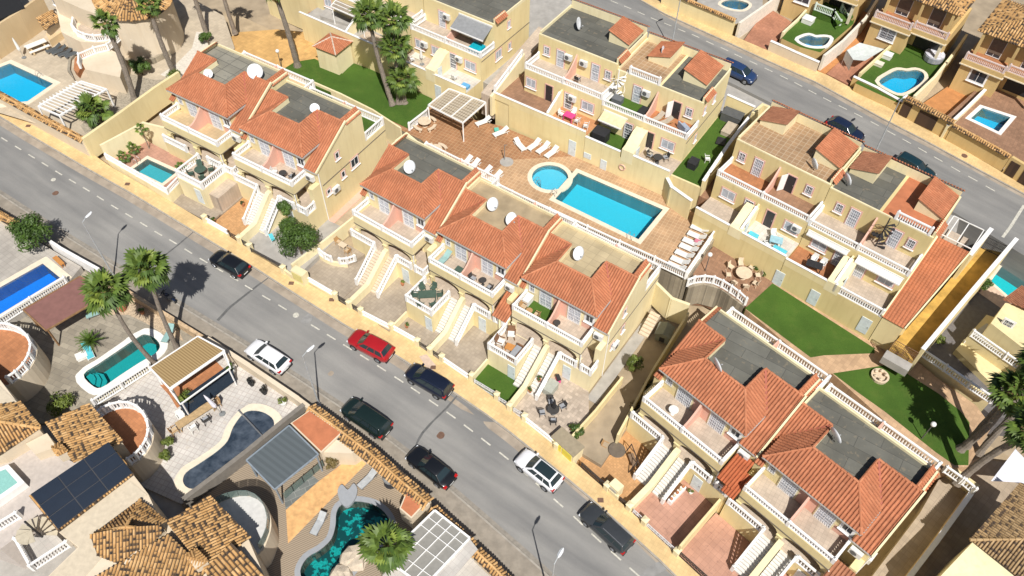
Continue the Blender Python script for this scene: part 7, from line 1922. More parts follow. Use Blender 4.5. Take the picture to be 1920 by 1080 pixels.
    if roof_panel:
        m2 = MB(); vv = []
        for i in range(nx+1):
            x = xr2+(xf2-xr2)*(0.06+0.88*i/nx)
            vv += [(x, wt*0.82*(2*j/4-1), roofz(x, wt*0.82*(2*j/4-1))+0.012) for j in range(5)]
        m2.add(vv, [(i*5+j, (i+1)*5+j, (i+1)*5+j+1, i*5+j+1) for i in range(nx) for j in range(4)])
        part('roof_panel', m2, roof_panel, o, smooth=True)
    if rails:
        for s_ in (-1, 1):
            part('roof_rail', MB().bar((xr2+0.2, s_*wt*0.93, zt+0.0), (xf2-0.2, s_*wt*0.93, zt+0.0), 0.04, 0.05), rails if rails is not True else STEEL, o)
    r = 0.33 if Hh > 1.55 else 0.31
    tm, rm = wheel_meshes(r)
    for x in (-L*0.30, L*0.305):
        for s_ in (-1, 1):
            aw = MB().cyl((x, s_*(hw-0.2), r+0.02), (x, s_*(hw+0.004), r+0.02), r+0.07, r+0.07, 16)
            part('wheel_arch', aw, BLACKP, o)
            w = bpy.data.objects.new('wheel', None)
            COL.objects.link(w); w.parent = o
            w.location = (x, s_*(hw-0.10), r)
            w.rotation_euler = (0, 0, 0 if s_ > 0 else math.pi)
            inst('tyre', tm, w); inst('rim', rm, w)
    for s_ in (-1, 1):
        part('headlight', MB().obox((L/2-0.34, s_*hw*0.62, 0), (1,0,0), (0,s_,0), (0,0.26), (0,hw*0.27), (zn-0.16, zn-0.02)), HEAD, o)
        part('tail_light', MB().obox((-L/2+0.0, s_*hw*0.60, 0), (1,0,0), (0,s_,0), (0,0.24), (0,hw*0.32), (zd-0.22, zd-0.06)), TAIL, o)
        mm = part('mirror', MB().obox((xf-0.18, s_*wb, 0), (1,0,0), (0,s_,0), (0,0.14), (0.0,0.2), (zb_-0.02, zb_+0.13)), pmat, o)
    part('bumper', MB().box(-L/2-0.03, -L/2+0.12, -hw*0.78, hw*0.78, 0.26, 0.48), BLACKP, o)
    part('bumper', MB().box(L/2-0.14, L/2+0.02, -hw*0.74, hw*0.74, 0.28, 0.46), BLACKP, o)
    part('licence_plate', MB().box(-L/2-0.045, -L/2-0.031, -0.26, 0.26, 0.5, 0.61), PLATE, o)
    return o
def parked(label, fw, rw, style, dims, pm, **kw):
    # front and rear wheel contact on the camera side
    fw = Vector(fw); rw = Vector(rw)
    f = (fw-rw); f.z = 0; f.normalize()
    mid = (fw+rw)/2
    side = Vector((f.y, -f.x, 0))   # to the right of travel
    c = mid+side*(dims[1]/2-0.1)
    return car(label, (c.x, c.y, zg(c.x, c.y, kw.pop('h', 0.012))), (f.x, f.y), style, dims, pm, **kw)
PBLACK = paint('black car paint', (0.008,0.009,0.011)); PNAVY = paint('navy car paint', (0.008,0.012,0.026)); PRED = paint('red car paint', (0.36,0.012,0.016)); PWHITE = paint('white car paint', (0.78,0.78,0.80), 0.3)
PGREEN = paint('dark green car paint', (0.008,0.018,0.016)); PGREY = paint('dark grey car paint', (0.055,0.06,0.065), 0.3, 0.6, 0.3); PBLUE = paint('blue car paint', (0.02,0.045,0.12)); PDARK = paint('dark blue car paint', (0.01,0.018,0.045))
parked('black hatchback by the yellow pavement, furthest left car', (-29.91,51.98,1.13), (-27.25,50.44,0.96), 'hatch', (4.25,1.78,1.48), PBLACK)
parked('red compact SUV parked by the yellow pavement', (-14.70,42.78,0.15), (-12.31,41.49,0.00), 'suv', (4.45,1.86,1.66), PRED)
parked('dark navy people carrier behind the red car', (-9.01,39.31,-0.22), (-6.68,37.92,-0.36), 'mpv', (4.55,1.82,1.62), PNAVY, rails=PDARK)
parked('white SUV parked against the near kerb by the reed canopy', (-24.03,41.31,0.54), (-21.38,39.67,0.37), 'suv', (4.4,1.84,1.62), PWHITE)
parked('dark green people carrier beside the tiled street wall', (-14.38,35.47,-0.08), (-11.75,33.72,-0.25), 'mpv', (4.75,1.9,1.74), PGREEN)
parked('black saloon beside the tiled street wall', (-8.34,31.26,-0.49), (-5.90,29.43,-0.65), 'saloon', (4.6,1.8,1.44), PBLACK)
parked('white SUV with black roof on the right-hand side', (0.94,31.24,-0.91), (3.02,29.54,-1.06), 'suv', (4.3,1.84,1.6), PWHITE, roof_panel=CARGLASS)
parked('dark grey estate car lowest on the road', (6.29,26.70,-1.30), (8.54,24.56,-1.46), 'estate', (4.8,1.84,1.5), PGREY, rails=True)
def parked2(label, c, a, b, style, dims, pm, **kw):
    d = Vector((b[0]-a[0], b[1]-a[1], 0)).normalized()
    return car(label, (c[0], c[1], c[2]+0.012), (d.x, d.y), style, dims, pm, **kw)
parked2('blue car beside the cream street wall on the far road', (26.36,80.23,4.37), (23.40,82.52,4.57), (29.16,78.29,4.18), 'mpv', (4.5,1.8,1.6), PBLUE)
parked2('dark blue hatchback behind the tan paved roof on the far road', (37.00,70.89,3.60), (34.43,73.31,3.79), (39.42,68.71,3.42), 'hatch', (4.3,1.8,1.5), PDARK)
parked2('dark teal estate furthest right on the far road', (43.29,65.29,3.14), (40.91,67.54,3.32), (45.51,63.18,2.98), 'estate', (4.4,1.8,1.5), paint('dark teal car paint', (0.008,0.03,0.04)))
# motorcycle
b = (-33.03,47.55,1.14)
t = thing('motorcycle', 'dark motorcycle standing at the near kerb in palm shade', 'motorcycle', b, 0)
d = Vector(((-31.41,46.62,1.04)[0]-(-34.17,48.39,1.22)[0], (-31.41,46.62,1.04)[1]-(-34.17,48.39,1.22)[1], 0)).normalized()
place_on_slope(t, b, (-d.x, -d.y))
for x in (-0.68, 0.68):
    w = part('wheel', MB().cyl((x,-0.06,0.31), (x,0.06,0.31), 0.31, 0.31, 16), TYRE, t)
    part('rim', MB().cyl((x,-0.065,0.31), (x,0.065,0.31), 0.2, 0.2, 12), RIM, w)
part('fuel_tank', MB().lathe((0.18,0,0.72), [(0.05,-0.12),(0.19,-0.06),(0.2,0.05),(0.1,0.14)], 10), PDARK, t, smooth=True)
part('engine', MB().box(-0.22,0.28,-0.17,0.17,0.25,0.62), STEEL, t)
part('seat', MB().box(-0.62,0.02,-0.14,0.14,0.70,0.80), BLACKP, t)
part('fork', MB().bar((0.68,0.1,0.31), (0.42,0.1,0.98), 0.05, 0.05), STEEL, t)
part('fork', MB().bar((0.68,-0.1,0.31), (0.42,-0.1,0.98), 0.05, 0.05), STEEL, t)
part('handlebar', MB().bar((0.4,-0.38,1.02), (0.4,0.38,1.02), 0.035, 0.035), IRON, t)
part('windscreen', MB().add([(0.5,-0.18,0.95),(0.5,0.18,0.95),(0.38,0.14,1.25),(0.38,-0.14,1.25)], [(0,1,2,3)]), CARGLASS, t)
part('rear_fender', MB().bar((-0.4,0,0.66), (-0.98,0,0.62), 0.18, 0.06), PDARK, t)
# street lamps
LAMPP = plain('lamp pole', (0.52,0.54,0.55), 0.45, 0.4)
LAMPH = plain('lamp head', (0.66,0.68,0.70), 0.4)
def lamp(label, base_, toward, hgt=7.7, arm=0.9):
    t = wthing('street_lamp', label, 'street lamp', base_, 'street lamps')
    d = Vector((toward[0]-base_[0], toward[1]-base_[1], 0)).normalized()
    top = up(base_, hgt-0.15)
    part('pole', MB().cyl(base_, lerp(base_, top, 0.5), 0.085, 0.07, 10).cyl(lerp(base_, top, 0.5), top, 0.065, 0.045, 10), LAMPP, t)
    part('base_plate', MB().lathe(base_, [(0.2,0),(0.2,0.03),(0.12,0.06),(0.1,0.35)], 10), LAMPP, t)
    e = (top[0]+d.x*arm*0.5, top[1]+d.y*arm*0.5, top[2]+0.15)
    part('arm', MB().tube([top, lerp(top, e, 0.6), e], 0.035), LAMPP, t)
    n = Vector((-d.y, d.x, 0))
    h_ = MB()
    a = e
    prof = ((0.0,0.07),(0.2,0.14),(0.55,0.15),(0.8,0.08))
    vs = []
    for x, w in prof:
        c = (a[0]+d.x*x, a[1]+d.y*x, a[2]+0.03*x)
        vs += [(c[0]-n.x*w, c[1]-n.y*w, c[2]), (c[0], c[1], c[2]+0.11), (c[0]+n.x*w, c[1]+n.y*w, c[2]), (c[0], c[1], c[2]-0.05)]
    fs = [(0,1,2,3), (15,14,13,12)]
    for i in range(3):
        fs += [(i*4+j, i*4+(j+1)%4, (i+1)*4+(j+1)%4, (i+1)*4+j) for j in range(4)]
    part('lamp_head', h_.add(vs, fs), LAMPH, t)
def base_under(pt, h=0.12):
    return (pt[0], pt[1], zg(pt[0], pt[1], h))
lamp('street lamp standing over the bushy tree and left palm', base_under((-39.05,50.03,9.49)), (-36.39,56.41,1.56))
lamp('street lamp between the white car and the dark green car', (-16.99,36.77,0.20), (-13.65,40.79,0.04))
lamp('street lamp at the bottom edge below the grey estate car', base_under((3.29,20.55,6.66)), (6.44,25.94,-1.33))
lamp('street lamp on the far road at the top of the view', (18.96,84.79,4.89), (24.28,88.86,4.72))
lamp('street lamp on the far road between the two dark parked cars', (39.45,67.29,3.43), (44.48,71.56,3.27))
def globe_lamp(label, base_, hgt=2.2):
    t = wthing('garden_lamp', label, 'garden lamp', base_, 'globe garden lamps')
    part('post', MB().cyl(base_, up(base_, hgt), 0.05, 0.04, 8), plain('lamp post dark', (0.1,0.1,0.1), 0.5), t)
    part('globe', MB().lathe(up(base_, hgt), [(0.05,0),(0.2,0.1),(0.24,0.24),(0.2,0.38),(0.06,0.47)], 12), plain('opal globe', (0.78,0.78,0.76), 0.3), t, smooth=True)
globe_lamp('white globe lamp on the narrow lawn by the courtyard', (-28.55,82.18,3.05))
globe_lamp('white globe lamp on the brown terrace by the stone deck wall', (19.06,51.59,2.00))
globe_lamp('white globe lamp on the second lawn near the palms', (35.55,34.06,0.70))

# ---------------- plants ----------------
FAN = leafmat('fan palm leaf', (0.105,0.165,0.035)); FAN2 = leafmat('dark fan palm leaf', (0.07,0.125,0.03)); FANY = leafmat('bright fan palm leaf', (0.16,0.22,0.045))
DEADF = leafmat('dry palm leaf', (0.30,0.22,0.10))
BARK = plain('palm trunk', (0.22,0.185,0.15), 0.95, var=0.3, scale=7, bmp=0.9)
TRUNK = plain('tree bark', (0.12,0.085,0.055), 0.95, var=0.3, scale=6)
LEAF = leafmat('broad leaf', (0.055,0.105,0.02)); LEAF2 = leafmat('yellow green leaf', (0.11,0.15,0.03)); LEAF3 = leafmat('dark hedge leaf', (0.04,0.08,0.025)); DRYB = leafmat('dry shrub', (0.14,0.11,0.05))
def frond_mesh(name, mat, blades=13, L=1.0, stem=1.0, spread=150, droop=0.35, seed=1):
    rnd = random.Random(seed)
    m = MB()
    m.bar((0,0,0), (stem,0,-0.02), 0.05, 0.035)
    for i in range(blades):
        a = R(-spread/2+spread*i/(blades-1))
        l = L*(1-0.28*abs(i/(blades-1)*2-1))*rnd.uniform(0.9, 1.05)
        ca, sa = math.cos(a), math.sin(a)
        wv = 0.092*L*1.6
        p0 = Vector((stem, 0, 0)); p1 = Vector((stem+l*0.55*ca, l*0.55*sa, 0.05-0.06*abs(sa))); p2 = Vector((stem+l*ca, l*sa, -droop*l*rnd.uniform(0.5, 1.3)))
        n = Vector((-sa, ca, 0))
        tone = rnd.uniform(0.2, 0.9)
        m.add([p0-n*0.015, p0+n*0.015, p1+n*wv+Vector((0,0,0.02)), p1-n*wv-Vector((0,0,0.02)), p2], [(0,1,2,3),(3,2,4)], tone)
    me = m.mesh(name)
    me.materials.append(mat)
    return me
FR_G = [frond_mesh('frond', FAN, 13, 0.95, 0.95, 190, 0.35, 1), frond_mesh('frond', FAN2, 12, 0.9, 0.85, 175, 0.6, 2), frond_mesh('frond', FANY, 13, 0.85, 0.8, 190, 0.25, 3)]
FR_D = [frond_mesh('dry_frond', DEADF, 9, 0.8, 0.7, 100, 0.9, 5)]
def palm(label, base_, top, r0=0.26, r1=0.17, fronds=34, size=1.0, dead=8, bow=0.3, seed=1, name='fan_palm', bark=BARK, collar=True):
    rnd = random.Random(seed)
    t = wthing(name, label, 'palm tree', base_, 'palm trees')
    n = 14; path = []; rad = []
    off = Vector((rnd.uniform(-1,1), rnd.uniform(-1,1), 0)).normalized()*bow
    for i in range(n+1):
        f = i/n
        c = Vector(base_)*(1-f)+Vector(top)*f+off*math.sin(f*math.pi)
        path.append(tuple(c)); rad.append((r0*(1-f)+r1*f)*(1.35 if i == 0 else 1.0)*(1+0.05*(-1)**i))
    part('trunk', MB().tube(path, rad, 9), bark, t)
    if collar:
        part('leaf_base_collar', MB().lathe(up(top,-0.5), [(r1*1.1,0),(r1*2.0,0.25),(r1*1.6,0.55),(r1*0.5,0.7)], 9), plain('fibre collar', (0.24,0.15,0.07), 0.95, var=0.4, scale=9), t)
    off_ = Vector(top)-Vector(base_)
    for k in range(fronds):
        f = k/fronds
        az = k*2.39996+rnd.uniform(-0.2, 0.2)
        el = R(78-112*f**0.85)+rnd.uniform(-0.12, 0.12)
        me = FR_G[(0, 0, 1, 2)[k % 4] if f < 0.75 else 1]
        s_ = size*rnd.uniform(0.85, 1.12)
        inst('frond', me, t, tuple(off_+Vector((0,0,0.1*(1-f)))), (rnd.uniform(-0.25,0.25), -el, az), (s_, s_, s_))
    for k in range(dead):
        az = k*2*math.pi/max(1,dead)+rnd.uniform(-0.3, 0.3)
        s_ = size*rnd.uniform(0.7, 1.0)
        inst('dry_frond', FR_D[0], t, tuple(off_-Vector((0,0,0.3))), (0, R(rnd.uniform(48,72)), az), (s_, s_, s_))
    return t
def topof(px, base_, hgt):
    return (px[0], px[1], base_[2]+hgt)
def vtop(b, hgt, dx=0.0, dy=0.0): return (b[0]+dx, b[1]+dy, b[2]+hgt)
b = (-30.83,42.00,1.07); palm('tall fan palm whose crown overlaps the road, right of two by the teal pool', b, vtop(b,10.7,0.9,0.3), 0.22, 0.14, 38, 1.12, 6, 0.25, 3)
b = (-32.19,40.09,1.08); palm('tall leaning fan palm over the maroon awning, left of two', b, vtop(b,10.2,-0.6,0.2), 0.22, 0.14, 38, 1.15, 6, 0.35, 4)
b = (-8.94,22.70,-0.61); palm('bright fan palm beside the grey panelled pergola at the bottom edge', b, vtop(b,4.2), 0.26, 0.2, 30, 1.2, 4, 0.05, 5)
b = (-44.09,74.93,3.36); palm('tall palm in front of the round villa, left of two', b, vtop(b,9.8,0.2,0.5), 0.34, 0.24, 20, 0.95, 4, 0.2, 6)
b = (-41.13,80.50,3.39); palm('tall palm in front of the round villa, right of two', b, vtop(b,8.9), 0.32, 0.22, 22, 0.95, 4, 0.2, 7)
b = (-39.06,88.18,3.52); palm('palm trunk behind the villa by the yellow hedge, cut off by the top edge', b, vtop(b,9.0), 0.3, 0.22, 20, 1.0, 6, 0.2, 8)
b = (-35.70,88.95,3.39); palm('dark palm trunk next to the courtyard, cut off by the top edge', b, vtop(b,9.0), 0.28, 0.2, 20, 1.0, 6, 0.2, 9)
b = (-26.69,82.66,3.05); palm('palm trunk on the narrow lawn, crown above the frame', b, vtop(b,10.5,-0.6,-0.3), 0.36, 0.24, 22, 1.1, 8, 0.25, 10)
b = (-14.29,75.42,3.05); palm('tallest curved palm of the clump on the lawn', b, vtop(b,11.0,-1.5,1.0), 0.3, 0.2, 36, 1.15, 8, 0.5, 11)
b = (-13.57,75.73,3.05); palm('second tall palm of the clump on the lawn', b, vtop(b,10.4,0.4,0.9), 0.3, 0.2, 34, 1.15, 8, 0.3, 12)
b = (-13.27,75.84,3.05); palm('mid height palm of the clump on the lawn', b, vtop(b,7.2,0.0,0.2), 0.3, 0.22, 34, 1.15, 8, 0.2, 13)
b = (-12.90,75.85,3.05); palm('shortest palm of the clump on the lawn', b, vtop(b,3.3,0.1,-0.1), 0.3, 0.24, 30, 1.1, 6, 0.1, 14)
b = (38.70,33.20,0.50); palm('thick leaning palm at the corner of the second lawn, nearest the path', b, vtop(b,8.6,0.3,0.2), 0.32, 0.22, 32, 1.2, 8, 0.3, 15)
b = (39.33,33.53,0.48); palm('tall palm at the right edge behind the second lawn', b, vtop(b,11.2,1.0,0.8), 0.3, 0.2, 32, 1.2, 8, 0.4, 16)
b = (37.65,30.34,-0.04); palm('thick palm rising from the shaded yard behind the last house', b, vtop(b,9.6,1.3,-0.6), 0.34, 0.25, 32, 1.2, 8, 0.4, 17)
b = (40.24,32.92,0.32); palm('rear palm of the cluster at the right edge', b, vtop(b,10.4,1.6,0.9), 0.3, 0.2, 30, 1.15, 8, 0.3, 18)
b = (42.77,35.93,4.00); palm('palm crown against the cream house at the right edge', b, vtop(b,5.0,0.3,0.2), 0.3, 0.24, 30, 1.15, 4, 0.1, 19)
# bushy plants: many leaf faces spread through uneven clumps
def leaf_cloud(mb, c, rad, n, leaf, rnd, squash=0.8, clumps=9):
    cl = []
    for k in range(clumps):
        a = rnd.uniform(0, 2*math.pi); e = rnd.uniform(-0.4, 1.0); rr = rad*rnd.uniform(0.35, 0.75)
        cl.append((Vector((c[0]+rr*math.cos(a)*math.cos(e), c[1]+rr*math.sin(a)*math.cos(e), c[2]+rr*math.sin(e)*squash)), rad*rnd.uniform(0.28, 0.5), rnd.uniform(0.1, 0.9)))
    for i in range(n):
        cc, cr, tn = cl[i % clumps]
        v = Vector((rnd.gauss(0,1), rnd.gauss(0,1), rnd.gauss(0,1))).normalized()
        p = cc+v*cr*rnd.uniform(0.65, 1.05)
        nrm = (v+Vector((rnd.uniform(-.6,.6), rnd.uniform(-.6,.6), rnd.uniform(-.1,.8)))).normalized()
        a = nrm.orthogonal().normalized(); b = nrm.cross(a)
        th = rnd.uniform(0, 6.28); a2 = a*math.cos(th)+b*math.sin(th); b2 = -a*math.sin(th)+b*math.cos(th)
        l = leaf*rnd.uniform(0.7, 1.3)
        t_ = min(1, max(0, tn+rnd.uniform(-0.25, 0.25)))
        mb.add([p-a2*l, p+b2*l*0.45, p+a2*l, p-b2*l*0.45], [(0,1,2,3)], t_)
def bush(label, base_, rad, hgt, mat, name='bush', n=900, leaf=0.11, seed=1, trunk=True, cat='bush', squash=0.85, clumps=10):
    rnd = random.Random(seed)
    t = wthing(name, label, cat, base_)
    mb = MB(); c = up(base_, hgt)
    leaf_cloud(mb, c, rad, n, leaf, rnd, squash, clumps)
    part('crown', mb, mat, t)
    if trunk:
        tr = MB(); tr.cyl(up(base_,-0.1), up(base_, hgt*0.7), 0.09*max(1,rad*0.7), 0.06*max(1,rad*0.7), 7)
        for k in range(4):
            a = k*1.6+seed
            tr.cyl(up(base_, hgt*0.5), (base_[0]+rad*0.5*math.cos(a), base_[1]+rad*0.5*math.sin(a), base_[2]+hgt+0.1), 0.05*max(1,rad*0.6), 0.02, 6)
        part('trunk', tr, TRUNK, t)
    return t
bush('bushy green tree beside the white curved wall, left', (-46.91,52.65,2.83), 2.0, 2.3, LEAF, 'leafy_tree', 3200, 0.15, 21, True, 'tree', 0.9, 16)
bush('dense round tree in front of the gable house', UW(FRA2,SA2,9.7,-2.9,-0.1), 2.1, 2.3, LEAF, 'leafy_tree', 4800, 0.13, 22, True, 'tree', 0.9, 16)
bush('climbing shrub spilling down the stairs beside the round tree', UW(FRA2,SA2,6.6,-0.9,1.8), 1.1, 0.9, LEAF, 'climbing_shrub', 1500, 0.12, 23, False, 'shrub')
bush('second clump of climbing shrub above the stair foot', UW(FRA2,SA2,7.3,-1.9,1.0), 1.0, 0.8, LEAF, 'climbing_shrub', 1300, 0.12, 24, False, 'shrub')
bush('round lemon tree in the side garden of the end house', UW(FRB3,SB3,11.2,4.2,-0.2), 0.95, 1.4, LEAF2, 'lemon_tree', 1500, 0.1, 25, True, 'tree')
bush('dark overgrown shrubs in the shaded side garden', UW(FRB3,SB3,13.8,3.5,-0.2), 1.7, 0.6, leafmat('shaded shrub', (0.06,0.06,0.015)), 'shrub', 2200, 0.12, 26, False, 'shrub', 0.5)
bush('brown shrub clump lower in the shaded side garden', UW(FRB3,SB3,13.9,0.3,-0.2), 1.5, 0.5, DRYB, 'shrub', 1800, 0.12, 27, False, 'shrub', 0.5)
bush('round green shrub beside the left palm of the top left garden', (-44.59,79.79,3.53), 1.35, 1.2, LEAF, 'shrub', 2200, 0.13, 28, True, 'shrub')
bush('small shrub behind the round villa near the top edge', (-38.33,86.25,3.43), 1.0, 0.9, LEAF, 'shrub', 1500, 0.12, 29, True, 'shrub')
bush('yellow green hedge beside the yellow wall', (-40.51,79.14,3.32), 0.9, 0.7, LEAF2, 'hedge', 1400, 0.1, 30, False, 'hedge')
bush('clipped hedge above the yellow utility cabinet', UW(FRC1,SC1,-2.9,-3.9,0.4), 0.75, 1.0, LEAF, 'hedge', 1200, 0.09, 31, False, 'hedge', 0.6)
bush('green climbing hedge in shade by the mottled roof', (-38.79,35.36,1.24), 1.3, 0.9, LEAF2, 'hedge', 1500, 0.12, 32, False, 'hedge', 0.7)
bush('planter of succulents beside the dark water tank', (-28.37,36.46,0.89), 0.85, 0.5, LEAF2, 'shrub', 1100, 0.1, 33, False, 'shrub', 0.6)
bush('tall potted shrub below the round terrace', (-28.47,30.92,0.64), 0.6, 0.7, LEAF2, 'shrub', 900, 0.09, 34, False, 'shrub', 1.2)
bush('long potted hedge below the round terrace', (-28.70,32.09,0.68), 0.55, 0.8, LEAF2, 'shrub', 700, 0.09, 35, False, 'shrub', 1.0)
bush('brown dry shrub by the slate wall', (-14.95,30.89,-0.09), 0.65, 0.8, DRYB, 'shrub', 900, 0.09, 36, True, 'shrub')
bush('leafy potted tree beside the turquoise pool at the right edge', (47.00,51.25,-0.05), 0.8, 1.3, LEAF, 'potted_tree', 1200, 0.1, 37, True, 'tree')
bush('small green shrub in the dark paved yard', (40.59,44.69,0.05), 0.6, 0.6, LEAF2, 'shrub', 700, 0.09, 38, True, 'shrub')
bush('trimmed planter bush nearest the stone table', (24.27,52.10,1.78), 0.55, 0.45, LEAF, 'shrub', 700, 0.08, 39, False, 'shrub', 0.6)
bush('trimmed planter bush at the corner of the brown terrace', (24.89,51.39,1.73), 0.5, 0.4, LEAF, 'shrub', 600, 0.08, 40, False, 'shrub', 0.6)
bush('planter bush beside the deck wall on the brown terrace', (21.37,54.91,2.00), 0.5, 0.45, LEAF, 'shrub', 700, 0.08, 41, False, 'shrub', 0.6)
bush('second planter bush beside the deck wall', (22.16,54.40,1.94), 0.42, 0.4, LEAF, 'shrub', 600, 0.08, 42, False, 'shrub', 0.6)
bush('green plant behind the roof of the far road house', UW(FRD,1,5.0,13.9,6.0), 0.7, 0.5, LEAF, 'shrub', 700, 0.1, 43, False, 'shrub')
bush('yellow flowering shrub column left of the back row house', UW(FRD,1,-9.6,8.5,5.0), 0.6, 0.8, LEAF2, 'shrub', 1000, 0.09, 44, False, 'shrub', 1.6)
# small palms and cycads
FEATH = leafmat('feather leaf', (0.075,0.14,0.02))
def feather_mesh():
    m = MB(); rnd = random.Random(3)
    for i in range(9):
        x = i/9
    pts = [(x, 0, 0.35*x-0.45*x*x) for x in [k/8 for k in range(9)]]
    for a, b in zip(pts, pts[1:]): m.bar(a, b, 0.025, 0.02)
    for i in range(1, 24):
        x = i/24; z = 0.35*x-0.45*x*x
        for s_ in (-1, 1):
            l = 0.2*(1-0.6*x)
            m.add([(x,0,z),(x+0.03,0,z),(x+l*0.7,s_*l,z+0.03)], [(0,1,2)], rnd.uniform(0.2,0.9))
    me = m.mesh('frond'); me.materials.append(FEATH)
    return me
FE = feather_mesh()
def cycad(label, base_, size, hgt=0.5, n=26, seed=1, name='cycad'):
    rnd = random.Random(seed)
    t = wthing(name, label, 'plant', base_)
    part('trunk', MB().cyl(up(base_,-0.1), up(base_,hgt), 0.14*size, 0.12*size, 8), BARK, t)
    for k in range(n):
        az = k*2.4; el = R(75-85*(k/n))
        s_ = size*rnd.uniform(0.85,1.1)
        inst('frond', FE, t, (0,0,hgt), (0, -el, az), (s_, s_, s_))
cycad('spiky cycad beside the turquoise lounger and teal pool', (-38.27,41.77,1.36), 1.3, 0.7, 34, 1)
for i, (p, lb) in enumerate((((-47.42,71.14,3.40), 'left stem of the low palm clump under the white pergola'), ((-46.61,70.84,3.36), 'right stem of the low palm clump under the white pergola'))):
    palm(lb, p, vtop(p,1.5,0.2*(-1)**i,0.1), 0.16, 0.13, 18, 1.1, 0, 0.05, 50+i, 'dwarf_palm')
p = UW(FRA1,SA1,-2.9,-0.9,0.75); palm('slim potted palm by the tall wall of the first front-garden pool', p, vtop(p,2.6), 0.06, 0.05, 12, 0.45, 0, 0.05, 54, 'potted_palm', BARK, False)
for i, (x, y, lb) in enumerate(((-3.4,-2.2,'potted palm nearest the road in the first front-garden'),(-3.3,-3.6,'small potted palm in the corner of the first front-garden pool'),(2.7,-1.7,'potted palm beside the balustrade of the first front-garden pool'))):
    p = UW(FRA1,SA1,x,y,0.75); palm(lb, p, vtop(p,0.7), 0.07, 0.06, 14, 0.45, 0, 0.02, 60+i, 'potted_palm', BARK, False)

# ---------------- furniture and small things ----------------
WPL = plain('white plastic', (0.74,0.73,0.69), 0.5, var=0.04); CREAMP = plain('cream plastic', (0.70,0.64,0.52), 0.6, var=0.05)
RATT = plain('dark rattan', (0.045,0.042,0.04), 0.8, var=0.2, scale=12); GREYC = plain('grey cushion', (0.30,0.31,0.33), 0.9); AQUAC = plain('turquoise cushion', (0.10,0.50,0.58), 0.8)
GREENP = plain('green plastic', (0.06,0.10,0.075), 0.6); WICK = plain('tan wicker', (0.42,0.25,0.11), 0.8, var=0.2, scale=10); POT = plain('terracotta pot', (0.42,0.17,0.08), 0.8); BLKC = plain('black cover', (0.02,0.02,0.022), 0.7, var=0.2)
STONET = plain('cast stone', (0.62,0.50,0.36), 0.85, var=0.1)
DIRS = ('right-hand', 'upper right', 'far side', 'upper left', 'left-hand', 'lower left', 'near side', 'lower right')
def dname(a): return DIRS[int(round((a % 360)/45)) % 8]
PRO = {}
def proto(key, fn):
    # first use builds the thing, later ones copy it
    def f(label, loc, ang, scale=None):
        if key not in PRO:
            o = fn(label, loc, ang)
            PRO[key] = o
            if scale: o.scale = (scale,)*3
            return o
        return dup(PRO[key], loc, ang, label, scale or 1.0)
    return f
def mk_bed(mat, fmat, name='sun_lounger', grp='sun loungers'):
    def fn(label, loc, ang):
        t = thing(name, label, 'sun lounger', loc, ang, grp)
        part('frame', MB().box(-0.95,0.95,-0.33,-0.28,0.26,0.32).box(-0.95,0.95,0.28,0.33,0.26,0.32).box(-0.95,-0.89,-0.28,0.28,0.26,0.32), fmat, t)
        part('seat', MB().box(-0.93,0.25,-0.29,0.29,0.3,0.36), mat, t)
        part('backrest', MB().add([(0.25,-0.29,0.30),(0.25,0.29,0.30),(0.95,0.29,0.68),(0.95,-0.29,0.68),(0.25,-0.29,0.36),(0.25,0.29,0.36),(0.92,0.29,0.74),(0.92,-0.29,0.74)], [(3,2,1,0),(4,5,6,7),(0,1,5,4),(1,2,6,5),(2,3,7,6),(3,0,4,7)]), mat, t)
        for x, y in ((-0.8,-0.29),(-0.8,0.29),(0.7,-0.29),(0.7,0.29)):
            part('leg', MB().box(x-0.03,x+0.03,y-0.03,y+0.03,0,0.27), fmat, t)
        return t
    return fn
bed_w = proto('bw', mk_bed(WPL, WPL)); bed_g = proto('bg', mk_bed(plain('charcoal sling', (0.075,0.085,0.09), 0.8), STEEL)); bed_s = proto('bs', mk_bed(plain('silver sling', (0.40,0.415,0.42), 0.7), STEEL)); bed_a = proto('ba', mk_bed(AQUAC, WPL)); bed_t = proto('bt', mk_bed(plain('taupe cushion', (0.42,0.36,0.28), 0.9), WICK)); bed_v = proto('bv', mk_bed(plain('pale teal sling', (0.26,0.42,0.40), 0.8), STEEL))
def mk_chair(mat, cush=None, name='garden_chair', arms=True, grp='garden chairs'):
    def fn(label, loc, ang):
        t = thing(name, label, 'chair', loc, ang, grp)
        part('seat', MB().box(-0.25,0.25,-0.25,0.25,0.38,0.44), cush or mat, t)
        part('backrest', MB().add([(-0.25,-0.25,0.42),(-0.25,0.25,0.42),(-0.36,0.25,0.9),(-0.36,-0.25,0.9),(-0.21,-0.25,0.42),(-0.21,0.25,0.42),(-0.32,0.25,0.9),(-0.32,-0.25,0.9)], [(0,1,2,3),(7,6,5,4),(3,2,6,7),(0,3,7,4),(1,5,6,2)]), mat, t)
        for x, y in ((-0.22,-0.22),(-0.22,0.22),(0.22,-0.22),(0.22,0.22)):
            part('leg', MB().bar((x,y,0.38), (x*1.15,y*1.15,0), 0.045, 0.045), mat, t)
        if arms:
            for y in (-0.27, 0.27):
                part('armrest', MB().box(-0.28,0.22,y-0.03,y+0.03,0.6,0.64), mat, t)
        return t
    return fn
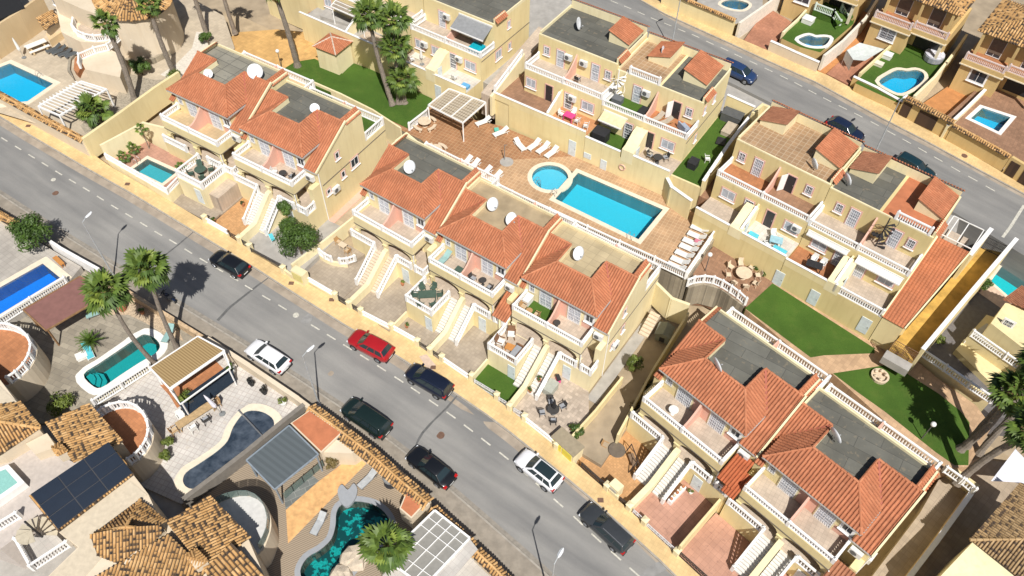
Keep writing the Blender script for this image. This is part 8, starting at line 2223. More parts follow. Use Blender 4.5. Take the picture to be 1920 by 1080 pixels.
ch_g = proto('cg', mk_chair(GREENP)); ch_k = proto('ck', mk_chair(RATT, GREYC)); ch_w = proto('cw', mk_chair(WPL)); ch_t = proto('ct', mk_chair(WICK, plain('tan cushion', (0.5,0.38,0.24), 0.9))); ch_s = proto('cs', mk_chair(STONET, None, 'stone_chair', False)); ch_d = proto('cd', mk_chair(plain('brown wicker', (0.20,0.10,0.05), 0.8), WPL)); ch_c = proto('cc', mk_chair(CREAMP))
def rtable(label, loc, r, h, mat, ang=0, name='round_table'):
    t = thing(name, label, 'table', loc, ang, 'garden tables')
    part('table_top', MB().lathe((0,0,h-0.05), [(r*0.96,0),(r,0.02),(r,0.04),(r*0.97,0.05)], 20), mat, t)
    part('pedestal', MB().lathe((0,0,0), [(r*0.45,0),(r*0.42,0.05),(0.08,0.1),(0.07,h-0.05)], 12), mat, t)
    return t
def btable(label, loc, ang, lx, ly, h, mat, name='dining_table'):
    t = thing(name, label, 'table', loc, ang, 'garden tables')
    part('table_top', MB().box(-lx/2,lx/2,-ly/2,ly/2,h-0.05,h), mat, t)
    for x in (-1, 1):
        for y in (-1, 1):
            part('leg', MB().box(x*(lx/2-0.1)-0.04,x*(lx/2-0.1)+0.04,y*(ly/2-0.1)-0.04,y*(ly/2-0.1)+0.04,0,h-0.05), mat, t)
    return t
def ring(chair, c, r, angs, what):
    for a in angs:
        chair(f'{dname(a)} {what}', (c[0]+r*math.cos(R(a)), c[1]+r*math.sin(R(a)), c[2]), a+180)
def potplant(label, loc, s=1.0, mat=None, pmat=None, seed=1, n=160):
    t = wthing('potted_plant', label, 'potted plant', loc, 'potted plants')
    part('pot', MB().lathe(loc, [(0.16*s,0),(0.24*s,0.38*s),(0.26*s,0.42*s),(0.2*s,0.42*s)], 12), pmat or POT, t)
    mb = MB(); leaf_cloud(mb, up(loc,0.62*s), 0.36*s, n, 0.09*s, random.Random(seed), 0.9, 5)
    part('foliage', mb, mat or LEAF, t)
def parasol(label, loc, h=2.5, mat=None, lean=(0,0)):
    t = wthing('folded_parasol', label, 'parasol', loc, 'folded parasols')
    tp = (loc[0]+lean[0], loc[1]+lean[1], loc[2]+h)
    part('pole', MB().cyl(loc, tp, 0.03, 0.03, 6), STEEL, t)
    part('folded_cloth', MB().tube([lerp(loc,tp,x) for x in (0.38,0.45,0.6,0.85,0.99)], [0.14,0.2,0.17,0.11,0.03], 8), mat or WPL, t)
    part('base_weight', MB().lathe(loc, [(0.28,0),(0.28,0.06),(0.06,0.1)], 10), plain('grey base', (0.2,0.21,0.21), 0.8), t)
def boxthing(name, label, cat, loc, ang, dims, mat, lid=None, bevel=0.0):
    t = thing(name, label, cat, loc, ang)
    lx, ly, h = dims
    part('body', MB().prism([(-lx/2,-ly/2,h*0.85),(lx/2,-ly/2,h*0.85),(lx/2,ly/2,h*0.85),(-lx/2,ly/2,h*0.85)], h*0.85), mat, t)
    part('lid', MB().prism([(-lx/2-0.03,-ly/2-0.03,h*0.9),(lx/2+0.03,-ly/2-0.03,h*0.9),(lx/2+0.03,ly/2+0.03,h),(-lx/2-0.03,ly/2+0.03,h)], 0.07), lid or mat, t)
    return t
# satellite dishes
DISH = plain('dish white', (0.70,0.72,0.74), 0.4, 0.0, 0.03)
def dish(label, c, face, r=0.62, mast=0.8):
    t = wthing('satellite_dish', label, 'satellite dish', up(c,-mast), 'satellite dishes on the roofs')
    f = Vector(face).normalized(); a = f.orthogonal().normalized(); b = f.cross(a); cc = Vector(c)
    mb = MB(); n = 20; vs = [tuple(cc-f*0.12)]
    rings = (0.35, 0.7, 1.0)
    for q in rings:
        for i in range(n):
            th = 2*math.pi*i/n
            vs.append(tuple(cc+(a*math.cos(th)+b*math.sin(th))*r*q-f*0.12*(1-q*q)))
    fs = [(0, 1+i, 1+(i+1)%n) for i in range(n)]
    for k in range(2):
        fs += [(1+k*n+i, 1+(k+1)*n+i, 1+(k+1)*n+(i+1)%n, 1+k*n+(i+1)%n) for i in range(n)]
    k0 = len(vs)
    vs2 = [tuple(Vector(v)-f*0.03) for v in vs]
    mb.add(vs+vs2, fs+[tuple(i+k0 for i in q[::-1]) for q in fs]+[(1+2*n+i, k0+1+2*n+i, k0+1+2*n+(i+1)%n, 1+2*n+(i+1)%n) for i in range(n)])
    part('reflector', mb, DISH, t, smooth=True)
    part('mast', MB().cyl(up(c,-mast), tuple(cc-f*0.14), 0.04, 0.04, 6), STEEL, t)
    lnb = cc+f*r*0.75-Vector((0,0,r*0.55))
    part('feed_arm', MB().bar(tuple(cc-Vector((0,0,r*0.8))-f*0.05), tuple(lnb), 0.03, 0.03), STEEL, t)
    part('feed_horn', MB().cyl(tuple(lnb), tuple(lnb-f*0.15+Vector((0,0,0.08))), 0.05, 0.06, 8), plain('feed grey', (0.35,0.36,0.37), 0.5), t)
fB = (0.62,-0.62,0.45); fC = (0.95,0.35,0.25)
for (u, lb) in (((-9.97,57.20,10.00), 'white satellite dish on the grey roof of the first of three joined houses'), ((-1.91,52.91,9.45), 'left of two white satellite dishes on the sandy roof'), ((-0.15,51.07,9.40), 'right of two white satellite dishes on the sandy roof'), ((5.87,47.43,8.95), 'white satellite dish on the cream paved roof of the end house')):
    dish(lb, u, fB, 0.66)
dish('large white satellite dish on the first house of the left block', (-27.06,69.63,11.60), (0.3,-0.75,0.6), 0.8)
dish('small white satellite dish above the first roof parapet, left block', (-32.06,69.69,11.20), (0.1,-0.8,0.6), 0.48)
dish('round white satellite dish on the dark roof of the gable house', (-20.18,64.79,10.80), (0.2,-0.75,0.6), 0.5)
dish('edge-on satellite dish on the grey roof beside the lemon tree block', (16.67,36.20,8.40), fC, 0.68)
dish('edge-on satellite dish on the stained roof nearest the bottom right', (25.00,30.33,7.70), fC, 0.68)
dish('white satellite dish on the grey roof above the paddling pool', (6.86,77.71,12.70), (0.9,-0.3,0.3), 0.68)
dish('white satellite dish on the paved roof beside the small tiled hut', (15.69,73.43,12.20), (0.9,-0.3,0.3), 0.62)
dish('edge-on satellite dish on the tan paved roof', (28.36,57.13,11.30), (0.95,0.25,0.2), 0.6)
dish('edge-on satellite dish on the grey roof between tiled huts', (31.14,55.40,11.00), (0.95,0.25,0.2), 0.62)
# pool deck
dp = wthing('deck_pergola', 'white pergola with striped beige shade on the pool deck', 'pergola', (-7.69,75.36,3.00))
pq = [(-7.55,75.21,5.60),(-3.27,72.80,5.60),(-5.66,69.21,5.60),(-9.68,72.16,5.60)]
stripe = stripes('beige shade cloth', (0.36,0.30,0.22), (0.47,0.40,0.30), -29, 0.3)
for i in range(9):
    a, b = lerp(pq[0], pq[3], i/9+0.01), lerp(pq[0], pq[3], (i+1)/9-0.008); c, d = lerp(pq[1], pq[2], (i+1)/9-0.008), lerp(pq[1], pq[2], i/9+0.01)
    part('shade_strip', MB().prism([d, a, b, c], 0.03), MATS['beige shade cloth'], dp)
for i in range(4):
    part('beam', MB().bar(up(pq[i],0.04), up(pq[(i+1)%4],0.04), 0.12, 0.16), WHITE, dp)
    part('post', MB().bar(pq[i], (pq[i][0],pq[i][1],3.0), 0.12, 0.12), WHITE, dp)
for f in (0.33, 0.66):
    part('cross_beam', MB().bar(up(lerp(pq[0],pq[1],f),0.06), up(lerp(pq[3],pq[2],f),0.06), 0.1, 0.1), WHITE, dp)
def stone_set(label, c, chairs_lab):
    rtable('round cast stone table '+label, c, 0.75, 0.75, STONET)
    for k, a in enumerate((20, 110, 200, 290)):
        t = thing('stone_bench', f'{dname(a+20)} curved cast stone bench {label}', 'bench', c, 0, 'cast stone benches')
        part('bench_top', MB().prism([(r_*math.cos(R(a+q)), r_*math.sin(R(a+q)), 0.45) for r_, qs in ((1.05,(0,15,30,45,60)),(1.4,(60,45,30,15,0))) for q in qs], 0.1), STONET, t)
        for q in (12, 48):
            part('bench_foot', MB().box(1.22*math.cos(R(a+q))-0.1,1.22*math.cos(R(a+q))+0.1,1.22*math.sin(R(a+q))-0.1,1.22*math.sin(R(a+q))+0.1,0,0.36), STONET, t)
stone_set('beside the deck pergola', (-10.20,71.81,3.01), '')
stone_set('behind the first joined house roof', (-8.64,67.12,3.01), '')
DA = -29
for i, (p, an, lb) in enumerate((((-3.60,72.36,3.01),60,'white lounger right of the deck pergola'),((-1.55,70.54,3.01),60,'white lounger by the wall, next to the green stool'),((0.63,68.41,3.01),150,'white lounger lying in the pile left of the paddling pool wall'),((2.18,68.45,3.01),75,'first white lounger against the retaining wall above the paddling pool'),((3.18,67.94,3.01),75,'second white lounger against the retaining wall above the paddling pool'),((4.11,67.26,3.01),75,'third white lounger against the retaining wall above the paddling pool'),
        ((-5.27,65.47,3.01),75,'first white lounger behind the roof of the first joined house'),((-4.44,64.97,3.01),75,'second white lounger behind the roof of the first joined house'),((-3.13,63.91,3.01),70,'third white lounger behind the roof of the joined houses'),((-2.02,63.18,3.01),70,'fourth white lounger behind the roof of the joined houses'))):
    bed_w(lb, p, an-28)
for i, p in enumerate([(18.89,56.05,3.01),(18.44,55.09,3.01),(17.84,54.20,3.01),(17.42,53.41,3.01),(16.89,52.55,3.01),(16.37,51.70,3.01),(15.91,50.93,3.01)]):
    bed_w(('first','second','third','fourth','fifth','sixth','seventh')[i]+' white lounger in the deck end row, counting from the red towel', p, -32)
boxthing('stool', 'green plastic stool by the retaining wall', 'stool', (-2.04,70.99,3.01), 10, (0.45,0.45,0.4), plain('mint plastic', (0.1,0.45,0.36), 0.6))
boxthing('towel', 'red towel folded on the deck end lounger', 'towel', up((19.31,56.30,3.00),0.42), -32, (0.6,0.4,0.1), plain('red towel', (0.6,0.05,0.07), 0.9))
boxthing('towel', 'pink towel folded beside the deck end loungers', 'towel', up((18.38,54.22,3.00),0.45), -32, (0.5,0.4,0.1), plain('pink towel', (0.55,0.18,0.24), 0.9))
potplant('potted red flowers at the far corner of the deck end row', (19.80,56.75,3.01), 1.3, leafmat('red flower leaf', (0.3,0.04,0.04)), POT, 5)
t = wthing('shower', 'outdoor shower post on a pale plinth on the deck', 'shower', (-1.05,66.27,3.00))
part('plinth', MB().lathe((-0.81,65.93,3.00), [(0.75,0),(0.75,0.06),(0.05,0.07)], 16), CONC, t)
part('post', MB().cyl((-1.05,66.27,3.00), up((-1.05,66.27,3.00),2.1), 0.06, 0.05, 8), STEEL, t)
part('shower_head', MB().bar(up((-1.05,66.27,3.00),2.1), up((-0.81,66.28,3.00),2.15), 0.06, 0.06), STEEL, t)
t = thing('life_ring', 'pinkish life ring hung on the retaining wall beside the pool', 'life ring', UW(FRD,1,5.9,-0.06,1.45), FRD[3])
mb = MB(); mb.tube([(0.33*math.cos(k*math.pi/8), 0, 0.33*math.sin(k*math.pi/8)) for k in range(17)], 0.075, 8)
part('ring', mb, plain('life ring', (0.66,0.42,0.33), 0.6), t, smooth=True)
part('hook', MB().bar((0,0.06,0.3), (0,-0.08,0.3), 0.03, 0.03), STEEL, t)
def ladder(label, p, ang):
    t = thing('pool_ladder', label, 'ladder', p, ang, 'pool ladders')
    for y in (-0.25, 0.25):
        part('rail', MB().tube([(-0.45,y,0),(-0.42,y,0.5),(-0.2,y,0.72),(0.05,y,0.55),(0.1,y,-0.7)], 0.025, 6), STEEL, t)
    for z in (-0.2, -0.45, -0.68):
        part('rung', MB().bar((0.1,-0.25,z), (0.1,0.25,z), 0.04, 0.03), STEEL, t)
ladder('steel ladder at the near corner of the large pool', (11.94,55.07,3.03), 55); ladder('steel handrails at the left corner steps of the large pool', (4.39,60.87,3.03), -25); ladder('steel ladder in the round paddling pool', (2.72,62.69,3.03), 20)
ladder('steel ladder in the small front-garden pool', UW(FRA1,SA1,-2.1,-3.0,0.78), -20); ladder('steel ladder in the top left pool', (-56.26,78.23,4.05), -130)
# stone dining group on the brown terrace
c = (22.69,50.99,1.82); rtable('large round cast stone table on the brown terrace', c, 0.8, 0.75, STONET)
ring(ch_s, c, 1.45, (0,45,90,135,180,225,270,315), 'stone chair round the large table on the brown terrace')
t = wthing('stone_planter', 'round stone planter ring on the second lawn', 'planter', (33.43,40.05,0.98))
part('basin', MB().lathe((33.43,40.05,0.98), [(0.75,0),(0.8,0.35),(0.62,0.35),(0.6,0.1)], 18), STONET, t)
for k in range(5):
    part('rim_stone', MB().lathe(up(((33.43,40.05,0.98)[0]+0.5*math.cos(k*1.1), (33.43,40.05,0.98)[1]+0.5*math.sin(k*1.1), (33.43,40.05,0.98)[2]),0.35), [(0.14,0),(0.17,0.12),(0.06,0.24)], 7), STONET, t)
# front terraces and balconies
c = UW(FRB2,SB2,1.0,-1.8,2.5); btable('green plastic dining table on the middle house terrace', c, FRB2[3]+40, 1.7, 0.9, 0.74, GREENP)
ring(ch_g, c, 1.15, (10,65,120,175,240,300), 'green chair at the table on the middle house terrace')
c = UW(FRB3,SB3,1.2,-1.9,2.5)
ch_d('upper left wicker armchair on the end house terrace', UW(FRB3,SB3,0.5,-0.9,2.5), FRB3[3]-60, 1.35); ch_d('lower left wicker armchair on the end house terrace', UW(FRB3,SB3,0.2,-2.2,2.5), FRB3[3]+10, 1.35)
btable('orange wooden coffee table on the end house terrace', UW(FRB3,SB3,1.2,-2.1,2.5), FRB3[3]+10, 0.9, 0.7, 0.42, plain('honey wood', (0.5,0.22,0.06), 0.6), 'coffee_table')
t = thing('garden_sofa', 'dark cushioned wicker sofa on the end house terrace', 'sofa', UW(FRB3,SB3,2.0,-2.3,2.5), FRB3[3]+90)
part('seat', MB().box(-0.75,0.75,-0.4,0.4,0.15,0.42), MATS['brown wicker'], t); part('backrest', MB().box(-0.8,0.8,-0.5,-0.35,0.15,0.85), MATS['brown wicker'], t); part('cushion', MB().box(-0.68,0.68,-0.33,0.38,0.42,0.54), GREYC, t)
part('armrest', MB().box(-0.88,-0.75,-0.45,0.4,0.15,0.62), MATS['brown wicker'], t); part('armrest', MB().box(0.75,0.88,-0.45,0.4,0.15,0.62), MATS['brown wicker'], t)
c = UW(FRB3,SB3,7.4,-4.2,0.03); rtable('black round table on the speckled patio', c, 0.55, 0.72, RATT); ring(ch_k, c, 1.0, (30,100,190,270), 'black chair on the speckled patio'); parasol('black folded parasol at the patio table', (c[0]+0.05,c[1]+0.05,c[2]), 2.3, BLKC)
boxthing('storage_box', 'grey covered box beside the stair of the end house', 'box', UW(FRB3,SB3,5.9,-2.3,0.03), FRB3[3], (0.9,1.3,0.9), plain('grey green cover', (0.36,0.37,0.32), 0.8))
boxthing('scooter', 'pink and black toy scooter by the pale cellar door', 'toy', UW(FRB3,SB3,5.9,-1.0,0.03), 20, (0.3,0.6,0.6), plain('hot pink', (0.6,0.04,0.22), 0.5), BLKC)
lsheet('balcony_turf', FRB3, SB3, (0.25,3.6,0.2,2.15), 5.185, TURF, 0.005)
rtable('small wicker table on the turf balcony', UW(FRB3,SB3,1.4,0.6,5.19), 0.32, 0.5, WICK); ch_t('left wicker chair on the turf balcony', UW(FRB3,SB3,0.7,0.7,5.19), FRB3[3]); ch_t('right wicker chair on the turf balcony', UW(FRB3,SB3,2.2,0.6,5.19), FRB3[3]+180)
boxthing('storage_box', 'white storage chest on the turf balcony', 'box', UW(FRB3,SB3,0.6,1.6,5.19), FRB3[3], (0.6,0.9,0.8), WPL)
rtable('small square dark table on the end house balcony', UW(FRB3,SB3,4.2,0.9,5.18), 0.33, 0.5, RATT)
ch_w('white chair on the gable house balcony', UW(FRA2,SA2,4.6,0.6,5.18), FRA2[3]+30); rtable('dark table on the gable house balcony', UW(FRA2,SA2,5.6,0.7,5.18), 0.4, 0.7, RATT); ch_k('black chair on the gable house balcony', UW(FRA2,SA2,6.4,1.0,5.18), FRA2[3]+180)
bed_v('green sling lounger on the middle house balcony', UW(FRB2,SB2,0.9,1.1,5.18), FRB2[3]+90); boxthing('side_cabinet', 'low green cabinet by the pink divider on the middle house balcony', 'cabinet', UW(FRB2,SB2,3.1,0.7,5.18), FRB2[3], (0.8,0.5,0.7), GREENP)
c = UW(FRB2,SB2,5.6,0.9,5.18); rtable('small grey table on the middle house right balcony', c, 0.35, 0.7, RATT); ch_k('left dark chair on the middle house right balcony', UW(FRB2,SB2,4.6,0.7,5.18), FRB2[3]); ch_k('right dark chair on the middle house right balcony', UW(FRB2,SB2,6.5,0.7,5.18), FRB2[3]+180)
c = UW(FRB1,SB1,-1.3,-1.1,0.63); btable('pale table on the raised curved patio', c, FRB1[3], 0.8, 0.6, 0.7, STONET); ch_t('left tan chair on the raised curved patio', UW(FRB1,SB1,-2.1,-0.9,0.63), FRB1[3]); ch_t('right tan chair on the raised curved patio', UW(FRB1,SB1,-0.5,-1.3,0.63), FRB1[3]+180)
c = UW(FRA1,SA1,6.0,-1.8,2.5); rtable('round green table on the small terrace of the left block', c, 0.6, 0.72, GREENP); ring(ch_g, c, 1.0, (20,110,200,290), 'green chair on the small terrace of the left block')
c = UW(FRC1,SC1,2.2,0.9,5.18); rtable('white round table on the balcony by the lemon tree block', c, 0.42, 0.72, WPL)
# hanging garden frame and glass table on the orange patio
c = UW(FRC1,SC1,0.2,-2.5,0.03)
rtable('round glass table on the orange-tiled patio', c, 0.75, 0.7, plain('smoked glass', (0.16,0.13,0.1), 0.2)); ring(ch_t, c, 1.1, (150,), 'tan chair at the glass table on the orange patio')
t = thing('swing_frame', 'iron swing seat frame on the orange-tiled patio', 'swing seat', UW(FRC1,SC1,1.6,-2.2,0.03), FRC1[3]+60)
for y in (-0.8, 0.8):
    part('leg', MB().bar((-0.6,y,0), (0,y,1.9), 0.06, 0.06), IRON, t); part('leg', MB().bar((0.6,y,0), (0,y,1.9), 0.06, 0.06), IRON, t)
part('top_bar', MB().bar((0,-0.85,1.9), (0,0.85,1.9), 0.06, 0.06), IRON, t); part('seat', MB().box(-0.25,0.25,-0.6,0.6,0.5,0.6), plain('brown cushion', (0.2,0.13,0.08), 0.9), t)
# flower shelf on the rose patio
t = thing('flower_shelf', 'white stepped shelf of pots against the stair of the rose patio', 'shelf', UW(FRC1,SC1,5.8,-1.9,0.03), FRC1[3]+90)
part('shelf_board', MB().box(-1.0,1.0,-0.2,0.2,0,0.6), WHITE, t)
for k in range(5): part('flower_pot', MB().lathe((-0.8+0.4*k,0,0.6), [(0.09,0),(0.14,0.2),(0.1,0.26)], 9), STONET if k % 2 else POT, t)
# terraces of the back row
c = UW(FRD,1,-1.8,1.5,3.17); btable('table with pink cloth on the terrace above the paddling pool', c, FRD[3], 1.2, 0.9, 0.74, plain('pink cloth', (0.62,0.06,0.22), 0.9)); ring(ch_w, c, 1.0, (147,60,-35), 'white chair at the pink table')
ch_w('white chair by the window right of the pink table', UW(FRD,1,0.4,1.3,3.17), FRD[3]+200)
boxthing('barbecue_cover', 'large black covered barbecue on the turf terrace above the pool', 'barbecue', UW(FRD,1,2.3,1.3,2.57), FRD[3], (1.6,1.2,1.25), BLKC)
c = UW(FRD,1,9.0,1.6,2.57); rtable('black table on the terrace above the large pool', c, 0.5, 0.72, RATT); ring(ch_k, c, 0.95, (20,140,250), 'dark chair on the terrace above the large pool'); ch_c('pale chair by the open terrace door', UW(FRD,1,7.9,1.9,2.57), FRD[3])
bed_t('left taupe lounger on the upper balcony above the large pool', UW(FRD,1,7.1,4.3,5.33), FRD[3]+75); bed_t('right taupe lounger on the upper balcony above the large pool', UW(FRD,1,8.0,4.2,5.33), FRD[3]+60)
t = thing('garden_sofa', 'grey sofa on the upper balcony above the large pool', 'sofa', UW(FRD,1,10.1,4.6,5.33), FRD[3]+150); part('seat', MB().box(-0.6,0.6,-0.4,0.4,0.1,0.42), plain('bluish cushion', (0.3,0.34,0.42), 0.9), t); part('backrest', MB().box(-0.65,0.65,0.3,0.45,0.1,0.85), plain('bluish cushion', (0.3,0.34,0.42), 0.9), t)
ch_k('dark chair on the balcony left of the spiral steps', UW(FRD,1,-2.8,4.5,5.95), FRD[3]+90)
boxthing('storage_box', 'grey chest on the turf balcony beside the spiral steps', 'box', UW(FRD,1,2.2,4.6,5.33), FRD[3], (1.1,0.8,0.7), plain('slate plastic', (0.12,0.13,0.14), 0.7)); boxthing('storage_box', 'dark tall box by the pink divider on the turf balcony', 'box', UW(FRD,1,5.4,4.2,5.33), FRD[3], (0.7,1.4,0.7), BLKC)
def spiral(label, fr, x, y, z, mat, rise=2.8, n=14, r=0.85):
    t = thing('spiral_stair', label, 'stair', UW(fr,1,x,y,z), fr[3])
    part('newel', MB().cyl((0,0,0), (0,0,rise+0.9), 0.06, 0.06, 8), mat, t)
    for k in range(n):
        a0, a1 = 2*math.pi*k/12, 2*math.pi*(k+0.85)/12; zz = rise*(k+1)/n
        part('step', MB().prism([(0.05*math.cos(a0),0.05*math.sin(a0),zz),(r*math.cos(a0),r*math.sin(a0),zz),(r*math.cos(a1),r*math.sin(a1),zz)], 0.05), mat, t)
    part('handrail', MB().tube([(r*math.cos(2*math.pi*k/12), r*math.sin(2*math.pi*k/12), rise*(k+1)/n+0.9) for k in range(n)], 0.025, 6), mat, t)
spiral('white spiral steps up to the paved roof, turf balcony', FRD, 1.75, 5.0, 5.33, WHITE); spiral('dark spiral steps beside the pink divider of the last back-row house', FRE, 6.6, 4.9, 5.72, IRON)
c = UW(FRE,1,-1.2,1.4,3.27); btable('pale blue covered table on the white tiled terrace', c, FRE[3]+20, 1.2, 0.9, 0.74, plain('pale blue cloth', (0.3,0.5,0.56), 0.9)); ring(ch_w, c, 1.0, (90,200), 'white chair at the pale blue table')
boxthing('garden_bench', 'turquoise cushioned bench at the parapet of the white tiled terrace', 'bench', UW(FRE,1,-3.3,0.8,3.27), FRE[3], (0.9,0.6,0.45), AQUAC); boxthing('garden_bench', 'second turquoise cushioned bench below the air conditioner', 'bench', UW(FRE,1,-0.4,0.6,3.27), FRE[3], (1.3,0.7,0.5), AQUAC)
c = UW(FRE,1,3.0,1.2,2.97); btable('dark table on the terracotta terrace', c, FRE[3]+15, 1.5, 0.9, 0.74, BLKC); ch_w('left white chair behind the dark table on the terracotta terrace', UW(FRE,1,2.6,2.1,2.97), FRE[3]-90); ch_w('right white chair behind the dark table on the terracotta terrace', UW(FRE,1,3.5,2.1,2.97), FRE[3]-90)
c = UW(FRF,1,2.4,1.3,2.57); ch_w('white chair on the terrace under the grey awning house', c, FRF[3]+90); boxthing('storage_box', 'blue crate on the terrace under the grey awning house', 'box', UW(FRF,1,4.2,1.0,2.57), FRF[3], (0.9,0.6,0.35), plain('blue crate', (0.12,0.36,0.6), 0.7)); parasol('white folded parasol left on the grey awning house terrace', UW(FRF,1,-2.6,1.6,2.57), 2.2)
boxthing('hot_tub', 'turquoise tub on the balcony under the grey awning', 'tub', UW(FRF,1,3.6,4.2,5.33), FRF[3], (1.5,1.2,0.7), plain('turquoise cover', (0.0,0.33,0.42), 0.6))
ch_w('left white chair on the first terrace, grey awning house', UW(FRF,1,-3.8,1.3,2.57), FRF[3]+60)
boxthing('garden_sofa', 'pale cushioned sofa on the first terrace, grey awning house', 'sofa', UW(FRF,1,-3.4,2.0,2.57), FRF[3], (1.5,0.8,0.6), CREAMP)
# turf strip
boxthing('storage_box', 'black chest on the turf strip nearest the pool', 'box', UW(FRD,1,12.4,3.0,2.6), FRD[3], (0.9,1.0,0.9), BLKC); boxthing('cool_box', 'black folded table on the turf strip', 'table', UW(FRD,1,13.2,8.3,2.6), FRD[3]+10, (0.9,1.1,0.2), BLKC); boxthing('shed', 'low dark grey shed at the street end of the turf strip', 'shed', UW(FRD,1,12.6,12.3,2.6), FRD[3], (2.2,1.2,1.1), plain('dark shed', (0.08,0.085,0.09), 0.8))
boxthing('garden_sofa', 'taupe corner sofa on the turf strip', 'sofa', UW(FRD,1,13.2,10.4,2.6), FRD[3], (1.2,1.9,0.55), plain('taupe cushion', (0.42,0.36,0.28), 0.9)); ch_w('white metal chair on the turf strip', UW(FRD,1,13.3,4.6,2.6), FRD[3]+30)
# near gardens
c = (-27.18,34.78,0.71); btable('long wooden table on the patterned patio', c, angof((-28.27,33.86,0.71), (-26.16,35.83,0.67)), 3.3, 0.8, 0.75, WOODL)
d_ = Vector(((-26.16,35.83,0.67)[0]-(-28.27,33.86,0.71)[0], (-26.16,35.83,0.67)[1]-(-28.27,33.86,0.71)[1], 0)).normalized(); n_ = Vector((-d_.y, d_.x, 0)); an_ = math.degrees(math.atan2(d_.y, d_.x))
for k, (s1, s2, lb, fn) in enumerate(((-0.9,0.85,'white chair on the far side of the long wooden table',ch_w),(0.35,0.85,'grey chair on the far side of the long wooden table',ch_k),(-0.7,-0.85,'white chair on the near side of the long wooden table',ch_w),(0.5,-0.85,'grey chair on the near side of the long wooden table',ch_k),(-2.0,0,'tan chair at the left end of the long wooden table',ch_t),(2.0,0,'tan chair at the right end of the long wooden table',ch_t))):
    q = Vector(c)+d_*s1+n_*s2; fn(lb, tuple(q), an_+(-90 if s2 > 0 else 90) if s2 else an_+(0 if s1 < 0 else 180), 1.1)
parasol('white folded parasol at the end of the long wooden table', (-25.13,35.39,0.63), 2.8, plain('lilac white cloth', (0.66,0.64,0.70), 0.9), (-0.9,0.2)); parasol('white folded parasol against the tall stained wall', (-59.25,81.74,4.29), 2.7, None, (-0.2,0.1))
bed_a('turquoise lounger beside the teal pool', (-38.41,41.06,1.36), 125); boxthing('side_table', 'white box table by the turquoise lounger', 'table', (-38.87,40.57,1.37), 35, (0.9,0.7,0.4), WPL); bed_v('first pale green lounger under the left palm', (-39.07,45.32,1.52), 30); bed_v('second pale green lounger under the left palm', (-38.62,46.09,1.52), 30); bed_v('pale green lounger between palm trunk and pool end', (-31.82,43.28,1.13), 80)
potplant('agave in terracotta pot by the street wall under the palms', (-36.92,46.06,1.44), 2.0, LEAF2, POT, 8, 260); potplant('small terracotta pot under the right palm', (-34.96,45.67,1.34), 0.9, LEAF, POT, 9); potplant('potted plants at the corner of the reed pergola', (-25.15,39.63,0.76), 1.3, LEAF, WPL, 10); potplant('pot on the white plinth right of the reed pergola', (-19.97,36.47,0.43), 1.2, LEAF2, WPL, 11); potplant('black ball planter by the street wall', (-23.17,38.38,0.63), 1.1, leafmat('black leaf', (0.02,0.02,0.02)), BLKC, 12); potplant('second black ball planter by the street wall', (-21.87,37.57,0.55), 1.1, leafmat('black leaf', (0.02,0.02,0.02)), BLKC, 13)
potplant('white planter with shrub beside the grey panelled pergola', (-3.45,23.30,-0.83), 1.1, LEAF2, WPL, 14); potplant('second white planter beside the grey panelled pergola', (-2.97,23.91,-0.83), 1.1, DRYB, WPL, 15)
bed_s('silver lounger nearest the street wall on the decking', (-11.80,29.71,-0.25), 50); bed_s('silver lounger at the left side of the dark green pool', (-15.21,25.78,-0.21), 70)
t = wthing('egg_chair', 'grey egg-shaped hanging chair on the decking', 'chair', (-9.88,29.65,-0.34))
part('shell', MB().lathe(up((-9.88,29.65,-0.34),0.3), [(0.1,0),(0.5,0.25),(0.62,0.7),(0.5,1.2),(0.15,1.5)], 14), plain('grey wicker', (0.27,0.28,0.28), 0.8, var=0.2, scale=14), t, smooth=True); part('stand', MB().lathe((-9.88,29.65,-0.34), [(0.6,0),(0.6,0.05),(0.08,0.08),(0.08,0.3)], 12), IRON, t)
t = wthing('lounge_island', 'two-lobed grey built-in seat at the head of the dark green pool', 'seat', (-13.41,28.57,-0.21))
part('seat_slab', MB().prism(smooth_closed([(-13.79,27.76,0.01),(-14.14,28.67,0.06),(-13.87,29.24,0.06),(-13.32,28.79,0.02),(-12.92,29.37,0.02),(-12.54,28.82,-0.01),(-12.68,27.89,-0.03),(-13.21,27.33,-0.03)], 3), 0.3), MATS['grey coping'], t)
ROCK = plain('pale boulder', (0.52,0.44,0.34), 0.95, var=0.2, scale=2.5, bmp=1.0)
for i, (p, s_, lb) in enumerate((((-12.13,23.18,-0.43),1.5,'large pale boulder at the edge of the dark green pool'),((-11.68,23.95,-0.43),0.7,'small pale boulder beside the large one'),((-12.89,21.83,-0.43),1.2,'lower pale boulder in the dark green pool'))):
    rnd = random.Random(i); mb = MB(); mb.lathe(p, [(0.75*s_,-0.3),(0.8*s_,0.1),(0.62*s_,0.45),(0.25*s_,0.6)], 9); mb.v = [(v[0]+rnd.uniform(-.12,.12)*s_, v[1]+rnd.uniform(-.12,.12)*s_, v[2]+rnd.uniform(-.08,.08)*s_) for v in mb.v]; single('boulder', mb, ROCK, lb, 'boulder', 'boulders by the dark green pool')
btable('orange wooden bench at the head of the deep blue pool', (-44.07,50.63,2.66), -40, 1.5, 0.45, 0.45, plain('honey wood', (0.5,0.22,0.06), 0.6), 'garden_bench')
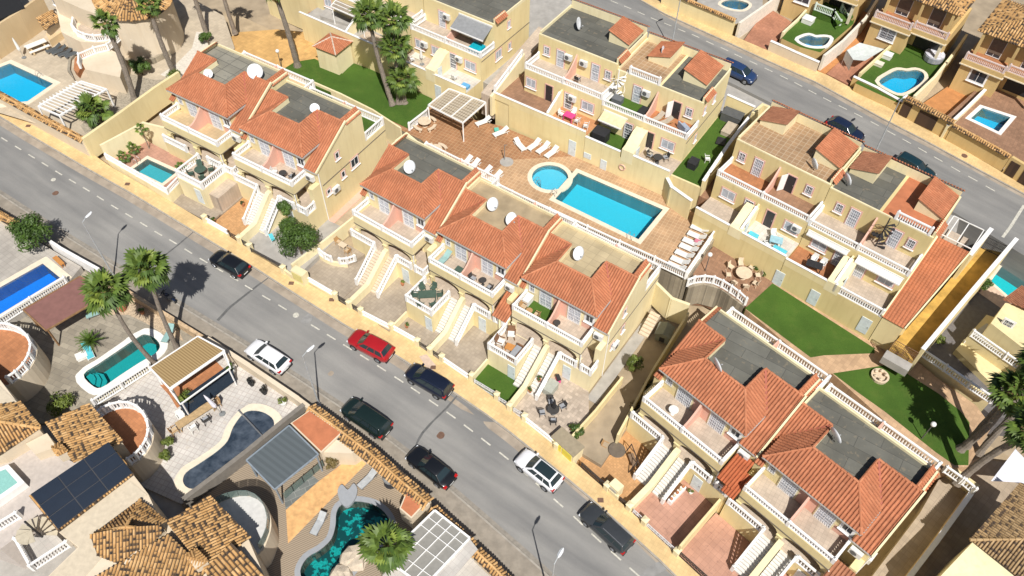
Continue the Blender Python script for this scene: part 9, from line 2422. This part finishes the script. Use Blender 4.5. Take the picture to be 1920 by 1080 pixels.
# top left garden
t = thing('picnic_table', 'pale stone table with benches by the tall stained wall', 'table', (-58.21,83.52,4.29), angof((-59.35,82.81,4.30), (-57.36,84.70,4.27)))
part('table_top', MB().box(-1.2,1.2,-0.4,0.4,0.7,0.8), COPEW, t); part('bench_top', MB().box(-1.2,1.2,-1.0,-0.65,0.4,0.48), COPEW, t); part('bench_top', MB().box(-1.2,1.2,0.65,1.0,0.4,0.48), COPEW, t)
for x in (-0.8, 0.8): part('support', MB().box(x-0.1,x+0.1,-0.95,0.95,0,0.4), SAND, t); part('support', MB().box(x-0.1,x+0.1,-0.15,0.15,0.4,0.7), SAND, t)
for i, p in enumerate([(-56.15,83.29,4.19),(-55.42,83.04,4.15),(-54.54,82.70,4.10),(-53.67,82.56,4.05)]): bed_g(('first','second','third','fourth')[i]+' dark grey lounger from the left near the round step', p, 40)
# top right
t = wthing('shade_sail', 'pale grey shade sail over the driveway, top right', 'sail', (41.57,84.72,4.00))
sq = [(39.77,83.45,6.04),(41.76,85.12,6.00)] + [(44.67,84.40,5.64),(41.64,81.83,5.71),(40.24,81.91,5.77)]
mb = MB(); cc = tuple(sum(q[k] for q in sq)/5-(0.35 if k == 2 else 0) for k in range(3)); mb.add(sq+[cc], [(i,(i+1)%5,5) for i in range(5)])
part('sail', mb, plain('pale sail', (0.55,0.58,0.55), 0.8), t, smooth=True)
part('side_sail', MB().add([sq[0], sq[4], up(sq[4],-1.6), up(sq[0],-1.3)], [(0,1,2,3)]), MATS['pale sail'], t); part('mast', MB().cyl(sq[0], up(sq[0],-2.1), 0.04, 0.04, 6), STEEL, t); part('mast', MB().cyl(sq[2], up(sq[2],-1.9), 0.04, 0.04, 6), STEEL, t)
t = thing('hot_tub', 'grey covered hot tub on the upper turf terrace', 'hot tub', (50.77,83.89,4.60), UANG); part('shell', MB().lathe((0,0,0), [(1.0,0),(1.15,0.1),(1.2,0.75),(1.1,0.8)], 14), plain('grey tub', (0.32,0.33,0.36), 0.6), t); part('cover', MB().lathe((0,0,0.8), [(1.15,0),(1.15,0.1),(0.5,0.16),(0.05,0.17)], 14), plain('crumpled cover', (0.55,0.55,0.6), 0.8, var=0.35, scale=3), t)
for p, d_, lb, m in (((45.08,83.84,4.83),(1.1,0.9,0.6),'white pump box on the turf left of the villa pool',WPL), ((43.59,82.25,4.85),(1.1,0.7,0.4),'cream pump box left of the villa pool',CREAMP), ((36.73,90.27,5.41),(1.3,1.1,0.7),'white pump box behind the kidney pool',WPL)):
    boxthing('pump_box', lb, 'box', p, UANG, d_, m)
# side garden of the end house
t = thing('dog_house', 'grey green plastic shed beside the side steps of the end house', 'shed', UW(FRB3,SB3,11.6,9.2,0.0), FRB3[3]+10)
part('body', MB().box(-0.7,0.7,-0.7,0.7,0,1.0), plain('grey green plastic', (0.2,0.21,0.17), 0.7), t); part('roof', MB().add([(-0.8,-0.8,1.0),(0.8,-0.8,1.0),(0.8,0.8,1.0),(-0.8,0.8,1.0),(0,-0.8,1.4),(0,0.8,1.4)], [(0,1,4),(2,3,5),(1,2,5,4),(3,0,4,5),(3,2,1,0)]), plain('grey green plastic', (0.2,0.21,0.17), 0.7), t); part('opening', MB().box(-0.25,0.25,-0.72,-0.69,0.05,0.7), BLKC, t)
t = thing('side_steps', 'pale steps climbing behind the end house', 'stair', UW(FRB3,SB3,9.9,8.2,-0.1), FRB3[3])
for k in range(7): part('step', MB().box(-0.5,0.5,0.32*k,0.32*k+0.31,-0.3,0.18*(k+1)), STEPMAT2, t)
for i, (f, s_, x, y, z, lb) in enumerate(((FRB2,SB2,0.2,-4.3,0.03,'pots of flowers on the small patio behind the red car'),(FRB1,SB1,6.3,-0.9,0.04,'terracotta pot beside the stair of the first joined house'),(FRB3,SB3,4.8,-2.6,1.0,'terracotta pot halfway down the end house stair'),(FRB3,SB3,4.55,-3.7,0.35,'terracotta pot at the foot of the end house stair'),(FRC1,SC1,6.4,-0.9,0.03,'large white urn by the pale cellar door of the rose patio'),(FRA2,SA2,0.6,-1.2,0.03,'pot beside the stair wall of the gable house'),(FRA2,SA2,-0.2,-4.4,0.03,'succulent pot in the corner of the gable house patio'),(FRB3,SB3,9.6,-4.6,0.03,'row of pots by the wall of the speckled patio'))):
    potplant(lb, UW(f,s_,x,y,z), 0.8, (LEAF, LEAF2, LEAF3)[i % 3], None if i != 4 else WPL, 70+i, 120)
bed_a('blue sun chair on the concrete yard by the leafy tree', UW(FRA2,SA2,6.1,-3.0,-0.08), -60, 0.7)
